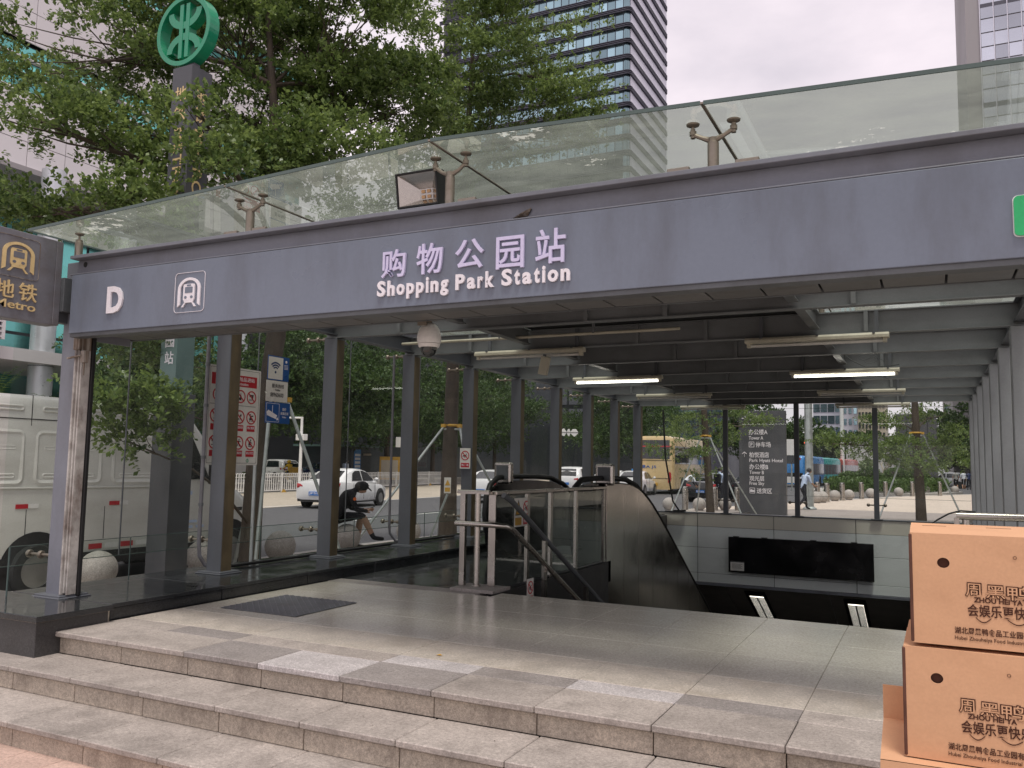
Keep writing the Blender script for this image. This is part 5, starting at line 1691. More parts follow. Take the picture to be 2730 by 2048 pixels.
# ================================================================ CARTONS
def carton(label, x0, y0, z0, wd, dp, ht, rz, printed=True, flaps=None, hole=True, group='brown food cartons'):
    t = tag(empty('carton', (x0, y0, z0), rz), label, 'carton', group)
    def part(name, g, m, **k):
        o = g.build(name, m, t, keep=False, **k)
        return o
    th = .005
    r_ = .006
    # front face with a real hand hole: ring of quads between outer rectangle and circle
    hc, hr_ = (.068, ht - .066), .0128
    fr = G()
    if hole:
        N_ = 32
        cir, rec = [], []
        for k in range(N_):
            a = 2 * math.pi * k / N_
            cx, cy = math.cos(a), math.sin(a)
            cir.append((hc[0] + hr_ * cx, hc[1] + hr_ * .92 * cy))
            tx_ = ((wd - hc[0]) if cx > 0 else hc[0]) / max(abs(cx), 1e-6)
            ty_ = ((ht - hc[1]) if cy > 0 else hc[1]) / max(abs(cy), 1e-6)
            s_ = min(tx_, ty_)
            rec.append((hc[0] + s_ * cx, hc[1] + s_ * cy))
        corners = [(0, 0), (wd, 0), (wd, ht), (0, ht)]
        vs = [(x, 0, z) for x, z in cir] + [(x, 0, z) for x, z in rec] + [(x, th, z) for x, z in cir]
        fs = []
        for k in range(N_):
            j = (k + 1) % N_
            p, q = rec[k], rec[j]
            on = lambda P: (abs(P[0]) < 1e-6, abs(P[0] - wd) < 1e-6, abs(P[1]) < 1e-6, abs(P[1] - ht) < 1e-6)
            if any(a and b for a, b in zip(on(p), on(q))):
                fs.append((k, j, N_ + j, N_ + k))
            else:
                cc = min(corners, key=lambda c_: (c_[0] - p[0]) ** 2 + (c_[1] - p[1]) ** 2 + (c_[0] - q[0]) ** 2 + (c_[1] - q[1]) ** 2)
                vs.append((cc[0], 0, cc[1]))
                fs.append((k, j, N_ + j, len(vs) - 1, N_ + k))
            fs.append((j, k, 2 * N_ + k, 2 * N_ + j))
        fr.add(vs, fs)
        front = part('front_panel', fr, MT['cardboard'])
        rel2 = G().box(.01, wd - .01, .012, .014, .01, ht - .012)
        part('inner_flap', rel2, MT['cardboard_in'])
    else:
        fr.box(0, wd, 0, th, 0, ht)
        front = part('front_panel', fr, MT['cardboard'])
    part('side_panel', G().box(0, th, th, dp, 0, ht - .004), MT['cardboard'], bevel=.002, seg=1)
    part('side_panel', G().box(wd - th, wd, th, dp, 0, ht - .004), MT['cardboard'], bevel=.002, seg=1)
    part('back_panel', G().box(th, wd - th, dp - th, dp, 0, ht - .004), MT['cardboard'])
    part('base', G().box(th, wd - th, th, dp - th, 0, th), MT['cardboard'])
    if flaps is None:
        g = G()
        g.add([(0, 0, ht), (wd, 0, ht), (wd, dp * .62, ht + .003), (0, dp * .62, ht + .003)], [(0, 1, 2, 3)])
        part('top_flap', g, MT['cardboard'])
        g = G()
        g.add([(0, dp * .62, ht - .002), (wd, dp * .62, ht - .002), (wd, dp, ht + .001), (0, dp, ht + .001)], [(0, 1, 2, 3)])
        part('top_flap', g, MT['cardboard'])
        g = G()
        for a in (.06, .38, .66, .9):
            g.box(wd * a, wd * a + .055, dp * .615, dp * .63, ht + .001, ht + .0036)
        part('torn_seam', g, MT['cardboard_in'])
        g = G().box(-.003, .004, -.002, .008, .002, ht - .003)
        part('worn_corner', g, MT['cardboard_in'], bevel=.002, seg=1)
    elif flaps == 'open':
        g = G()
        g.add([(0, 0, ht), (wd, 0, ht), (wd, dp, ht), (0, dp, ht)], [(0, 1, 2, 3)])
        part('top_flap', g, MT['cardboard'])
        g = G().box(0, wd, dp - .002, dp + .003, ht - .01, ht + .085)
        part('raised_flap', g, MT['cardboard'])
    if printed:
        lift = -.0008
        U, V = (1, 0, 0), (0, 0, 1)
        def tx(name, body, u, v, w_, h_, bold, m='ink', lf=lift, g=None):
            gg = G()
            text_fit('', body, (u, lf, v), U, V, w_, h_, .0006, None, None, bold, g=gg)
            return part(name, gg, MT[m])
        cx = .222
        # outlined brand characters: thick ink first, paper-coloured core on top
        for ch, a, b, lo, hi in (('周', .112, .141, .114, .142), ('黑', .152, .189, .113, .140), ('鸭', .193, .236, .111, .141)):
            tx('brand_outline', ch, a - .0025, lo - .0025, b - a + .005, hi - lo + .005, .045)
            tx('brand_core', ch, a, lo, b - a, hi - lo, .0, 'cardboard', -.0016)
        tx('brand_pinyin', 'ZHOU HEI YA', .127, .1005, .095, .0115, .03)
        tx('slogan', '会娱乐更快乐', .114, .069, .136, .0275, .015)
        g = G()
        for c0, w_ in ((.136, .03), (.200, .04)):
            pts = [(c0 + w_ * (k / 8 - .2), .0685 - .010 * math.sin(math.pi * k / 8)) for k in range(9)]
            for (a, b), (c_, d) in zip(pts[:-1], pts[1:]):
                g.prism([(a, b), (a, b - .0022), (c_, d - .0022), (c_, d)][::-1], (0, lift, 0), U, V, .0006)
        part('slogan_swash', g, MT['ink'])
        tx('maker_name', '湖北周黑鸭食品工业园有限公司', .087, .0285, .186, .0155, .012)
        tx('maker_name_latin', 'Hubei Zhouheiya Food Industrial Park Co., Ltd.', .087, .0130, .205, .0110, 0.0)
        g = G()
        for q in band(disc2(.210, .204, .0038, 14), disc2(.210, .204, .0030, 14)):
            g.prism(q, (0, lift, 0), U, V, .0006)
        part('registered_mark', g, MT['ink'])
    return t
BXY = 2.20
carton('open-seamed brown carton with printed brand, topmost of the stack', -.046, BXY, .807, .45, .40, .250, R(0.6))
carton('brown printed carton directly under the topmost one', -.066, BXY - .003, .552, .45, .38, .246, R(-0.8))
carton('brown carton with a raised flap, third from the top of the stack', -.118, BXY - .05, .30, .45, .36, .249, R(1.5), printed=False, flaps='open', hole=False)
carton('brown carton fourth from the top of the stack', -.07, BXY, .05, .45, .38, .247, R(.5), printed=False, hole=False)
carton('brown carton second from the bottom of the stack', -.075, BXY - .01, -.20, .45, .38, .247, R(-.4), printed=False, hole=False)
carton('brown carton at the bottom of the stack', -.07, BXY, -.4379, .45, .38, .235, R(.3), printed=False, hole=False)
# ================================================================ VEHICLES (built along +Y, front at +Y, origin on the ground under the middle)
def wheel(t, x, y, r, wd, steel=False, name='wheel'):
    s = 1 if x > 0 else -1
    h = wd / 2
    g = G().lathe([(r * .62, -h), (r * .93, -h), (r, -h * .75), (r, h * .75), (r * .93, h), (r * .62, h), (r * .60, h * .3)], (x, y, r), 24, axis='X')
    w_ = g.build(name, MT['tyre'], t, keep=False, smooth=40)
    g = G()
    if steel:
        g.lathe([(.001, s * h * .2), (r * .16, s * h * .9), (r * .17, s * h * .2), (r * .30, s * h * .05), (r * .48, s * h * .55), (r * .56, s * h * .35), (r * .62, s * h * .95), (r * .64, s * h * .9)], (x, y, r), 24, axis='X')
    else:
        g.lathe([(.001, s * h * .7), (r * .16, s * h * .75), (r * .18, s * h * .55), (r * .56, s * h * .5), (r * .60, s * h * .98), (r * .64, s * h * .95)], (x, y, r), 24, axis='X')
    g.build('rim', MT['rim'], w_, keep=False, smooth=40)
    g = G()
    for k in range(8 if steel else 5):
        a = 2 * math.pi * k / (8 if steel else 5)
        g.cyl((x + s * h * .62, y + r * .36 * math.cos(a), r + r * .36 * math.sin(a)), (x + s * h * .66, y + r * .36 * math.cos(a), r + r * .36 * math.sin(a)), r * (.085 if steel else .12), n=10)
    g.build('wheel_holes', MT['black'], w_, keep=False)
    return w_

def ring_sym(half):
    """half: list of (x,z) from bottom centre side to top; returns full closed ring"""
    return half + [(-x, z) for x, z in reversed(half)]

CARS = {
    'sedan': dict(L=4.62, body=[(-2.31, .62, .42, .86), (-2.27, .78, .30, .98), (-2.1, .86, .24, 1.03), (-1.6, .895, .20, 1.02), (-.8, .90, .19, .985), (.4, .90, .19, .955), (1.0, .895, .20, .93), (1.6, .87, .21, .87), (2.05, .80, .24, .76), (2.26, .66, .30, .64), (2.31, .5, .36, .54)],
                  gh=[(-1.80, 1.02, .60), (-1.45, 1.16, .64), (-.95, 1.39, .665), (-.45, 1.475, .66), (.05, 1.48, .65), (.40, 1.43, .64), (.85, 1.20, .66), (1.20, .965, .70)], wb=.845, zb=.955,
                  win=[[(-.98, 1.03), (-.15, 1.02), (-.15, 1.405), (-.55, 1.40), (-.80, 1.31)], [(-.08, 1.02), (.78, 1.005), (.80, 1.06), (.42, 1.33), (.12, 1.405), (-.08, 1.41)]], r=.325, ax=(-1.36, 1.34)),
    'suv': dict(L=4.5, body=[(-2.25, .70, .5, .95), (-2.2, .86, .34, 1.08), (-1.9, .90, .28, 1.10), (-.8, .915, .26, 1.08), (.5, .915, .26, 1.05), (1.1, .90, .27, 1.02), (1.7, .87, .28, .96), (2.1, .80, .32, .84), (2.25, .6, .4, .7)],
                gh=[(-2.16, 1.08, .70), (-1.95, 1.42, .69), (-1.6, 1.62, .68), (-.8, 1.67, .67), (0., 1.66, .66), (.4, 1.58, .66), (.8, 1.32, .68), (1.15, 1.06, .72)], wb=.86, zb=1.06,
                win=[[(-1.75, 1.14), (-.15, 1.12), (-.15, 1.56), (-1.5, 1.55)], [(-.08, 1.12), (.78, 1.10), (.40, 1.46), (.1, 1.56), (-.08, 1.56)]], r=.36, ax=(-1.32, 1.36)),
}
def car(label, kind, paint, loc, rz, group=None, plate='blue', plate_text=None, roofsign=False):
    S = CARS[kind]
    t = tag(empty('car', loc, rz), label, 'car', group)
    g = G()
    rings = []
    for y, w_, zs, zt in S['body']:
        h = zt - zs
        half = [(w_ * .72, zs), (w_ * .95, zs + .05 * h), (w_ * .995, zs + .25 * h), (w_ * 1.0, zs + .5 * h), (w_ * .985, zs + .78 * h), (w_ * .94, zs + .95 * h), (w_ * .6, zt + .015), (w_ * .2, zt + .03)]
        rings.append([(x, y, z) for x, z in ring_sym(half)])
    g.loft(rings)
    g.build('body', paint, t, keep=False, smooth=45)
    g = G()
    wb, zb = S['wb'], S['zb']
    rings = []
    for y, zr, wr in S['gh']:
        zr_ = max(zr, zb + .01)
        half = [(wb, zb - .02), (wb + (wr - wb) * .5, zb + (zr_ - zb) * .55), (wr + .02, zb + (zr_ - zb) * .9), (wr * .82, zr_), (wr * .4, zr_ + .012)]
        rings.append([(x, y, z) for x, z in ring_sym(half)])
    g.loft(rings)
    cab = g.build('cabin', paint, t, keep=False, smooth=40)
    zr = max(z for _, z, _ in S['gh'])
    wr = S['gh'][len(S['gh']) // 2][2]
    for s in (-1, 1):
        for poly in S['win']:
            def xs_(z):
                f_ = (z - zb) / (zr - zb)
                return wb + (wr + .02 - wb) * min(1, f_ / .95) + .012
            pts = [(s * xs_(z), y, z) for y, z in poly]
            G().add(pts if s > 0 else pts[::-1], [tuple(range(len(pts)))]).build('side_window', MT['car_glass'], t, keep=False)
    def prof(y):
        P = S['gh']
        for (a, z1, _), (b, z2, _) in zip(P[:-1], P[1:]):
            if a <= y <= b:
                return z1 + (z2 - z1) * (y - a) / (b - a)
        return zb
    ga, gb = S['gh'][0][0], S['gh'][-1][0]
    for nm, ya, yb in (('rear_window', ga + .12, ga + .85), ('windscreen', gb - .80, gb - .08)):
        if kind == 'suv' and nm == 'rear_window':
            ya, yb = ga + .03, ga + .42
        n = 6
        q = G()
        vs = []
        for k in range(n + 1):
            y = ya + (yb - ya) * k / n
            z = max(prof(y), zb) + .022
            hw = .60 - .10 * ((k / n) if nm == 'rear_window' else (1 - k / n))
            vs += [(-hw, y, z - .012), (0, y, z + .004), (hw, y, z - .012)]
        fs = [(3 * k + a, 3 * k + a + 1, 3 * k + a + 4, 3 * k + a + 3) for k in range(n) for a in (0, 1)]
        q.add(vs, fs)
        q.build(nm, MT['car_glass'], t, keep=False, smooth=60)
    ry = S['body'][0][0]
    for s in (-1, 1):
        for y in S['ax']:
            G().lathe([(.001, -.02), (S['r'] + .045, -.02), (S['r'] + .045, .006), (.001, .006)], (s * .90, y, S['r'] + .01), 26, axis='X').build('wheel_arch', MT['black'], t, keep=False)
            wheel(t, s * .83, y, S['r'], .20)
        zt = .86 if kind == 'sedan' else .98
        g = G().loft([[(s * .50, ry + .01, zt - .07), (s * .50, ry - .012, zt - .04), (s * .50, ry + .015, zt + .03), (s * .50, ry + .05, zt)],
                      [(s * .74, ry + .01, zt - .10), (s * .74, ry - .005, zt - .02), (s * .74, ry + .03, zt + .07), (s * .74, ry + .10, zt)],
                      [(s * .885, ry + .28, zt - .03), (s * .90, ry + .26, zt + .02), (s * .89, ry + .34, zt + .09), (s * .86, ry + .36, zt + .02)]])
        g.build('tail_lamp', MT['lamp_red'], t, keep=False, smooth=50)
        fy = S['body'][-1][0]
        G().sph((s * .62, fy - .2, .66 if kind == 'sedan' else .82), .12, (1.1, 1.2, .6), 12, 8).build('headlamp', MT['white'], t, keep=False, smooth=60)
        g = G().sph((s * 1.0, gb - .45, zb + .12), .10, (.9, .5, .65), 10, 8)
        g.beam((s * .86, gb - .42, zb + .06), (s * .97, gb - .44, zb + .09), .05, .03)
        g.build('door_mirror', paint, t, keep=False, smooth=50)
        for y in (-.75, .15):
            G().box(min(s * .905, s * .925), max(s * .905, s * .925), y, y + .17, .80, .825).build('door_handle', MT['rim'], t, keep=False)
        q = G()
        for y in (-.95, -.11, .86):
            q.box(min(s * .893, s * .9035), max(s * .893, s * .9035), y - .005, y + .005, .32, .93)
        q.box(min(s * .88, s * .908), max(s * .88, s * .908), -.95, .98, .20, .255)
        q.build('door_seam', MT['black'], t, keep=False)
    if plate:
        pz = .56 if kind == 'sedan' else .72
        p = G().box(-.22, .22, ry - .035, ry - .005, pz - .07, pz + .07).build('number_plate', MT['plate_green' if plate == 'green' else 'plate_blue'], t, keep=False)
        if plate_text:
            gg = G()
            text_fit('', plate_text, (-.20, ry - .036, pz - .045), (1, 0, 0), (0, 0, 1), .40, .09, .002, None, None, .012, g=gg)
            gg.build('plate_text', MT['letter'], p, keep=False)
    G().box(-.72, .72, ry + .03, ry + .10, .26, .36).build('bumper_insert', MT['black'], t, keep=False)
    if roofsign:
        G().box(-.18, .18, -.35, -.15, 1.49, 1.60).build('roof_lamp', MT['bus_blue'], t, keep=False, bevel=.02)
    return t
RD = R(9.2)
car('white sedan driving away on the road behind the seated person', 'sedan', MT['car_white'], (-20.75, 27.2, RZ), RD, 'cars on the road', plate_text='JP55')
car('white sedan with red tail lamps partly hidden by the no climbing column', 'sedan', MT['car_white'], (-18.35, 35.6, RZ), RD, 'cars on the road')
car('white hatchback with dark windows seen left of the escalator cladding', 'suv', MT['car_white'], (-18.8, 46.8, RZ), R(6), 'cars on the road')
car('white sedan between two columns above the escalator', 'sedan', MT['car_white'], (-18.2, 51.6, RZ), R(5), 'cars on the road')
car('white taxi with blue roof sign and green plate near the gold coach', 'sedan', MT['car_white'], (-16.3, 50.4, RZ), R(4), 'cars on the road', plate='green', roofsign=True)
car('black car with blue plate seen behind the supported street tree', 'sedan', MT['car_black'], (-10.0, 44.6, RZ), R(-8), 'cars on the road', plate_text='粤B5C625')
car('dark car parked beyond the directory board', 'sedan', MT['car_black'], (-8.3, 46.6, RZ), R(-8), 'cars on the road')
car('navy blue car parked beyond the white fence', 'sedan', MT['car_navy'], (-39.5, 49.0, RZ + .15), R(80), 'cars beyond the fence', plate=None)
car('white parked car beyond the fence behind the yellow rider', 'suv', MT['car_white'], (-42.5, 47.5, RZ + .15), R(75), 'cars beyond the fence', plate=None)
car('silver estate car parked far off beside the walkers', 'suv', MT['car_silver'], (1.6, 100.5, RZ), R(75), None, plate=None)
car('dark car on the distant road left of the white pole', 'sedan', MT['car_black'], (-7.5, 122, RZ), R(60), 'distant dark cars', plate=None)
car('dark car on the distant road right of the white pole', 'suv', MT['car_black'], (-4.5, 128, RZ), R(60), 'distant dark cars', plate=None)

# ---- white panel van parked at the kerb
van = tag(empty('van', (-11.10, 8.40, RZ)), 'dirty white high-roof panel van parked behind the glass wall', 'van')
st_ = [(-3.05, .93, .42, 2.40), (-3.02, .985, .36, 2.52), (-2.6, 1.0, .34, 2.545), (-1., 1.0, .34, 2.55), (.6, 1.0, .34, 2.54), (1.05, .99, .34, 2.45), (1.45, .985, .36, 2.02), (1.95, .97, .36, 1.42), (2.30, .93, .36, 1.22), (2.62, .80, .38, 1.02), (2.72, .60, .45, .85)]
g = G()
rings = []
for y, w_, zs, zt in st_:
    top = zt
    half = [(w_ * .7, zs), (w_ * .97, zs + .02), (w_, zs + .14), (w_ * 1.0, min(1.36, zs + (top - zs) * .55)), (w_ * .995, zs + (top - zs) * .72), (w_ * .975, top - .16), (w_ * .93, top - .06), (w_ * .80, top - .008), (w_ * .3, top + .012)]
    rings.append([(x, y, z) for x, z in ring_sym(half)])
g.loft(rings)
g.build('body', MT['van_white'], van, keep=False, smooth=50)
def vx(z):
    return 1.004 if z < 1.36 else 1.004 - (z - 1.36) * .022
def vside(poly, t0=.008):
    """plate lying on the van's near side; poly in (y,z)"""
    q = G()
    n = len(poly)
    a = [(vx(z), y, z) for y, z in poly]
    b = [(vx(z) + t0, y, z) for y, z in poly]
    q.add(a + b, [tuple(range(n - 1, -1, -1)), tuple(range(n, 2 * n))] + [(i, (i + 1) % n, n + (i + 1) % n, n + i) for i in range(n)])
    return q
def vring(y0, y1, z0, z1, r, wd, t0):
    q = G()
    A, B = rrect(y0, y1, z0, z1, r, 6), rrect(y0 + wd, y1 - wd, z0 + wd, z1 - wd, max(r - wd, .02), 6)
    C = rrect(y0 + wd * .5, y1 - wd * .5, z0 + wd * .5, z1 - wd * .5, max(r - wd * .5, .02), 6)
    n = len(A)
    vs = [(vx(z) - .002, y, z) for y, z in A] + [(vx(z) + t0, y, z) for y, z in C] + [(vx(z) - .002, y, z) for y, z in B]
    q.add(vs, [(i, (i + 1) % n, n + (i + 1) % n, n + i) for i in range(n)] + [(n + i, n + (i + 1) % n, 2 * n + (i + 1) % n, 2 * n + i) for i in range(n)])
    return q
O = 8.40
for y0, y1 in ((5.75, 6.79), (6.90, 7.90), (8.03, 8.95)):
    vring(y0 - O, y1 - O, .82 + .57, 1.53 + .57, .11, .075, .013).build('stamped_panel', MT['van_white'], van, keep=False, smooth=40)
    for zc_ in (1.77,):
        vring(y0 + .08 - O, y1 - .04 - O, 1.75 + .57, 1.835 + .57, .04, .035, .010).build('stamped_slot', MT['van_white'], van, keep=False, smooth=40)
    for zc_ in (.95, 1.30):
        vring(y0 + .12 - O, y1 - .12 - O, zc_ - .035 + .57, zc_ + .035 + .57, .03, .03, .006).build('stamped_slot', MT['van_white'], van, keep=False, smooth=40)
g = vside([(5.5 - O, .795 + .57), (9.35 - O, .775 + .57), (9.35 - O, .795 + .57), (5.5 - O, .818 + .57)], .016)
g.build('belt_ridge', MT['van_white'], van, keep=False, bevel=.005)
g = G()
for y0, z0, z1 in ((6.845, .10, 1.96), (7.965, .10, 1.96), (9.42, .12, 1.9), (9.0, .12, 1.9)):
    q = vside([(y0 - .005 - O, z0 + .57), (y0 + .005 - O, z0 + .57), (y0 + .005 - O, z1 + .57), (y0 - .005 - O, z1 + .57)], .002)
    g.add(q.v, q.f)
q = vside([(5.5 - O, 1.655 + .57), (9.4 - O, 1.65 + .57), (9.4 - O, 1.662 + .57), (5.5 - O, 1.667 + .57)], .002)
g.add(q.v, q.f)
q = vside([(5.5 - O, 1.955 + .57 - .02), (9.3 - O, 1.945 + .57 - .02), (9.3 - O, 1.955 + .57 - .02), (5.5 - O, 1.965 + .57 - .02)], .004)
g.build('panel_gap', MT['joint'], van, keep=False)
for y0 in (6.70, 8.03):
    vside([(y0 - O, .545 + .57), (y0 + .16 - O, .545 + .57), (y0 + .16 - O, .60 + .57), (y0 - O, .60 + .57)], .006).build('red_reflector', MT['red'], van, keep=False)
    vside([(y0 + .16 - O, .545 + .57), (y0 + .30 - O, .545 + .57), (y0 + .30 - O, .60 + .57), (y0 + .16 - O, .60 + .57)], .005).build('white_reflector', MT['white'], van, keep=False)
for y0, mm in ((7.3, 'white'), (7.75, 'red'), (8.0, 'white'), (8.25, 'red'), (8.5, 'white')):
    vside([(y0 - O, .02 + .42 + .1), (y0 + .2 - O, .02 + .42 + .1), (y0 + .2 - O, .09 + .42 + .1), (y0 - O, .09 + .42 + .1)], .005).build('sill_reflector', MT[mm], van, keep=False)
vside([(5.4 - O, .33), (9.95 - O, .33), (9.95 - O, .50), (5.4 - O, .52)], .012).build('sill_trim', MT['black'], van, keep=False)
for y in (7.0, 10.30):
    for s in (-1, 1):
        G().lathe([(.001, -.03), (.46, -.03), (.46, .007), (.001, .007)], (s * 1.0, y - O, .36), 30, axis='X').build('wheel_arch', MT['black'], van, keep=False)
        wheel(van, s * .945, y - O, .335, .23, steel=True)
vside([(9.10 - O, 1.45), (9.40 - O, 1.45), (9.80 - O, 1.47), (9.62 - O, 1.80), (9.45 - O, 2.08), (9.10 - O, 2.10)], .006).build('cab_window', MT['car_glass'], van, keep=False)
g = G().add([(-.88, 1.50, 2.04), (.88, 1.50, 2.04), (.90, 1.93, 1.48), (-.90, 1.93, 1.48)], [(0, 1, 2, 3)])
g.build('windscreen', MT['car_glass'], van, keep=False)
g = G().obox((1.16, 1.35, 1.55), (.16, .10, .34))
g.beam((1.0, 1.3, 1.45), (1.12, 1.34, 1.5), .04, .04)
g.build('door_mirror', MT['black'], van, keep=False, bevel=.03)
g = G().cyl((1.0, 1.93, .975), (1.012, 1.93, .975), .032, n=16)
g.build('side_indicator', MT['lamp_orange'], van, keep=False)
g = G()
for k in range(5):
    g.beam((1.006, 2.02 + .025 * k, .945), (1.006, 2.035 + .025 * k, 1.0), .012, .01)
g.build('fender_vent', MT['black'], van, keep=False)
g = G().sph((.80, 2.45, .85), .16, (1, .9, .8), 12, 8)
g.build('headlamp', MT['white'], van, keep=False, smooth=60)
g = G()
for z0, z1, y0, y1 in ((.72, .76, 1.0, 1.12), (.72, .76, 1.18, 1.34), (.80, .84, 1.0, 1.2), (1.22, 1.28, 1.0, 1.08)):
    q = vside([(y0, z0), (y1, z0), (y1, z1), (y0, z1)], .002)
    g.add(q.v, q.f)
g.build('faded_door_decal', MT['cloth_lblue'], van, keep=False)
# second pale van roof behind
v2 = tag(empty('van', (-14.2, 10.2, RZ)), 'white van roof with rack showing above the parked panel van', 'van')
g = G()
rings = []
for y, w_, zt in ((-2.6, .9, 2.5), (-2.5, .96, 2.74), (0, .98, 2.78), (1.6, .97, 2.72), (2.3, .95, 1.5), (2.9, .8, 1.1)):
    half = [(w_ * .8, .4), (w_, .55), (w_, 1.5), (w_ * .97, zt - .14), (w_ * .85, zt - .01), (w_ * .3, zt)]
    rings.append([(x, y, z) for x, z in ring_sym(half)])
g.loft(rings)
g.build('body', MT['van_white'], v2, keep=False, smooth=50)
for y in (-1.7, 1.7):
    for s in (-1, 1):
        wheel(v2, s * .88, y, .33, .2)
G().box(-.4, -.1, -2.2, -1.9, 2.78, 2.90).build('roof_vent', MT['black'], v2, keep=False, bevel=.03)
G().add([(-.85, 1.68, 2.6), (.85, 1.68, 2.6), (.9, 2.22, 1.65), (-.9, 2.22, 1.65)], [(0, 1, 2, 3)]).build('windscreen', MT['car_glass'], v2, keep=False)

# ---- coach and buses
def bus(label, paint, loc, rz, L_, W_, H_, group=None, coach=False, board=True, accent=None):
    t = tag(empty('coach' if coach else 'bus', loc, rz), label, 'coach' if coach else 'bus', group)
    g = G()
    rings = []
    w_ = W_ / 2
    for y, f_, zt in ((-L_ / 2, .93, H_ - .14), (-L_ / 2 + .08, .985, H_ - .04), (-L_ / 2 + .5, 1, H_), (L_ / 2 - .6, 1, H_), (L_ / 2 - .12, .985, H_ - .06), (L_ / 2, .93, H_ - .2)):
        ww = w_ * f_
        half = [(ww * .85, .30), (ww, .36), (ww, H_ * .45), (ww * .985, zt - .35), (ww * .95, zt - .12), (ww * .8, zt - .01), (ww * .3, zt)]
        rings.append([(x, y, z) for x, z in ring_sym(half)])
    g.loft(rings)
    g.build('body', paint, t, keep=False, smooth=45)
    for s in (-1, 1):
        n = 6
        z0, z1 = H_ * (.52 if coach else .40), H_ * (.83 if coach else .76)
        for k in range(n):
            a = -L_ / 2 + .5 + (L_ - 1.0) * k / n
            b = -L_ / 2 + .5 + (L_ - 1.0) * (k + 1) / n - .06
            pts = [(s * (w_ + .004), a, z0), (s * (w_ + .004), b, z0), (s * (w_ * .985 + .012), b, z1), (s * (w_ * .985 + .012), a, z1)]
            G().add(pts if s > 0 else pts[::-1], [(0, 1, 2, 3)]).build('side_window', MT['car_glass'], t, keep=False)
        for y in (-L_ / 2 + 2.6, L_ / 2 - 2.4):
            G().lathe([(.001, -.02), (.58, -.02), (.58, .008), (.001, .008)], (s * w_, y, .5), 24, axis='X').build('wheel_arch', MT['black'], t, keep=False)
            wheel(t, s * (w_ - .12), y, .48, .28, steel=True)
        G().prism([(0, 0), (.16, .02), (.22, .30), (.20, .62), (.10, .70), (.02, .36)] if s > 0 else [(0, 0), (-.16, .02), (-.22, .30), (-.20, .62), (-.10, .70), (-.02, .36)][::-1], (s * (w_ - .34), -L_ / 2 - .002, .75), (1, 0, 0), (0, 0, 1), .03).build('tail_lamp', MT['lamp_red'], t, keep=False)
    zr = H_ - .28
    G().box(-w_ * .82, w_ * .82, -L_ / 2 - .004, -L_ / 2 + .05, H_ * .60, zr).build('rear_window', MT['car_glass'], t, keep=False)
    G().add([(-w_ * .9, L_ / 2 + .006, H_ * .33), (-w_ * .9, L_ / 2 - .02, zr - .12), (w_ * .9, L_ / 2 - .02, zr - .12), (w_ * .9, L_ / 2 + .006, H_ * .33)], [(0, 1, 2, 3)]).build('windscreen', MT['car_glass'], t, keep=False)
    if board:
        G().box(-w_ * .75, w_ * .75, L_ / 2 - .05, L_ / 2 + .012, H_ - .42, H_ - .22).build('destination_display', MT['red'], t, keep=False)
    if accent:
        G().box(-w_ * .92, w_ * .92, L_ / 2 - .03, L_ / 2 + .018, .42, H_ * .33).build('front_skirt', accent, t, keep=False)
    return t
co = bus('gold coach seen from behind beyond the back glass wall', MT['coach'], (-16.15, 58.9, RZ), R(2.0), 11.6, 2.5, 3.75, coach=True, board=False)
g = G()
G().box(-1.15, 1.15, -5.83, -5.80, 3.02, 3.10).build('brake_light_strip', MT['lamp_red'], co, keep=False)
for z, w__ in ((2.15, 2.3), (1.0, 2.3)):
    g.box(-w__ / 2, w__ / 2, -5.815, -5.80, z, z + .03)
g.build('panel_gap', MT['joint'], co, keep=False)
gg = G()
text_fit('', '赣A J5', (-.95, -5.815, 1.62), (1, 0, 0), (0, 0, 1), 1.1, .24, .004, None, None, .012, g=gg)
gg.build('plate_lettering', MT['blue'], co, keep=False)
G().box(-.25, .25, -5.82, -5.80, .55, .72).build('number_plate', MT['yellow'], co, keep=False)
bus('blue and white city bus coming along behind the walking man', MT['bus_blue'], (-11.6, 90, RZ), R(180 - 4), 10.5, 2.5, 3.05, 'city buses', accent=MT['white'])
bus('teal city bus queueing between the blue and red buses', MT['bus_teal'], (-11.1, 101, RZ), R(180 - 6), 10.5, 2.5, 3.05, 'city buses', board=False)
bus('red city bus at the end of the queue', MT['bus_red'], (-10.0, 111.5, RZ), R(180 - 7), 10.5, 2.5, 3.05, 'city buses', board=False)
# electric scooter under the yellow rider
sc_ = tag(empty('scooter', (-39.5, 45.6, RZ + .15), R(70)), 'small delivery scooter beyond the white fence', 'scooter')
for y in (-.6, .6):
    wheel(sc_, .02, y, .24, .1)
g = G().tube([(0, -.6, .3), (0, -.35, .62), (0, .1, .62), (0, .2, .32), (0, .42, .34), (0, .5, .9)], [.06, .12, .12, .08, .08, .05], 10)
g.build('frame', MT['cloth_yellow'], sc_, keep=False, smooth=50)
G().tube([(-.3, .42, 1.02), (0, .5, .95), (.3, .42, 1.02)], .018, 8).build('handlebar', MT['black'], sc_, keep=False)
G().box(-.24, .24, -.75, -.3, .72, 1.15).build('delivery_box', MT['yellow'], sc_, keep=False, bevel=.03)

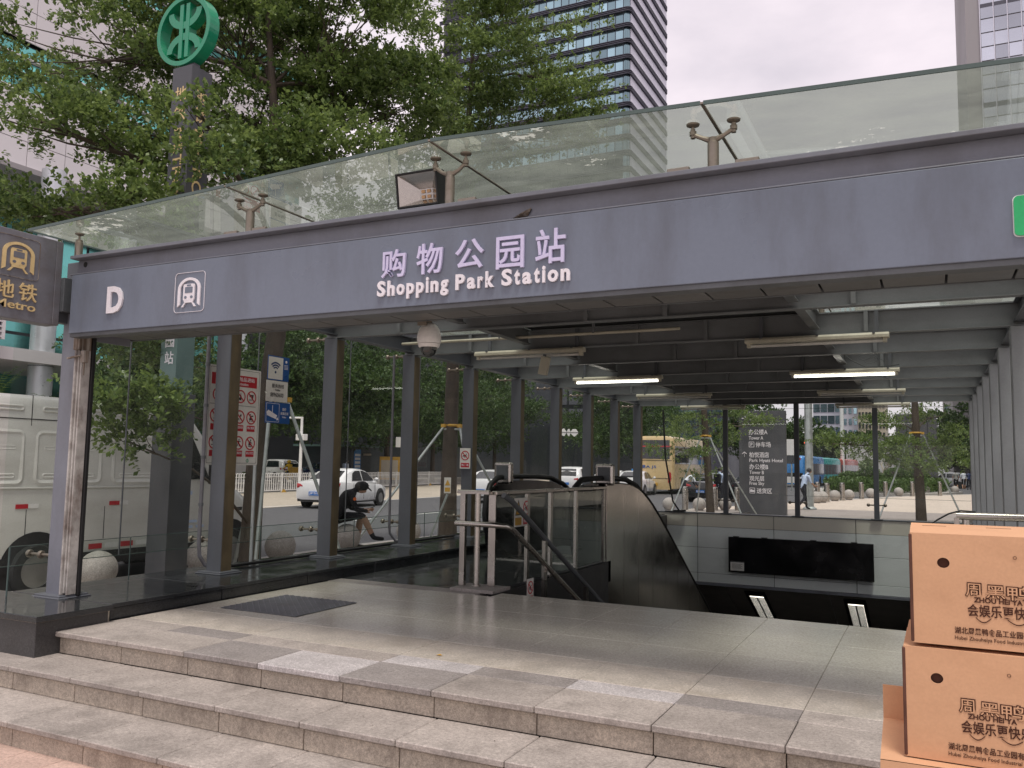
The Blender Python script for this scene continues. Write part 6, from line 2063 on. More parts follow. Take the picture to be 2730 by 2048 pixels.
# ================================================================ STREET FURNITURE
def ball(label, x, y, r, z0=GZ, group='round stone bollards'):
    t = tag(empty('stone_ball_bollard', (x, y, z0)), label, 'bollard', group)
    G().sph((0, 0, r * .97), r, (1, 1, 1), 32, 20).build('ball', MT['stone_ball'], t, keep=False, smooth=180)
    G().lathe([(.001, 0), (r * .62, 0), (r * .62, .03), (.001, .03)], (0, 0, 0), 24).build('foot', MT['stone_ball'], t, keep=False)
    return t
ball('speckled stone ball bollard right beside the first column', -9.50, 7.45, .235)
ball('stone ball bollard left of the seated person', -9.62, 10.95, .25)
ball('stone ball bollard the person sits on', -9.72, 12.86, .25)
ball('stone ball bollard half hidden behind the fourth column', -9.60, 14.75, .25)
ball('stone ball bollard seen between the fourth and fifth columns', -9.45, 17.1, .25)
ball('stone ball bollard by the totem foot', -9.52, 9.2, .24)
for n_, (x, y) in enumerate(((-8.9, 31.6), (-7.93, 32.33), (-7.12, 33.1))):
    ball(['stone ball beside the first support leg behind the back wall', 'stone ball left of the supported tree trunk', 'stone ball right of the supported tree trunk'][n_], x, y, .25)
for n_, (x, y) in enumerate(((-5.0, 43.7), (-4.82, 44.65), (-4.51, 47.5), (-4.01, 49.9), (-3.2, 54.9), (-1.84, 60.2), (-.29, 67.8), (1.64, 71.9))):
    ball('white stone ball bollard on the plaza edge, %s from the left' % ('first', 'second', 'third', 'fourth', 'fifth', 'sixth', 'seventh', 'eighth')[n_], x, y, .29)
def steel_bollard(label, x, y, h=.9, r=.11):
    t = tag(empty('steel_bollard', (x, y, GZ)), label, 'bollard', 'steel post bollards')
    G().lathe([(.001, 0), (r, 0), (r, h * .86), (r * .94, h * .865), (r * .94, h * .89), (r, h * .895), (r, h - .015), (r * .93, h), (.001, h)], (0, 0, 0), 20).build('post', MT['stainless'], t, keep=False, smooth=35)
    G().lathe([(.001, 0), (r * 1.35, 0), (r * 1.35, .012), (.001, .012)], (0, 0, 0), 20).build('base_ring', MT['stainless'], t, keep=False)
    return t
for n_, (x, y) in enumerate(((-8.52, 32.5), (-7.44, 32.8), (-6.72, 33.5), (-5.54, 49.1), (-4.74, 46.0), (-4.24, 48.7), (-3.54, 52.4), (-2.52, 58.1), (-1.06, 61.1), (.57, 64.4))):
    steel_bollard('steel post bollard behind the back glass, %s from the left' % ('first', 'second', 'third', 'fourth', 'fifth', 'sixth', 'seventh', 'eighth', 'ninth', 'tenth')[n_], x, y, .95 if n_ > 2 else .9, .13 if n_ > 2 else .115)
# white hoop fence along the far kerb
hoop = G()
hw, hh = .085, 1.05
hoop.tube([(0, -hw, .12), (0, -hw, hh - .08)] + [(0, -hw * math.cos(R(a)), hh - .08 + .08 * math.sin(R(a))) for a in (30, 60, 90, 120, 150)] + [(0, hw, hh - .08), (0, hw, .12)], .017, 5)
HO = None
pa = Vector((-31.6, 33.5))
FD = Vector((-.147, .989)).normalized()
frz = math.atan2(-FD.x, FD.y)
for sidx in range(12):
    base = pa + FD * (sidx * 2.9 - 5.8)
    t = tag(empty('white_fence', (base.x, base.y, RZ), frz), 'white hooped road fence section, %s from the left' % ('first', 'second', 'third', 'fourth', 'fifth', 'sixth', 'seventh', 'eighth', 'ninth', 'tenth', 'eleventh', 'twelfth')[sidx], 'fence', 'white road fence sections')
    G().box(-.05, .05, -.05, .05, 0, 1.08).build('post', MT['white'], t, keep=False, bevel=.008)
    G().prism([(-.26, 0), (.26, 0), (.08, .16), (-.08, .16)], (.14, 0, 0), (0, 1, 0), (0, 0, 1), .01).build('yellow_foot', MT['yellow'], t, keep=False)
    G().box(-.02, .02, .05, 2.85, .10, .15).build('bottom_rail', MT['white'], t, keep=False)
    G().box(-.02, .02, .05, 2.85, .84, .875).build('top_rail', MT['white'], t, keep=False)
    for k in range(13):
        y = .17 + .205 * k
        if HO is None:
            ho = hoop.build('hoop', MT['white'], t, keep=False, smooth=60)
            ho.location = (0, y, 0)
            HO = ho.data
        else:
            put('hoop', HO, t, (0, y, 0))
def pole(name, label, x, y, z0, h, r, m, arms=(), cat='pole', r2=None):
    t = tag(empty(name, (x, y, z0)), label, cat)
    G().cyl((0, 0, 0), (0, 0, h), r, r2 if r2 else r * .7, n=12).build('mast', m, t, keep=False, smooth=40)
    G().lathe([(.001, 0), (r * 1.7, 0), (r * 1.7, .05), (r * 1.1, .12), (.001, .12)], (0, 0, 0), 14).build('foot', m, t, keep=False)
    for (dx, dy, dz0, dz1) in arms:
        G().tube([(0, 0, dz0), (dx * .5, dy * .5, dz1), (dx, dy, dz1)], r * .45, 8).build('arm', m, t, keep=False, smooth=50)
        G().obox((dx, dy, dz1 - .05), (.5, .22, .09)).build('lamp_head', m, t, keep=False, bevel=.02)
    return t
pole('street_lamp', 'tall white street lamp across the road behind the blue signs', -34.6, 43.0, RZ + .15, 10.5, .10, MT['white'], [(1.9, .6, 9.9, 10.45)], 'street lamp')
p = pole('camera_mast', 'white mast with bracket arm beside the far fence', -27.6, 32.6, RZ, 3.9, .09, MT['white'], (), 'pole')
G().tube([(0, 0, 3.85), (-.9, -.3, 3.85)], .05, 8).build('arm', MT['white'], p, keep=False)
G().obox((.02, 0, 2.9), (.5, .3, .3)).build('control_box', MT['white'], p, keep=False, bevel=.02)
p = pole('sign_mast', 'white mast with small square box beyond the white sedan', -30.5, 46.0, RZ, 4.4, .09, MT['white'], (), 'pole')
G().obox((-.15, 0, 3.05), (.75, .3, .65)).build('box', MT['white'], p, keep=False, bevel=.02)
pole('grey_mast', 'thick grey round mast behind the directory board', -4.45, 36.7, GZ, 11, .165, MT['galv'], (), 'pole', .15)
pole('white_mast', 'distant thick white mast beside the bus queue', -9.3, 108, RZ, 16, .24, MT['white'], (), 'pole', .22)
p = pole('traffic_light', 'traffic light showing red above the buses', -9.2, 74.5, RZ, 4.2, .06, MT['steel_dark'], (), 'traffic light')
G().obox((.25, 0, 3.95), (.95, .25, .34)).build('signal_box', MT['black'], p, keep=False, bevel=.03)
G().cyl((-.05, -.135, 3.95), (-.05, -.12, 3.95), .13, n=16).build('red_lamp', MT['signal_red'], p, keep=False)
# directory board
db = tag(empty('directory_board', (-5.4, 31.4, GZ)), 'tall grey directory board listing towers, hotel and car park', 'sign')
bdy = rel(G().box(-6.22, -4.58, 31.3, 31.56, GZ, 3.27).build('slab', MT['totem'], bevel=.01), db)
rows = [('商场', -5.86, 2.905, .34, .20), ('办公楼A', -5.86, 2.40, .66, .20), ('Tower A', -5.86, 2.225, .51, .125), ('停车场', -5.62, 1.95, .53, .20),
        ('柏悦酒店', -5.85, 1.58, .69, .20), ('Park Hyatt Hotel', -5.85, 1.385, 1.17, .155), ('办公楼B', -5.85, 1.15, .66, .20), ('Tower B', -5.85, .985, .51, .125),
        ('观光层', -5.85, .74, .52, .185), ('Free Sky', -5.85, .56, .52, .16), ('送货区', -5.60, .295, .53, .195)]
for body_, x, z, w_, h_ in rows:
    text_fit('lettering', body_, (x, 31.298, z), (1, 0, 0), (0, 0, 1), w_, h_, .006, MT['letter'], bdy, .012)
g = G()
def arrow(cx, cz_, rot):
    A = Matrix.Rotation(rot, 3, 'Y')
    for p0, p1 in (((-.09, 0, 0), (.09, 0, 0)), ((.015, 0, .08), (.09, 0, 0)), ((.015, 0, -.08), (.09, 0, 0))):
        g.beam(Vector((cx, 31.293, cz_)) + A @ Vector(p0), Vector((cx, 31.293, cz_)) + A @ Vector(p1), .008, .025)
arrow(-6.02, 3.0, 0)
arrow(-6.02, 1.69, -math.pi / 2)
for x, z in ((-5.86, 1.95), (-5.85, .295)):
    for q in band(rrect(0, .19, 0, .20, .015), rrect(.016, .174, .016, .184, .01)):
        g.prism(q, (x, 31.298, z), (1, 0, 0), (0, 0, 1), .006)
g.prism([(.02, .05), (.17, .05), (.17, .12), (.10, .12), (.085, .15), (.02, .13)], (-5.85, 31.298, .295), (1, 0, 0), (0, 0, 1), .006)
rel(g.build('arrow_and_symbol', MT['letter']), bdy)
text_fit('lettering', 'P', (-5.80, 31.298, 1.99), (1, 0, 0), (0, 0, 1), .07, .12, .006, MT['letter'], bdy, .012)
rel(G().box(-5.05, -4.66, 31.292, 31.30, 1.99, 2.12).build('blank_plate', MT['totem']), bdy)
# small things across the road
t = tag(empty('news_kiosk', (-41, 52.5, RZ + .15), R(8)), 'dark kiosk with blue poster across the road', 'kiosk')
G().box(-2.2, 2.2, -1.5, 1.5, 0, 2.7).build('walls', MT['bdark'], t, keep=False)
G().box(-2.6, 2.9, -1.9, 1.9, 2.7, 2.85).build('roof', MT['teal_panel'], t, keep=False)
G().box(2.2, 2.24, -1.15, -.15, .3, 2.5).build('poster', MT['bus_blue'], t, keep=False)
g = G()
for k in range(6):
    g.box(2.24, 2.25, -1.05, -.25, .6 + .28 * k, .78 + .28 * k)
g.build('poster_rows', MT['white'], t, keep=False)
g = G()
for k in range(9):
    g.sph((2.35, .1 + .14 * k, 2.15), .06, (1, 1, 1.5), 6, 5)
g.build('hanging_goods', MT['bbeige'], t, keep=False)
t = tag(empty('globe_lamp', (-36.2, 45.6, RZ + .15)), 'cream globe lamp beside the kiosk across the road', 'lamp')
G().cyl((0, 0, 0), (0, 0, 3.1), .05, n=8).build('mast', MT['bdark'], t, keep=False)
G().sph((0, 0, 3.35), .33, (1, 1, 1), 16, 10).build('globe', MT['bbeige'], t, keep=False, smooth=180)
t = tag(empty('map_stand', (-36.0, 52.5, RZ + .15), R(30)), 'yellow map stand beyond the roof of the white sedan', 'sign')
G().box(-.75, .75, -.08, .08, .3, 2.0).build('frame', MT['yellow'], t, keep=False, bevel=.02)
G().box(-.62, .62, -.1, -.08, .45, 1.75).build('map_sheet', MT['bbeige'], t, keep=False)
G().box(-.7, .7, -.06, .06, 0, .3).build('feet', MT['bdark'], t, keep=False)
t = tag(empty('advert_hoarding', (-37.5, 38.0, RZ + .15), R(8)), 'low white advertising hoarding across the road behind the fence', 'hoarding')
G().box(-.06, .06, -3.0, 3.0, .25, 1.75).build('panel', MT['white'], t, keep=False)
g = G()
for k in range(7):
    g.box(.06, .07, -2.6 + .75 * k, -2.2 + .75 * k, .4, .62 + .12 * (k % 3))
g.build('printed_skyline', MT['leaf_hedge'], t, keep=False)
G().box(.06, .072, -2.8, -1.2, 1.35, 1.6).build('red_print', MT['red'], t, keep=False)
for s in (-2.8, 2.8):
    G().box(-.08, .08, s - .06, s + .06, 0, 1.8).build('post', MT['galv'], t, keep=False)
t = tag(empty('roof_letters', (-23, 55.6, 2.6), R(26)), 'row of white cloud-shaped letters on a rail between two columns', 'sign')
for k, w_ in enumerate((.30, .42, .24, .50)):
    x = -.75 + [0, .42, .80, 1.2][k]
    G().prism([(x + w_ / 2 * math.cos(a) * (1 + .14 * math.cos(4 * a)), .26 * math.sin(a) * (1 + .10 * math.sin(5 * a + k))) for a in np.linspace(0, 2 * math.pi, 22)[:-1]], (0, 0, .9), (1, 0, 0), (0, 0, 1), .06).build('letter', MT['white'], t, keep=False)
G().box(-1.2, 1.2, -.08, -.065, .885, .915).build('rail', MT['black'], t, keep=False)
for x in (-1.1, 1.1):
    G().cyl((x, 0, -3.17), (x, 0, .9), .05, n=8).build('post', MT['galv'], t, keep=False)
t = tag(empty('leaning_staff', (-5.95, 17.9, .19)), 'long dark pole leaning by the back corner post', 'pole')
rel(G().tube([(-5.45, 18.85, 2.5), (-5.38, 18.8, 1.4), (-5.22, 18.85, .42), (-5.10, 18.9, .23)], .02, 8).build('staff', MT['black'], smooth=60), t)
rel(G().beam((-5.22, 18.88, .21), (-4.95, 18.95, .22), .10, .04).build('foot', MT['black']), t)
rel(G().obox((-5.2, 18.9, .196), (.4, .16, .02)).build('base', MT['black']), t)
# yellow warning plate on a slanted post outside
t = tag(empty('warning_plate', (-8.6, 13.8, GZ)), 'small yellow triangle warning plate on a slanted prop outside', 'sign')
G().beam((0, 0, 0), (.28, .3, 1.05), .05, .03).build('stem', MT['galv'], t, keep=False)
A = Matrix.Rotation(R(40), 3, 'Z')
G().obox((.28, .3, 1.22), (.13, .01, .30), A).build('plate', MT['signwhite'], t, keep=False)
g = G()
p0 = Vector((.28, .3, 1.22)) + A @ Vector((0, -.007, 0))
g.prism([(-.052, .0), (.052, .0), (0, .11)], p0, A @ Vector((1, 0, 0)), (0, 0, 1), .002)
g.prism([(-.05, -.12), (.05, -.12), (.05, -.04), (-.05, -.04)], p0, A @ Vector((1, 0, 0)), (0, 0, 1), .002)
g.build('triangle', MT['yellow'], t, keep=False)
# ================================================================ PEOPLE
def person(label, mesh, loc, rz, hair=True, group=None):
    t = tag(empty('person', loc, rz), label, 'person', group)
    put('body', mesh, t)
    return t
def hair_cap(t, c_, r, m='hair', sc3=(1, 1, .95)):
    g = G()
    c_ = Vector(c_)
    g.sph(c_, r, sc3, 14, 9)
    g.v = [v for v in g.v]
    return g.build('hair', MT[m], t, keep=False, smooth=180)
FZ = math.atan2
t = person('person in black uniform and cap hunched on a stone ball looking down', F_SIT, (-9.90, 12.72, GZ - .03), R(-42))
t.scale = (1.1, 1.1, 1.1)
hair_cap(t, (0, .415, 1.10), .098, sc3=(.92, 1.05, .9))
g = G().sph((0, .445, 1.105), .108, (.95, 1.05, .80), 16, 9)
cap = g.build('cap', MT['cloth_black'], t, keep=False, smooth=180)
G().prism([(-.075, 0), (.075, 0), (.06, .10), (0, .125), (-.06, .10)], (0, .515, 1.105), (1, 0, 0), (0, .72, -.69), .008).build('brim', MT['cloth_black'], cap, keep=False)
G().obox((.0, .60, .735), (.075, .15, .009), Matrix.Rotation(R(25), 3, 'X')).build('phone', MT['blackgloss'], t, keep=False)
g = G().cyl((.262, .27, .90), (.270, .27, .90), .028, n=12)
g.build('arm_badge', MT['lamp_orange'], t, keep=False)
t = person('man in light blue shirt with dark shoulder bag walking away behind the glass', F_WALK, (-4.62, 36.0, GZ), R(-50))
hair_cap(t, (0, .295, 1.60), .098)
G().obox((-.13, .0, 1.10), (.13, .20, .30), Matrix.Rotation(R(15), 3, 'X')).build('bag', MT['cloth_black'], t, keep=False, bevel=.03)
G().tube([(-.15, .03, 1.22), (-.05, .16, 1.40), (.12, .20, 1.44), (.16, .1, 1.35)], .02, 6).build('bag_strap', MT['cloth_black'], t, keep=False)
t = person('man in white shirt bending over beside the black car', F_BEND, (-10.6, 40.2, GZ), R(-60))
hair_cap(t, (0, .585, 1.32), .098)
t = person('man in light blue shirt with black backpack behind the tree trunk', F_STAND, (-8.95, 40.4, GZ - .1), R(-20))
hair_cap(t, (0, .05, 1.67), .098)
G().obox((0, -.16, 1.22), (.32, .20, .48)).build('backpack', MT['cloth_black'], t, keep=False, bevel=.05)
t = person('walker in white shirt with backpack in front of the kiosk poster', F_KIOSK, (-37.0, 48.6, RZ + .15), R(-20))
hair_cap(t, (0, .05, 1.67), .098)
G().obox((0, -.15, 1.25), (.30, .18, .42)).build('backpack', MT['cloth_lblue'], t, keep=False, bevel=.05)
t = person('distant walker in grey shirt and black shorts on the plaza', F_SHORT, (2.05, 85.2, GZ), R(10), group=None)
hair_cap(t, (0, .05, 1.67), .098)
t = person('distant walker in white shirt next to the one in grey', F_SHORT2, (2.75, 88, GZ), R(5))
hair_cap(t, (0, .05, 1.67), .098)
t = person('distant walker in dark clothes at the edge of the column', F_DARK, (3.1, 86, GZ), R(5))
hair_cap(t, (0, .05, 1.67), .098)
t = person('delivery rider in yellow on the scooter beyond the fence', F_RIDE, (-39.5, 45.6, RZ + .15), R(70))
G().sph((0, .14, 1.50), .14, (1, 1.1, .95), 14, 9).build('helmet', MT['cloth_yellow'], t, keep=False, smooth=180)
# ================================================================ TREES AND PLANTS
def leaves_mesh(name, centers, dirs, leaf_len, leaf_w, per, twig, m, parent, up=0.35, keep=True):
    """sprigs of folded leaves: every sprig is a whorl of small faces along a short twig"""
    n = len(centers)
    C = np.repeat(centers, per, axis=0)
    Dm = np.repeat(dirs, per, axis=0)
    k = np.tile(np.arange(per), n)
    T = (k + .5) / per
    base = C + Dm * (T * twig)[:, None] + rng.normal(0, .012, (n * per, 3))
    side = rng.normal(0, 1, (n * per, 3))
    side -= (side * Dm).sum(1)[:, None] * Dm
    side /= np.linalg.norm(side, axis=1)[:, None] + 1e-9
    ax = side * .85 + Dm * .55 + np.array([0, 0, up])
    ax /= np.linalg.norm(ax, axis=1)[:, None]
    wv = np.cross(ax, np.array([0, 0, 1.]) + rng.normal(0, .45, (n * per, 3)))
    wv /= np.linalg.norm(wv, axis=1)[:, None] + 1e-9
    nv = np.cross(wv, ax)
    s = rng.uniform(.7, 1.25, n * per)[:, None]
    L_ = leaf_len * s
    W_ = leaf_w * s
    v0 = base
    v1 = base + ax * L_ * .62 + wv * W_ * .5 + nv * L_ * .06
    v2 = base + ax * L_ - nv * L_ * .04
    v3 = base + ax * L_ * .62 - wv * W_ * .5 + nv * L_ * .06
    V = np.stack([v0, v1, v2, v3], 1).reshape(-1, 3)
    N_ = n * per
    me = bpy.data.meshes.new(name)
    me.vertices.add(len(V))
    me.vertices.foreach_set('co', V.astype(np.float32).ravel())
    me.loops.add(N_ * 4)
    me.loops.foreach_set('vertex_index', np.arange(N_ * 4, dtype=np.int32))
    me.polygons.add(N_)
    me.polygons.foreach_set('loop_start', np.arange(0, N_ * 4, 4, dtype=np.int32))
    me.polygons.foreach_set('loop_total', np.full(N_, 4, dtype=np.int32))
    me.materials.append(m)
    me.update(calc_edges=True)
    o = bpy.data.objects.new(name, me)
    col.objects.link(o)
    if parent is not None:
        if keep:
            rel(o, parent)
        else:
            o.parent = parent
    return o

def tree(label, base, trunk, pads, leaf=(.058, .034), per=12, twig=.17, m='leaf', group=None, rb=.05, clump=.16, name='street_tree', sub=38, twigs=True):
    """trunk: list of (x,y,z,r); pads: (x,y,z,rx,ry,rz,sprigs)"""
    t = tag(empty(name, base), label, 'tree', group)
    g = G()
    g.tube([(x, y, z) for x, y, z, r in trunk], [r for *_, r in trunk], 12)
    tr = rel(g.build('trunk', MT['bark'], smooth=60), t)
    TP = [Vector(q[:3]) for q in trunk]
    br = G()
    cs, ds = [], []
    for (x, y, z, rx, ry, rz_v, n) in pads:
        c0 = Vector((x, y, z))
        att = min(TP[1:], key=lambda q: abs(q.z - (z - .30 * (Vector((q.x, q.y)) - Vector((x, y))).length)))
        dist = (c0 - att).length
        mid = att.lerp(c0, .5) + Vector((random.uniform(-.1, .1), random.uniform(-.1, .1), .07 * dist))
        r0 = min(rb, .018 + .012 * dist) * (.4 if z < 3 and rb > .06 else 1)
        end = c0 - Vector((0, 0, rz_v * .35))
        br.tube([att, att.lerp(mid, .5) + Vector((0, 0, .03 * dist)), mid, end], [r0, r0 * .8, r0 * .6, r0 * .35], 6)
        nc = max(3, n // sub)
        u = rng.normal(0, 1, (nc, 3))
        u /= np.linalg.norm(u, axis=1)[:, None]
        rr_ = rng.uniform(.35, 1.0, nc) ** .55
        cc = np.array([x, y, z]) + u * rr_[:, None] * np.array([rx, ry, rz_v])
        if twigs:
            for q in cc[:: max(1, nc // 26)]:
                q = Vector(q)
                st_0 = mid.lerp(end, random.uniform(.2, 1))
                br.tube([st_0, st_0.lerp(q, .55) + Vector((0, 0, -.04)), q], [r0 * .32, r0 * .22, .004], 4)
        idx = rng.integers(0, nc, n)
        pts = cc[idx] + rng.normal(0, 1, (n, 3)) * np.array([clump * 1.5, clump * 1.5, clump * .5])
        out = pts - np.array([x, y, z - rz_v * .5])
        out /= np.linalg.norm(out, axis=1)[:, None] + 1e-9
        d = out * .6 + rng.normal(0, .55, (n, 3)) + np.array([0, 0, .12])
        d /= np.linalg.norm(d, axis=1)[:, None]
        cs.append(pts)
        ds.append(d)
    bo = rel(br.build('branches', MT['bark'], smooth=60), t)
    bo['kind'] = 'stuff'
    leaves_mesh('crown', np.concatenate(cs), np.concatenate(ds), leaf[0], leaf[1], per, twig, MT[m], t)
    return t
P1 = [(-11.15, 8.25, 7.45, 1.95, 1.3, 0.75, 850), (-9.89, 6.53, 5.49, 0.80, 0.80, 0.33, 280), (-9.85, 9.65, 7.8, 1.6, 1.4, 1.25, 1728), (-8.13, 10.08, 7.74, 1.53, 1.60, 1.00, 1440),
      (-7.75, 9.3, 5.55, 1.35, 0.80, 0.42, 936), (-8.10, 11.07, 7.03, 1.37, 1.40, 0.75, 1080), (-9.54, 6.82, 4.42, 1.32, 0.80, 0.26, 648), (-9.77, 7.69, 5.72, 0.67, 0.90, 0.41, 357),
      (-7.58, 6.95, 5.28, 0.30, 0.3, 0.16, 55), (-7.52, 7.02, 4.70, 0.42, 0.35, 0.16, 110), (-9.2, 9.5, 6.4, 1.2, 0.9, 0.6, 792), (-8.05, 6.78, 1.92, 0.32, 0.35, 0.30, 230),
      (-8.02, 6.55, 1.45, 0.22, 0.25, 0.18, 85), (-9.05, 7.75, 2.55, 0.36, 0.45, 0.34, 260), (-10.3, 9.6, 9.1, 3.2, 1.8, 0.8, 1368), (-9.5, 8.2, 5.3, 0.60, 0.60, 0.30, 255)]
tree('large leafy street tree spreading over the totem and glass roof', (-8.93, 9.52, GZ),
     [(-8.93, 9.52, GZ, .17), (-8.90, 9.50, .2, .15), (-8.82, 9.44, 1.1, .135), (-8.66, 9.42, 2.1, .13), (-8.5, 9.4, 3.0, .14), (-8.45, 9.3, 4.2, .12), (-8.5, 9.3, 5.4, .09), (-8.7, 9.3, 6.8, .06), (-8.8, 9.2, 8.2, .03)], P1, rb=.075, leaf=(.074, .046), per=12)
P2 = [(-8.35, 14.30, 9.23, 2.06, 2.00, 1.45, 1627), (-7.33, 14.70, 8.02, 1.59, 1.40, 0.68, 868), (-9.10, 14.45, 7.42, 1.63, 1.40, 0.62, 759), (-6.56, 14.97, 9.09, 0.91, 1.00, 0.60, 357),
      (-7.97, 14.67, 10.62, 2.18, 2.00, 0.78, 976), (-6.23, 15.00, 8.26, 0.67, 0.80, 0.37, 217), (-10.11, 14.61, 6.55, 2.08, 1.20, 0.48, 542), (-9.4, 15.6, 4.6, 1.9, 1.3, .5, 542), (-8.3, 16.6, 3.6, 1.5, 1.2, .4, 357)]
tree('street tree with finer foliage in front of the glass tower', (-9.0, 15.3, GZ),
     [(-9.0, 15.3, GZ, .20), (-9.0, 15.3, .6, .17), (-8.97, 15.28, 2.0, .15), (-8.9, 15.2, 3.6, .13), (-8.8, 15.1, 5.2, .11), (-8.6, 15, 7, .08), (-8.4, 14.8, 9, .05), (-8.3, 14.7, 10.5, .02)], P2, rb=.07, leaf=(.070, .042), per=11)
P3 = [(-7.28, 28.74, 2.70, 1.22, 1.00, 0.39, 244), (-5.72, 29.51, 2.73, 0.97, 1.00, 0.41, 210), (-7.69, 28.05, 1.95, 1.14, 1.00, 0.44, 244), (-6.57, 29.12, 2.44, 1.03, 1.20, 0.30, 112),
      (-6.80, 28.59, 1.03, 0.44, 0.60, 0.18, 42), (-6.88, 28.76, 5.2, 1.93, 1.60, 0.9, 350)]
tree('young street tree on steel props left of the directory board', (-6.8, 29.3, GZ),
     [(-6.8, 29.3, GZ, .15), (-6.82, 29.25, .4, .135), (-6.86, 29.1, 1.5, .125), (-6.9, 28.97, 2.5, .115), (-6.91, 28.88, 3.3, .10), (-6.9, 28.8, 5.2, .05)], P3, rb=.05, leaf=(.075, .044), per=9, clump=.16)
P4 = [(-2.77, 28.80, 2.08, 0.96, 1.00, 0.19, 182), (-1.73, 28.76, 1.95, 1.18, 1.10, 0.31, 294), (-0.97, 29.14, 1.93, 0.94, 1.00, 0.35, 210), (-0.37, 28.92, 1.53, 0.87, 1.00, 0.25, 210),
      (0.53, 29.90, 1.76, 0.94, 1.20, 0.47, 294), (-0.97, 29.60, 2.86, 0.72, 1.00, 0.46, 182), (0.36, 30.23, 3.09, 0.84, 1.00, 0.36, 154), (0.86, 30.57, 2.25, 0.72, 1.00, 0.48, 182), (-.3, 29.4, 5.0, 1.8, 1.6, .8, 280)]
tree('young street tree on steel props by the right-hand columns', (-.28, 29.72, GZ),
     [(-.28, 29.72, GZ, .165), (-.29, 29.68, .4, .145), (-.33, 29.5, 1.5, .13), (-.36, 29.39, 2.4, .12), (-.37, 29.3, 3.2, .10), (-.38, 29.2, 5.0, .05)], P4, rb=.05, leaf=(.075, .044), per=9, clump=.16)
# tripod props of galvanised tube
def props(label, top, feet, ring_r=.17):
    t = tag(empty('tree_props', (top[0], top[1], GZ)), label, 'tree support', 'galvanised tree props')
    top = Vector(top)
    g = G()
    n = len(feet)
    heads = []
    for k, f_ in enumerate(feet):
        f_ = Vector(f_)
        dv = Vector((f_.x - top.x, f_.y - top.y, 0)).normalized()
        h = top + dv * ring_r
        heads.append(h)
        rel(G().cyl(f_, h, .026, n=10).build('prop_leg', MT['galv'], smooth=40), t)
    g = G()
    for a, b in zip(heads, heads[1:] + heads[:1]):
        g.cyl(a - Vector((0, 0, .05)), b - Vector((0, 0, .05)), .022, n=8)
    rel(g.build('head_frame', MT['galv']), t)
    g = G()
    for h in heads:
        g.obox(h + Vector((0, 0, .02)), (.09, .09, .07))
    g.tube([top + Vector((ring_r * .75 * math.cos(a), ring_r * .75 * math.sin(a), .03)) for a in np.linspace(0, 2 * math.pi, 14)], .03, 6)
    rel(g.build('clamp', MT['yellow']), t)
props('galvanised props around the tree trunk left of the directory board', (-6.895, 28.98, 2.25), [(-7.85, 27.9, GZ), (-5.6, 28.75, GZ), (-5.55, 31.0, GZ), (-7.6, 30.6, GZ)])
props('galvanised props around the tree trunk by the right-hand columns', (-.36, 29.4, 2.36), [(-1.5, 28.5, GZ), (.95, 29.6, GZ), (-.2, 31.0, GZ)], .19)
props('galvanised props of the tree behind the prohibition board', (-8.45, 9.40, 2.05), [(-8.35, 9.0, GZ), (-7.62, 10.15, GZ), (-9.6, 9.9, GZ)], .16)
props('galvanised props of the tree outside the fifth column', (-8.95, 15.3, 1.95), [(-10.0, 13.4, GZ), (-8.2, 15.2, GZ), (-9.9, 16.4, GZ), (-7.9, 16.6, GZ)], .2)
# trees beyond the road
def far_tree(label, x, y, h, r, n=950, z0=RZ + .15, leaf=(.21, .13), m='leaf_far', group='trees across the road'):
    pads = [(x, y, z0 + h * .78, r * .8, r * .8, h * .17, n), (x + r * .5, y - r * .3, z0 + h * .58, r * .8, r * .8, h * .13, n), (x - r * .5, y + r * .3, z0 + h * .52, r * .8, r * .8, h * .13, n), (x + .1 * r, y - .6 * r, z0 + h * .36, r * .85, r * .7, h * .11, n)]
    tree(label, (x, y, z0), [(x, y, z0, .22), (x, y, z0 + h * .25, .18), (x + .1, y, z0 + h * .5, .13), (x, y, z0 + h * .8, .05)], pads, leaf=leaf, per=8, twig=.4, m=m, group=group, clump=.5, name='roadside_tree', rb=.09, twigs=False)
FT = [(-36.0, 38.5, 10.5, 3.6), (-35.8, 46.0, 11.5, 3.8), (-37.0, 53.5, 11, 3.8), (-37.5, 61, 12, 4.2), (-39.5, 70, 12, 4.5), (-41.5, 80, 12.5, 5), (-36.5, 31.0, 9.5, 3.3), (-26.5, 76, 11, 4.5), (-30, 92, 12, 5.5)]
nm = ['opposite the blue signs', 'behind the white sedan', 'behind the third column gap', 'behind the fourth column gap', 'behind the fifth column gap', 'behind the sixth column gap', 'behind the parked van', 'left of the gold coach', 'far behind the gold coach']
for (x, y, h, r), q in zip(FT, nm):
    far_tree('dark leafy roadside tree across the road, %s' % q, x, y, h, r)
for (x, y, h, r), q in zip([(-15.5, 125, 9, 4), (-9.5, 150, 8, 4), (2.0, 125, 8.5, 3.5), (6.5, 112, 15, 5.5), (-20.5, 112, 11, 4.5)],
                           ('left of the distant white mast', 'behind the bus queue', 'behind the grey box building', 'beside the right-hand column row', 'behind the gold coach roof')):
    far_tree('distant dense tree on the plaza, %s' % q, x, y, h, r, n=650, leaf=(.32, .2), group='trees beyond the plaza')
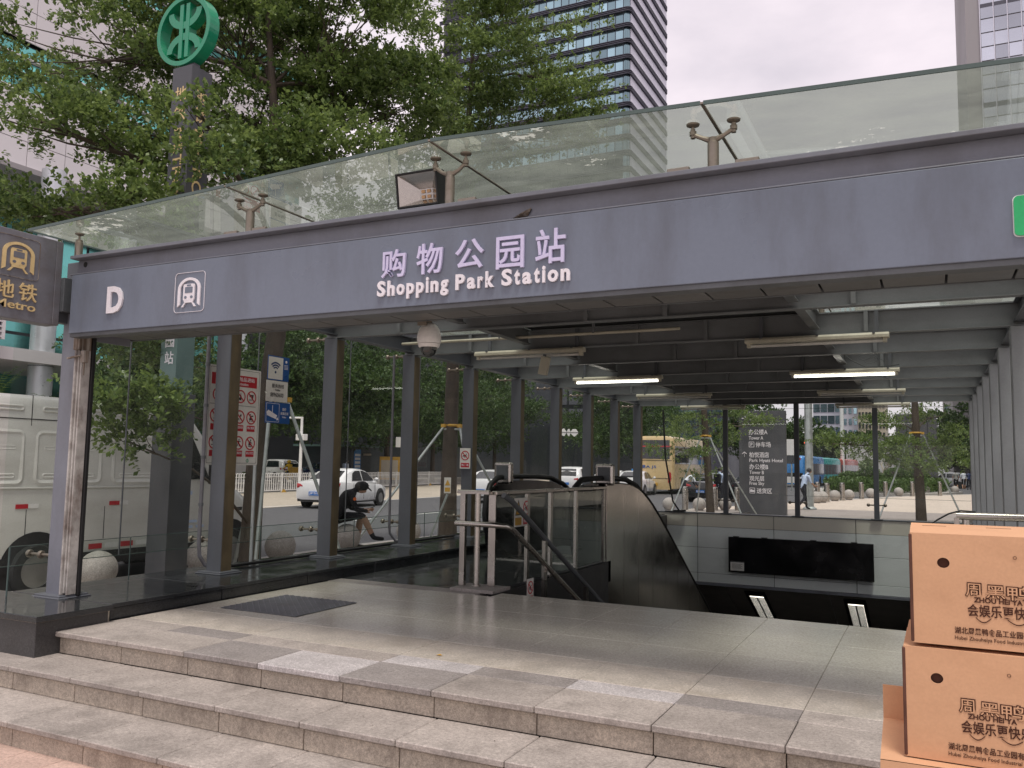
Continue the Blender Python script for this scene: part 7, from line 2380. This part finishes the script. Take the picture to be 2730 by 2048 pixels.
# planter island with hedge, ball shrubs and a frangipani
pl_ = slab('planter_island', [(-6.4, 62), (-1.8, 61.2), (.6, 66.6), (2.2, 73), (1.2, 80), (-4, 86), (-8.0, 80), (-8.4, 68)], RZ, GZ + .12, MT['kerb'], 'raised planting island beyond the plaza')
def shrub_mass(name, label, cat, pts, dirs, leaf, per, m, group=None, stuff=False):
    o = leaves_mesh('foliage', pts, dirs, leaf[0], leaf[1], per, leaf[0] * 1.4, MT[m], None)
    if stuff:
        o.name = name
        o['kind'] = 'stuff'
        o['label'] = label
        return o
    t = tag(empty(name, tuple(pts.mean(0))), label, cat, group)
    rel(o, t)
    return t
n = 5200
hp = np.stack([rng.uniform(-6.6, 1.2, n), rng.uniform(61.8, 76, n), rng.uniform(-.35, .45, n)], 1)
hp = hp[(hp[:, 0] > -7 + (hp[:, 1] - 62) * -.02) & (hp[:, 0] < -2.0 + (hp[:, 1] - 61.5) * .33)]
hd_ = rng.normal(0, .5, hp.shape) + np.array([0, 0, .8])
hd_ /= np.linalg.norm(hd_, axis=1)[:, None]
shrub_mass('ground_hedge', 'low clipped green hedge filling the planting island', 'hedge', hp, hd_, (.17, .10), 7, 'leaf_hedge', stuff=True)
def ball_shrub(label, x, y, z, r, n, m='leaf_hedge'):
    u = rng.normal(0, 1, (n, 3))
    u /= np.linalg.norm(u, axis=1)[:, None]
    pts = np.array([x, y, z]) + u * (r * rng.uniform(.8, 1.02, n))[:, None] * np.array([1, 1, .85])
    t = shrub_mass('ball_shrub', label, 'shrub', pts, u, (.12, .075), 6, m, 'clipped ball shrubs')
    rel(G().sph((x, y, z), r * .78, (1, 1, .85), 12, 8).build('core', MT['bark']), t)
    rel(G().cyl((x, y, GZ + .1), (x, y, z - r * .5), .05, n=6).build('stem', MT['bark']), t)
ball_shrub('round clipped shrub left of the frangipani', -4.05, 68.0, .55, .85, 900)
ball_shrub('round clipped shrub right of the frangipani', -2.3, 69.5, .55, .85, 900)
ball_shrub('darker round shrub at the left end of the hedge', -5.3, 66.5, .30, .75, 700)
ball_shrub('round shrub behind the propped trunk', -.9, 71.5, .45, .85, 800)
def frangipani():
    t = tag(empty('frangipani_tree', (-3.3, 72, GZ)), 'pale bare-limbed frangipani tree with leaf tufts over the hedge', 'tree')
    g = G()
    tips = []
    def grow(p, d, ln, r, lv):
        q = p + d * ln
        g.tube([p, p.lerp(q, .5) + Vector((0, 0, .05)), q], [r, r * .9, r * .75], 6)
        if lv == 0:
            tips.append(q)
            return
        for k in range(2 + (lv > 2)):
            a = random.uniform(0, 6.28)
            nd = (d + Vector((math.cos(a), math.sin(a), random.uniform(.0, .35))) * .75).normalized()
            grow(q, nd, ln * .78, r * .68, lv - 1)
    for a in (0.3, 2.2, 4.2):
        grow(Vector((-3.3, 72, GZ)), Vector((.5 * math.cos(a), .5 * math.sin(a), 1)).normalized(), .95, .11, 3)
    rel(g.build('limbs', MT['bbeige'], smooth=60), t)
    pts = np.array([tuple(q) for q in tips])
    pts = np.repeat(pts, 3, axis=0) + rng.normal(0, .1, (len(pts) * 3, 3))
    d = rng.normal(0, .6, pts.shape) + np.array([0, 0, .6])
    d /= np.linalg.norm(d, axis=1)[:, None]
    leaves_mesh('leaf_tufts', pts, d, .34, .11, 9, .12, MT['leaf_pale'], t)
frangipani()
# palms on the far side, left edge of the picture
def palm(label, x, y, z0, h, n=16, L_=1.9):
    t = tag(empty('palm', (x, y, z0)), label, 'palm', 'palms below the white building')
    rel(G().cyl((x, y, z0), (x, y, z0 + h), .14, .10, n=10).build('trunk', MT['bark']), t)
    g = G()
    for k in range(n):
        a = 2.399 * k
        el = R(20 + 55 * ((k * .37) % 1))
        prev = Vector((x, y, z0 + h))
        d = Vector((math.cos(a) * math.cos(el), math.sin(a) * math.cos(el), math.sin(el)))
        for s_ in range(7):
            d = (d + Vector((0, 0, -.13))).normalized()
            nx = prev + d * (L_ / 7)
            sd = d.cross(Vector((0, 0, 1))).normalized()
            for sg in (-1, 1):
                for q in (.25, .75):
                    b_ = prev.lerp(nx, q)
                    tip = b_ + sd * sg * .42 * (1 - s_ / 9) + d * .22 - Vector((0, 0, .10))
                    g.add([b_, b_ + d * .06, tip], [(0, 1, 2)])
            g.add([prev + sd * .012, prev - sd * .012, nx - sd * .01, nx + sd * .01], [(0, 1, 2, 3)])
            prev = nx
    rel(g.build('fronds', MT['leaf_far']), t)
palm('leafy palm at the left edge above the van roof', -36.6, 22.8, RZ + .15, 3.6, 22, 2.2)
palm('leafy palm just left of the first column above the van roof', -36.6, 26.2, RZ + .15, 3.2, 22, 2.0)
palm('small palm beside the first column above the van roof', -37.4, 29.0, RZ + .15, 3.3, 18, 1.7)
# ================================================================ BUILDINGS
def facade_panes(t, n_cols, n_rows, P0, U, V, cw, rh, m, name='window', inset=.04, gap=.06, depth=.03):
    """grid of single panes sharing one mesh; U,V unit vectors, outward normal U x V"""
    U, V = Vector(U), Vector(V)
    Nn = U.cross(V)
    g = G()
    g.prism([(gap, gap), (cw - gap, gap), (cw - gap, rh - gap), (gap, rh - gap)], (0, 0, 0), U, V, depth)
    me = None
    for i in range(n_cols):
        for j in range(n_rows):
            p = Vector(P0) + U * (cw * i) + V * (rh * j)
            if me is None:
                o = g.build(name, m, t, keep=False)
                me = o.data
                o.location = p - t.location
            else:
                put(name, me, t, p - t.location)

# --- white building with teal window strips, upper left
WB = tag(empty('white_building', (-45, 30, GZ)), 'white panelled building with teal window strips behind the tree, upper left', 'building')
X0, Y0, Y1 = -45.0, 6.0, 52.0
rel(G().box(X0 - 22, X0 - .7, Y0, Y1, 17.25, 60).build('core', MT['bdark']), WB)
bands = [(17.2, 18.7), (18.7, 20.2), (20.2, 21.6), (24.4, 26.2), (26.2, 27.9), (27.9, 29.6), (32.4, 34.2), (34.2, 36.0), (36, 37.6), (40.4, 43), (43, 46)]
pw = (Y1 - Y0) / 20
pm = {}
for z0, z1 in bands:
    key = round(z1 - z0, 3)
    for k in range(20):
        if key not in pm:
            o = G().box(0, .10, .02, pw - .02, .02, (z1 - z0) - .02).build('facade_panel', MT['bwhite'], WB, keep=False)
            pm[key] = o.data
            o.location = Vector((X0, Y0 + pw * k, z0)) - WB.location
        else:
            put('facade_panel', pm[key], WB, Vector((X0, Y0 + pw * k, z0)) - WB.location)
for zb_ in (21.6, 29.6, 37.6):
    rel(G().box(X0 - .6, X0 - .3, Y0, Y1, zb_, zb_ + 2.8).build('window_recess', MT['bdark']), WB)
    for dz, hh_ in ((.06, .78), (.98, .80), (1.92, .80)):
        facade_panes(WB, 23, 1, (X0 - .25, Y0, zb_ + dz), (0, 1, 0), (0, 0, 1), 2.0, hh_, MT['bglass_teal'], gap=.04)
    for dz in (.86, 1.80):
        rel(G().box(X0 - .25, X0 + .12, Y0, Y1, zb_ + dz, zb_ + dz + .10).build('window_rail', MT['bwhite']), WB)
rel(G().box(X0 - 22, X0 - 6, Y0, Y1, GZ, 17.2).build('recessed_wall', MT['bdark']), WB)
facade_panes(WB, 16, 4, (X0 - 5.98, Y0, 1.0), (0, 1, 0), (0, 0, 1), 2.875, 3.9, MT['bglass_teal'], name='ground_window', gap=.10)
rel(G().box(X0 - 22, X0 + .4, Y0, Y1, 16.9, 17.2).build('soffit_edge', MT['bstone']), WB)
rel(G().box(X0 - 5, X0 + 2.8, Y0, 48, 6.1, 6.75).build('canopy_slab', MT['bwhite']), WB)
for k in range(5):
    y = 24.6 + 4.8 * k
    c_ = rel(G().cyl((-43.0, y, RZ + .15), (-43.0, y, 16.9), .62, n=24).build('round_column', MT['aluminium'], smooth=40), WB)
    g = G()
    for z in (3, 6, 9, 12, 15):
        g.lathe([(.623, z), (.63, z + .005), (.63, z + .03), (.623, z + .035)], (-43.0, y, 0), 24)
    rel(g.build('column_joint', MT['bdark']), c_)
lvb = tag(empty('louvred_box', (-41, 24, 6.9)), 'white louvred plant box above the slab at the left edge', 'plant screen')
rel(G().box(-42.4, -40.9, 20.0, 25.8, 6.9, 10.2).build('box', MT['bdark']), lvb)
for k in range(13):
    rel(G().obox((-40.85, 22.9, 7.05 + .25 * k), (.22, 5.8, .03), Matrix.Rotation(R(30), 3, 'Y')).build('louvre', MT['bwhite']), lvb)
for y in (20.0, 22.9, 25.8):
    rel(G().box(-40.95, -40.75, y - .08, y + .08, 6.9, 10.2).build('frame', MT['bwhite']), lvb)

# --- tall glass tower in the middle
TWY, TWX1, TWX0 = 190.0, -63.4, -118.0
TWD = 34.0
TW = tag(empty('glass_tower', (-80, 200, GZ)), 'tall office tower with dark horizontal louvres and striped side', 'tower')
FH = 4.05
NF = 34
Z0 = 20
rel(G().box(TWX0, TWX1 - .6, TWY + .6, TWY + TWD, GZ, Z0 + FH * NF).build('core', MT['bdark'], bevel=2.0, seg=4), TW)
def tower_panes(xa, ncol, cw, f0, f1):
    me = None
    g = G().prism([(.06, 0), (cw - .06, 0), (cw - .06, 2.95), (.06, 2.95)], (0, 0, 0), (1, 0, 0), (0, 0, 1), .1)
    for j in range(f0, f1):
        for i in range(ncol):
            p = Vector((xa + cw * i, TWY + .55, Z0 + j * FH + 1.0)) - TW.location
            if me is None:
                o = g.build('window', MT['bglass_blue'], TW, keep=False)
                me = o.data
                o.location = p
            else:
                put('window', me, TW, p)
tower_panes(TWX1 - 1.7 - 2.1 * 22, 22, 2.1, 14, 27)
def rounded_path(off, z):
    """front edge, rounded corner, side edge"""
    r = 1.1
    xa, ya = TWX1 + off, TWY - off
    pts = [(TWX0, ya, z)]
    cx, cy = xa - r, ya + r
    pts += [(cx + r * math.sin(a), cy - r * math.cos(a), z) for a in np.linspace(0, math.pi / 2, 7)]
    pts += [(xa, TWY + TWD - 2.0, z), (xa - .8, TWY + TWD - .6, z)]
    return pts
for j in range(10, 30):
    zb_ = Z0 + j * FH
    g = G()
    for dz, off in ((0.0, 0.25), (.42, .25), (.84, .25)):
        pts = rounded_path(off, zb_ + dz)
        for a, b in zip(pts[:-1], pts[1:]):
            g.beam(a, b, .40, .17)
    rel(g.build('louvre_band', MT['bfin']), TW)
    g = G()
    pts = rounded_path(0.0, zb_ + .45)
    for a, b in zip(pts[:-1], pts[1:]):
        g.beam(a, b, .25, .85)
    rel(g.build('spandrel', MT['bfin']), TW)
    # bright side stripe between dark bands
    rel(G().box(TWX1 - .35, TWX1 - .02, TWY + 1.3, TWY + TWD - 1.2, zb_ + 1.05, zb_ + FH - .2).build('pale_stripe', MT['bpale']), TW)
g = G()
for i in range(23):
    x = TWX1 - 1.7 - 2.1 * 22 + 2.1 * i
    rel(G().box(x - .06, x + .06, TWY + .30, TWY + .56, Z0 + 10 * FH, Z0 + 30 * FH).build('mullion', MT['bfin']), TW)
rel(G().cyl((TWX1 - 1.25, TWY + 1.25, Z0 + 10 * FH), (TWX1 - 1.25, TWY + 1.25, Z0 + 30 * FH), 1.0, n=24).build('corner_glass', MT['bglass_blue'], smooth=40), TW)

# --- grey tower upper right
RT = tag(empty('grey_tower', (16, 130, GZ)), 'grey stone and glass tower at the upper right edge', 'tower')
RXa, RYa = 5.6, 118.0
rel(G().box(RXa, 45, RYa, RYa + 30, GZ, 120).build('core', MT['bstone']), RT)
rel(G().box(RXa - 2.7, RXa + .2, RYa + 6, RYa + 26, GZ, 46).build('podium', MT['bstone']), RT)
rel(G().box(14, 45, 12, RYa - .5, GZ, 13).build('podium', MT['bstone']), RT)  # unseen block with glazing, added to dim sky reflections in the glass wall
rel(G().box(13.9, 14.0, 14, RYa - 2, 1.5, 11.5).build('added_podium_glazing', MT['bdark']), RT)
g = G().prism([(.05, 0.05), (1.45, .05), (1.45, 1.75), (.05, 1.75)], (0, 0, 0), (1, 0, 0), (0, 0, 1), .12)
me = None
for i in range(8):
    for j in range(17):
        p = Vector((RXa + 1.65 + 1.52 * i, RYa - .02, 40 + 1.85 * j)) - RT.location
        if me is None:
            o = g.build('window', MT['bglass_grey'], RT, keep=False)
            me = o.data
            o.location = p
        else:
            put('window', me, RT, p)
for j in (46.8, 60.0):
    rel(G().box(RXa + 1.6, RXa + 14, RYa - .16, RYa, j, j + .5).build('floor_band', MT['bfin']), RT)
for i in range(9):
    x = RXa + 1.61 + 1.52 * i
    rel(G().box(x - .05, x + .05, RYa - .20, RYa, 38, 74).build('mullion', MT['bpale']), RT)

# --- far buildings through the back glass
def far_block(label, x0, x1, y0, dp, h, wall, cols, rows, wm, zw0=2.0, frac=(.8, .62)):
    t = tag(empty('far_building', ((x0 + x1) / 2, y0, GZ)), label, 'building')
    rel(G().box(x0, x1, y0, y0 + dp, GZ - .5, h).build('wall', wall), t)
    cw, rh = (x1 - x0) / cols, (h - zw0) / rows
    g = G().prism([(cw * (1 - frac[0]) / 2, rh * (1 - frac[1]) / 2), (cw * (1 + frac[0]) / 2, rh * (1 - frac[1]) / 2), (cw * (1 + frac[0]) / 2, rh * (1 + frac[1]) / 2), (cw * (1 - frac[0]) / 2, rh * (1 + frac[1]) / 2)], (0, 0, 0), (1, 0, 0), (0, 0, 1), .15)
    me = None
    for i in range(cols):
        for j in range(rows):
            p = Vector((x0 + cw * i, y0 - .01, zw0 + rh * j)) - t.location
            if me is None:
                o = g.build('window', wm, t, keep=False)
                me = o.data
                o.location = p
            else:
                put('window', me, t, p)
    return t
far_block('distant blue glass tower behind the grey mast', -36, -26.5, 310, 25, 110, MT['bpale'], 4, 26, MT['bglass_blue'], 4, (.9, .7))
far_block('distant pale glass tower right of the blue one', -26, -21.2, 305, 20, 110, MT['bpale'], 3, 28, MT['bglass_blue'], 4, (.6, .55))
far_block('distant beige tower with a grid of small windows', -20.8, -12.5, 300, 20, 105, MT['bbeige'], 8, 30, MT['bdark'], 4, (.62, .6))
far_block('distant grey tower beside the right-hand columns', 4.5, 12, 300, 20, 95, MT['bstone'], 6, 24, MT['bglass_blue'], 4, (.75, .6))
far_block('long dark glass office block behind the gold coach', -62, -32, 150, 20, 26, MT['bfin'], 12, 8, MT['bglass_blue'], 5, (.92, .72))
far_block('long dark podium building across the road behind the trees', -64, -48.5, 60, 60, 17, MT['bdark'], 1, 1, MT['bdark'], 2, (.5, .5))
far_block('low building with pale columns beyond the column row', -66, -36.5, 112, 14, 12.5, MT['bdark'], 9, 2, MT['bglass_grey'], 6.5, (.9, .8))
t = tag(empty('white_pavilion', (-5, 140, GZ)), 'low white walled pavilion behind the frangipani', 'building')
rel(G().box(-11.5, -1.0, 140, 150, GZ - .3, 6.0).build('wall', MT['white']), t)
rel(G().box(-11.8, -.7, 139.7, 150.3, 6.0, 6.35).build('roof', MT['bstone']), t)
rel(G().box(-5.5, -4.4, 139.9, 140.05, 5.0, 5.7).build('vent', MT['bdark']), t)
t = tag(empty('grey_box_building', (-.9, 76, GZ)), 'plain dark grey box structure with vertical seams behind the propped tree', 'building')
for a, b in ((-2.40, -1.62), (-1.60, -.82), (-.80, -.10), (-.08, .58)):
    G().box(a, b, 75, 79, GZ, 5.75).build('wall_panel', MT['totem'], t, bevel=.01, seg=1)
rel(G().box(-2.3, .5, 75.1, 78.9, GZ, 5.70).build('core', MT['joint']), t)
# white sign blocks by the bus stop
t = tag(empty('bus_stop_sign', (-10.5, 72, RZ)), 'white bus stop board on posts behind the directory board', 'sign')
rel(G().box(-12.2, -9.9, 72, 72.15, 2.3, 3.6).build('board', MT['white']), t)
rel(G().box(-12.2, -9.9, 72, 72.15, 1.6, 2.28).build('lower_board', MT['bdark']), t)
for x in (-12.0, -10.1):
    rel(G().cyl((x, 72.08, RZ), (x, 72.08, 2.3), .06, n=8).build('post', MT['galv']), t)
